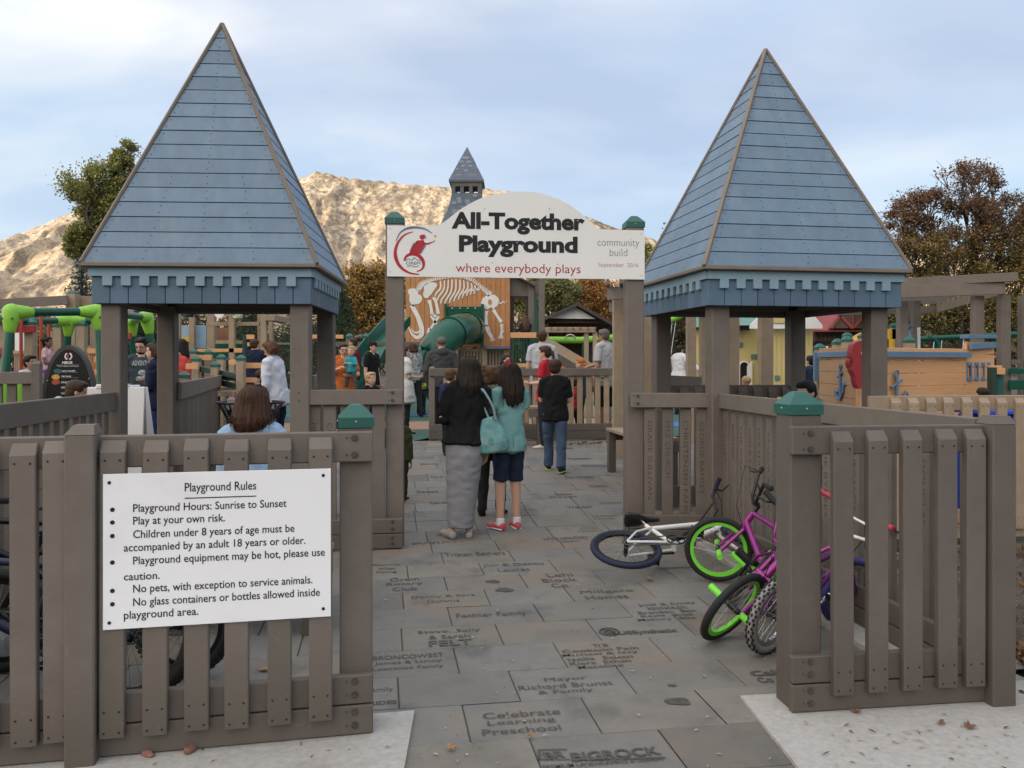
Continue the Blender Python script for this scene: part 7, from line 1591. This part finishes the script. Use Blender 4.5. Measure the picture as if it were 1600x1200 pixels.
def bicycle(label, r=.25, frame_m=blackpaint, tyre_m=rubber, rim_m=blackpaint, fork_m=None, bar_m=None, grip_m=None, peg=None, steer=0.0, knob=False, saddle_m=None, rear_tyre=None, wb=.92, crank_a=.6, guard=None, susp=False, rear_knob=False, fat=.024, barw=.33, kid=False):
    o = thing('bicycle', label, 'bicycle', (0, 0, 0), 0, 'bicycles left at the entrance'); s = r / .25; fork_m = fork_m or frame_m; bar_m = bar_m or frame_m; grip_m = grip_m or rubber; saddle_m = saddle_m or blackpaint
    q = lambda x, y, z: VG((x * s, y, z * s)); wb_ = wb * s
    bb = q(.36, 0, .27); st = q(.245, 0, .56); ht = VG((wb_ - .165 * s, 0, .60 * s)); hb_ = VG((wb_ - .13 * s, 0, .495 * s)); ra = q(0, 0, .25); fa_ = VG((wb_, 0, r))
    mb = MB(); mb.tube([st.lerp(bb, -.05), bb], .016, 10); mb.tube([st.lerp(bb, .12), ht.lerp(hb_, .1)], .018, 10); mb.tube([bb, hb_.lerp(ht, .15)], .022, 10); mb.tube([ht, hb_], .024, 12); mb.tube([bb + VG((0, -.035, 0)), bb + VG((0, .035, 0))], .026, 12)
    for y in (-1, 1):
        mb.tube([bb + VG((0, y * .03, 0)), VG((.1 * s, y * .052, .255 * s)), ra + VG((0, y * .058, 0))], .010, 8); mb.tube([st.lerp(bb, .15) + VG((0, y * .016, 0)), VG((.11 * s, y * .05, .40 * s)), ra + VG((0, y * .058, 0))], .009, 8)
    mb.build('frame', frame_m, o, smooth=True)
    mb = MB(); mb.tube([st, st + VG((-.02 * s, 0, .09 * s))], .013, 10); mb.build('seat_post', chrome, o, smooth=True)
    mb = MB(); sp = st + VG((-.03 * s, 0, .10 * s)); mb.cap_tube([sp + VG((-.10, 0, .012)), sp + VG((-.02, 0, .005)), sp + VG((.06, 0, .0)), sp + VG((.15, 0, -.005))], [.068, .058, .028, .016], 14, (0, 1, 0), [.024, .022, .018, .014], k=.9); link('saddle', remesh(mb, .008, 3, 'saddle'), saddle_m, o)
    # steered group
    axis = (ht - hb_).normalized(); SM = Matrix.Translation(ht) @ Matrix.Rotation(R(steer), 4, axis) @ Matrix.Translation(-ht)
    mb = MB()
    for y in (-1, 1):
        p = [hb_ - axis * .01 + VG((0, y * .02, 0)), hb_ - axis * .03 + VG((0, y * .055, 0)), fa_ + VG((0, y * .058, 0))]; mb.tube([SM @ v for v in p], .020 if susp else .013, 10)
    mb.tube([SM @ (hb_ + VG((0, -.06, -.012))), SM @ (hb_ + VG((0, .06, -.012)))], .017, 10); mb.build('fork', fork_m, o, smooth=True)
    mb = MB(); stem = ht + axis * .06; bc = stem + VG((.045, 0, .01)); mb.tube([SM @ ht, SM @ stem], .015, 10); mb.tube([SM @ stem, SM @ bc], .018, 10)
    rise = .20 * s
    pl = [(0, -barw), (rise * .04, 0)]; L = [bc + VG((-.035, -barw, rise)), bc + VG((-.005, -barw * .55, rise * .93)), bc + VG((0, -.10, .02)), bc + VG((0, 0, 0)), bc + VG((0, .10, .02)), bc + VG((-.005, barw * .55, rise * .93)), bc + VG((-.035, barw, rise))]
    mb.tube([SM @ v for v in L], .0115, 10); mb.tube([SM @ (bc + VG((-.002, -barw * .40, rise * .62))), SM @ (bc + VG((-.002, barw * .40, rise * .62)))], .008, 8); h = mb.build('handlebar', bar_m, o, smooth=True)
    for y in (-1, 1):
        g_ = MB(); e = L[0] if y < 0 else L[-1]; i_ = (L[1] if y < 0 else L[-2]).lerp(e, .25); g_.cap_tube([SM @ e.lerp(i_, -.02), SM @ e, SM @ e.lerp(i_, .95)], [.019, .017, .016], 10, k=.4); g_.build('grip', grip_m, h, smooth=True)
    lv = MB(); e = L[0].lerp(L[1], .6); lv.cap_tube([SM @ e, SM @ (e + VG((.05, -.02, -.02))), SM @ (e + VG((.06, -.09, -.03)))], [.008, .007, .005], 6); lv.build('brake_lever', blackpaint, h)
    cb = MB(); cb.tube([SM @ e, SM @ (e + VG((.12, .05, .02))), SM @ (bc + VG((.10, .0, -.06))), hb_ + VG((.02, 0, -.02)), bb + VG((-.02, 0, .08))], .003, 5); cb.build('cable', blackpaint, o)
    wheel_parts(o, ra, r, Matrix(), rear_tyre or tyre_m, rim_m, blackpaint, fat, rear_knob); wheel_parts(o, fa_, r, SM, tyre_m, rim_m, blackpaint, fat, knob)
    c = MB(); y = -.052; c.tube([bb + VG((math.cos(t) * .062 * s, y, math.sin(t) * .062 * s)) for t in [i / 24 * 6.2832 for i in range(24)]], .006, 5, closed=True)
    for k in range(5): c.tube([bb + VG((0, y, 0)), bb + VG((math.cos(k * 1.257) * .06 * s, y, math.sin(k * 1.257) * .06 * s))], .005, 5)
    ca = VG((math.cos(crank_a), 0, math.sin(crank_a))) * .14 * s; c.tube([bb + VG((0, -.07, 0)), bb + ca + VG((0, -.085, 0))], .010, 8); c.tube([bb + VG((0, .06, 0)), bb - ca + VG((0, .085, 0))], .010, 8); ck = c.build('crank', blackpaint if not kid else chrome, o)
    for sg in (-1, 1):
        p = MB(); pc = bb + ca * (1 if sg < 0 else -1) + VG((0, sg * .135, 0)); p.box(tuple(pc), (.09, .085, .022), .006); p.box(tuple(pc + VG((.042, 0, 0))), (.010, .10, .03), .003); p.box(tuple(pc - VG((.042, 0, 0))), (.010, .10, .03), .003); p.build('pedal', blackpaint, ck)
    ch = MB(); ch.tube([bb + VG((0, y, .062 * s)), ra + VG((0, y, .035 * s)), ra + VG((-.035 * s, y, 0)), ra + VG((0, y, -.035 * s)), bb + VG((0, y, -.062 * s))], .005, 5); ch.build('chain', boltm, o)
    if guard: gb = MB(); gb.cap_tube([bb + VG((.05, y - .012, .01)), ra + VG((.02, y - .012, .0))], [.06, .045], 14, (0, 0, 1), [.008, .008]); gb.build('chain_guard', guard, o, smooth=True)
    if peg:
        for (cc, MM) in ((ra, Matrix()), (fa_, SM)):
            for sg in (-1, 1): pm_ = MB(); pm_.tube([MM @ (cc + VG((0, sg * .062, 0))), MM @ (cc + VG((0, sg * .17, 0)))], .020, 14); pm_.build('peg', peg, o)
    return o
def lay(o, x, y, heading, roll, tilt=0.0, z=None):
    """put the bicycle down: its lowest point touches the ground"""
    Mr = Matrix.Rotation(R(heading), 4, 'Z') @ Matrix.Rotation(R(tilt), 4, 'Y') @ Matrix.Rotation(R(roll), 4, 'X')
    lo = 1e9
    for ch in o.children:
        if ch.type == 'MESH':
            n = len(ch.data.vertices); a = np.empty(n * 3, np.float32); ch.data.vertices.foreach_get('co', a); a = a.reshape(-1, 3); row = np.array(Mr)[2]; lo = min(lo, float((a @ row[:3]).min()))
    o.matrix_world = Matrix.Translation((x, y, -lo + .010 if z is None else z)) @ Mr; return o
# white bicycle lying on its side, wheels to the right
b1 = bicycle('white bicycle with blue tyres lying on the pavers', .262, whitep, bluerub, blackpaint, fat=.021, steer=38, crank_a=-.3, bar_m=blackpaint, grip_m=mat('blue black grip', (.015, .02, .05), .6, .3, 20)); lay(b1, .865, 5.76, 8, -73)
b2 = bicycle('nearer magenta bicycle with neon green rims slumped against the post', .235, magenta, rubber, neong, peg=neong, steer=-24, bar_m=magenta, crank_a=1.1, fat=.022, barw=.30, grip_m=rubber); lay(b2, 1.40, 5.38, 248, -42)
b3 = bicycle('farther magenta bicycle, black handlebar, green rimmed wheel turned broadside beside the white bicycle', .235, magenta, rubber, neong, peg=neong, steer=72, bar_m=blackpaint, crank_a=.2, fat=.022, barw=.28); lay(b3, 1.58, 4.98, 104, 30)
b4 = bicycle('small plum bicycle with a dusty knobbly rear tyre behind the right front post', .21, purplep, purplerub, chrome, rear_tyre=paletyre, rear_knob=rubber, fork_m=purplep, bar_m=whitep, grip_m=redw, guard=dpurple, steer=-12, fat=.024, kid=True, barw=.26); lay(b4, 1.35, 4.40, 40, 12)
# bicycles behind the rules panel
b5 = bicycle('black bicycle whose knobbly rear wheel shows below the rules panel', .255, blackpaint, rubber, blackpaint, rear_knob=rubber, susp=True, fat=.028, crank_a=2.2); lay(b5, -1.62, 4.05, 176, 4)
b6 = bicycle('dark bicycle with white marks close behind the far left pickets', .30, darkblue, rubber, chrome, knob=rubber, rear_knob=rubber, susp=True, fat=.03, steer=18); lay(b6, -1.72, 3.72, 192, 6)
b7 = bicycle('dark bicycle with a blue fork standing farther back at the far left', .30, blackpaint, rubber, blackpaint, steer=-25, susp=True, fork_m=bluep, bar_m=chrome); lay(b7, -2.05, 4.75, 205, 5)
# ------------------------------------------------------------------ litter, leaves, stones
lit = MB(); q_ = random.Random(4)
def shred(x, y, L, w, z=.012):
    a = q_.uniform(0, 6.28); c_, s_ = math.cos(a), math.sin(a); b_ = q_.uniform(-.4, .4); zz = g(y) + z
    lit.add([(x - c_ * L, y - s_ * L, zz), (x + s_ * w * .5, y - c_ * w * .5, zz + .004), (x + c_ * L, y + s_ * L, zz + q_.uniform(0, .006)), (x - s_ * w * .6 + c_ * L * b_, y + c_ * w * .6 + s_ * L * b_, zz + .005)], [(0, 1, 2, 3)])
for i in range(150):
    y = 3.0 + 5.5 * q_.random() ** 1.3; x = q_.uniform(-.85, 1.75); shred(x, y, q_.uniform(.006, .020), q_.uniform(.004, .012))
for i in range(60):
    y = q_.uniform(2.9, 3.5); x = q_.uniform(1.15, 2.5); shred(x, y, q_.uniform(.006, .018), q_.uniform(.004, .012), .026)
for i in range(60): shred(q_.uniform(-2, 1.8), q_.uniform(7.5, 13), q_.uniform(.008, .02), q_.uniform(.006, .014))
lit2 = lit; lit = MB()
for i in range(110): shred(q_.uniform(1.2, 2.9), q_.uniform(2.55, 3.6), q_.uniform(.006, .03), q_.uniform(.003, .010), .026)
for i in range(40): shred(q_.uniform(-2.2, -.45), q_.uniform(2.6, 3.35), q_.uniform(.005, .02), q_.uniform(.003, .008), .026)
for i in range(90): shred(q_.uniform(-.8, 1.6), q_.uniform(3.1, 8), q_.uniform(.004, .012), q_.uniform(.003, .007))
tw_ = lit.build('twig_litter', mat('brown leaf scrap', (.10, .062, .038), .9, .4, 60), None, fix=False); tw_['kind'] = 'stuff'; lit = lit2
lf = lit.build('leaf_litter', mat('pale leaf scrap', (.36, .30, .22), .8, .35, 60), None, fix=False); lf['kind'] = 'stuff'
def leaf_bed(name, n, fn, size, pal):
    P2 = []
    for i in range(n): P2.append(fn())
    ob = leaves(name, np.array(P2), size, pal, None, flat=-.2); ob['kind'] = 'stuff'; return ob
drl = [(.17, .095, .045), (.22, .13, .065), (.12, .07, .04), (.27, .18, .10), (.10, .065, .045)]
leaf_bed('fallen_leaves', 1500, lambda: (q_.uniform(2.3, 4.6), q_.uniform(3.5, 7.2), q_.uniform(-.03, .035)), .055, drl)
leaf_bed('fallen_leaves_drift', 420, lambda: (2.62 + abs(q_.gauss(0, .25)), 4.15 + q_.gauss(0, .22), q_.uniform(0, .05)), .075, drl)
leaf_bed('fallen_leaves_court', 90, lambda: (q_.uniform(.9, 2.4), 13.3 + q_.gauss(0, .25), .262), .07, drl)
ml = mat('tan maple leaf', (.34, .19, .08), .8, .2, 30); bl_ = mat('brown maple leaf', (.16, .085, .045), .8, .2, 30)
def big_leaf(label, px, py, s, m, z=.014):
    p = gpt(px, py); o = thing('fallen_leaf', label, 'leaf', (p.x, p.y, g(p.y) + z), q_.uniform(0, 6), 'single fallen leaves'); vs = [(0, 0, .006)]; n = 14
    for i in range(n): a = 2 * math.pi * i / n; r_ = s * (1 if i % 2 == 0 else .55) * (1.2 if i == 0 else 1); vs.append((math.cos(a) * r_, math.sin(a) * r_ * .8, .002 + .014 * q_.random()))
    mb = MB(); mb.add(vs, [(0, 1 + i, 1 + (i + 1) % n) for i in range(n)]); mb.build('blade', m, o, fix=False); mb = MB(); mb.tube([(0, 0, .004), (-s * 1.3, .01, .008)], .0015, 5); mb.build('stalk', m, o)
big_leaf('orange brown leaf on the pavers right of the white bicycle wheel', 1015, 907, .035, ml); big_leaf('tan leaf on the pavers seen between pickets under the rules panel', 412, 1048, .035, ml); big_leaf('brown curled leaf by the foot of the right front post', 1337, 1118, .03, bl_, .026)
big_leaf('brown leaf flat on the right concrete pad under the middle pickets', 1515, 1142, .035, bl_, .026); big_leaf('reddish leaf on the right concrete pad left of the flat brown one', 1470, 1136, .025, bl_, .026); big_leaf('pale leaf on the pavers beside the lowest engraved slab', 705, 1172, .025, ml)
big_leaf('pale leaf on the pavers above the Celebrate slab', 830, 1152, .018, ml)
stm = mat('red brown stone', (.22, .115, .08), .85, .25, 20, .5, 40)
for lb, px, py, s in (('red brown stone on the left pad near the frame bottom', 232, 1186, .028), ('longer red brown stone on the left pad below the rules panel', 297, 1178, .038), ('small red brown stone on the left pad beside the fence post', 87, 1191, .022)):
    p = gpt(px, py); mb = MB(); mb.ball((0, 0, s * .3), (s * 1.1, s * .6, s * .45), 12, 8); mb.v = [tuple(VG(v) * (1 + .35 * mnoise.noise(VG(v) * 45 + VG((px, 0, 0))))) for v in mb.v]
    o = mb.build('stone', stm, None); o.location = (p.x, p.y, .02); o.rotation_euler.z = px; tag(o, lb, 'stone', 'stones on the left concrete pad')
mb = MB(); mb.tube([(3.15, 5.45, .10), (3.0, 5.15, .09), (2.95, 4.98, .07)], .05, 16, cap=False); mb.tube([(3.15, 5.45, .10), (3.0, 5.15, .09), (2.95, 4.98, .07)], .044, 16, cap=False)
o = mb.build('drain_pipe', white, None, smooth=True); tag(o, 'white drain pipe end lying on the soil right of the end post', 'pipe')
mb = MB(); mb.tube([(2.63, 3.72, .05), (2.70, 3.95, .05), (2.86, 4.25, .045)], [.035, .038, .03], 10); o = mb.build('dark_edging', mat('dark edging plastic', (.03, .03, .03), .7, .2), None, smooth=True); tag(o, 'dark round garden edging running back at the right frame edge', 'edging')
dm = mat('damp stain', (.075, .068, .06), .5, .3, 30); sb = MB()
for (px, py, r_) in ((1060, 1095, .055), (770, 908, .05), (788, 921, .06), (1050, 1070, .02)):
    p = gpt(px, py); sb.add([(p.x + r_ * (1 + .16 * math.sin(3 * a + px) + .07 * math.sin(7 * a)) * math.cos(a), p.y + r_ * .8 * (1 + .15 * math.sin(2 * a + py) + .08 * math.cos(5 * a)) * math.sin(a), .0088) for a in [i / 40 * 6.2832 for i in range(40)]], [tuple(range(40))])
sb.build('stain', dm, paving, fix=False)
bpy.context.view_layer.update()
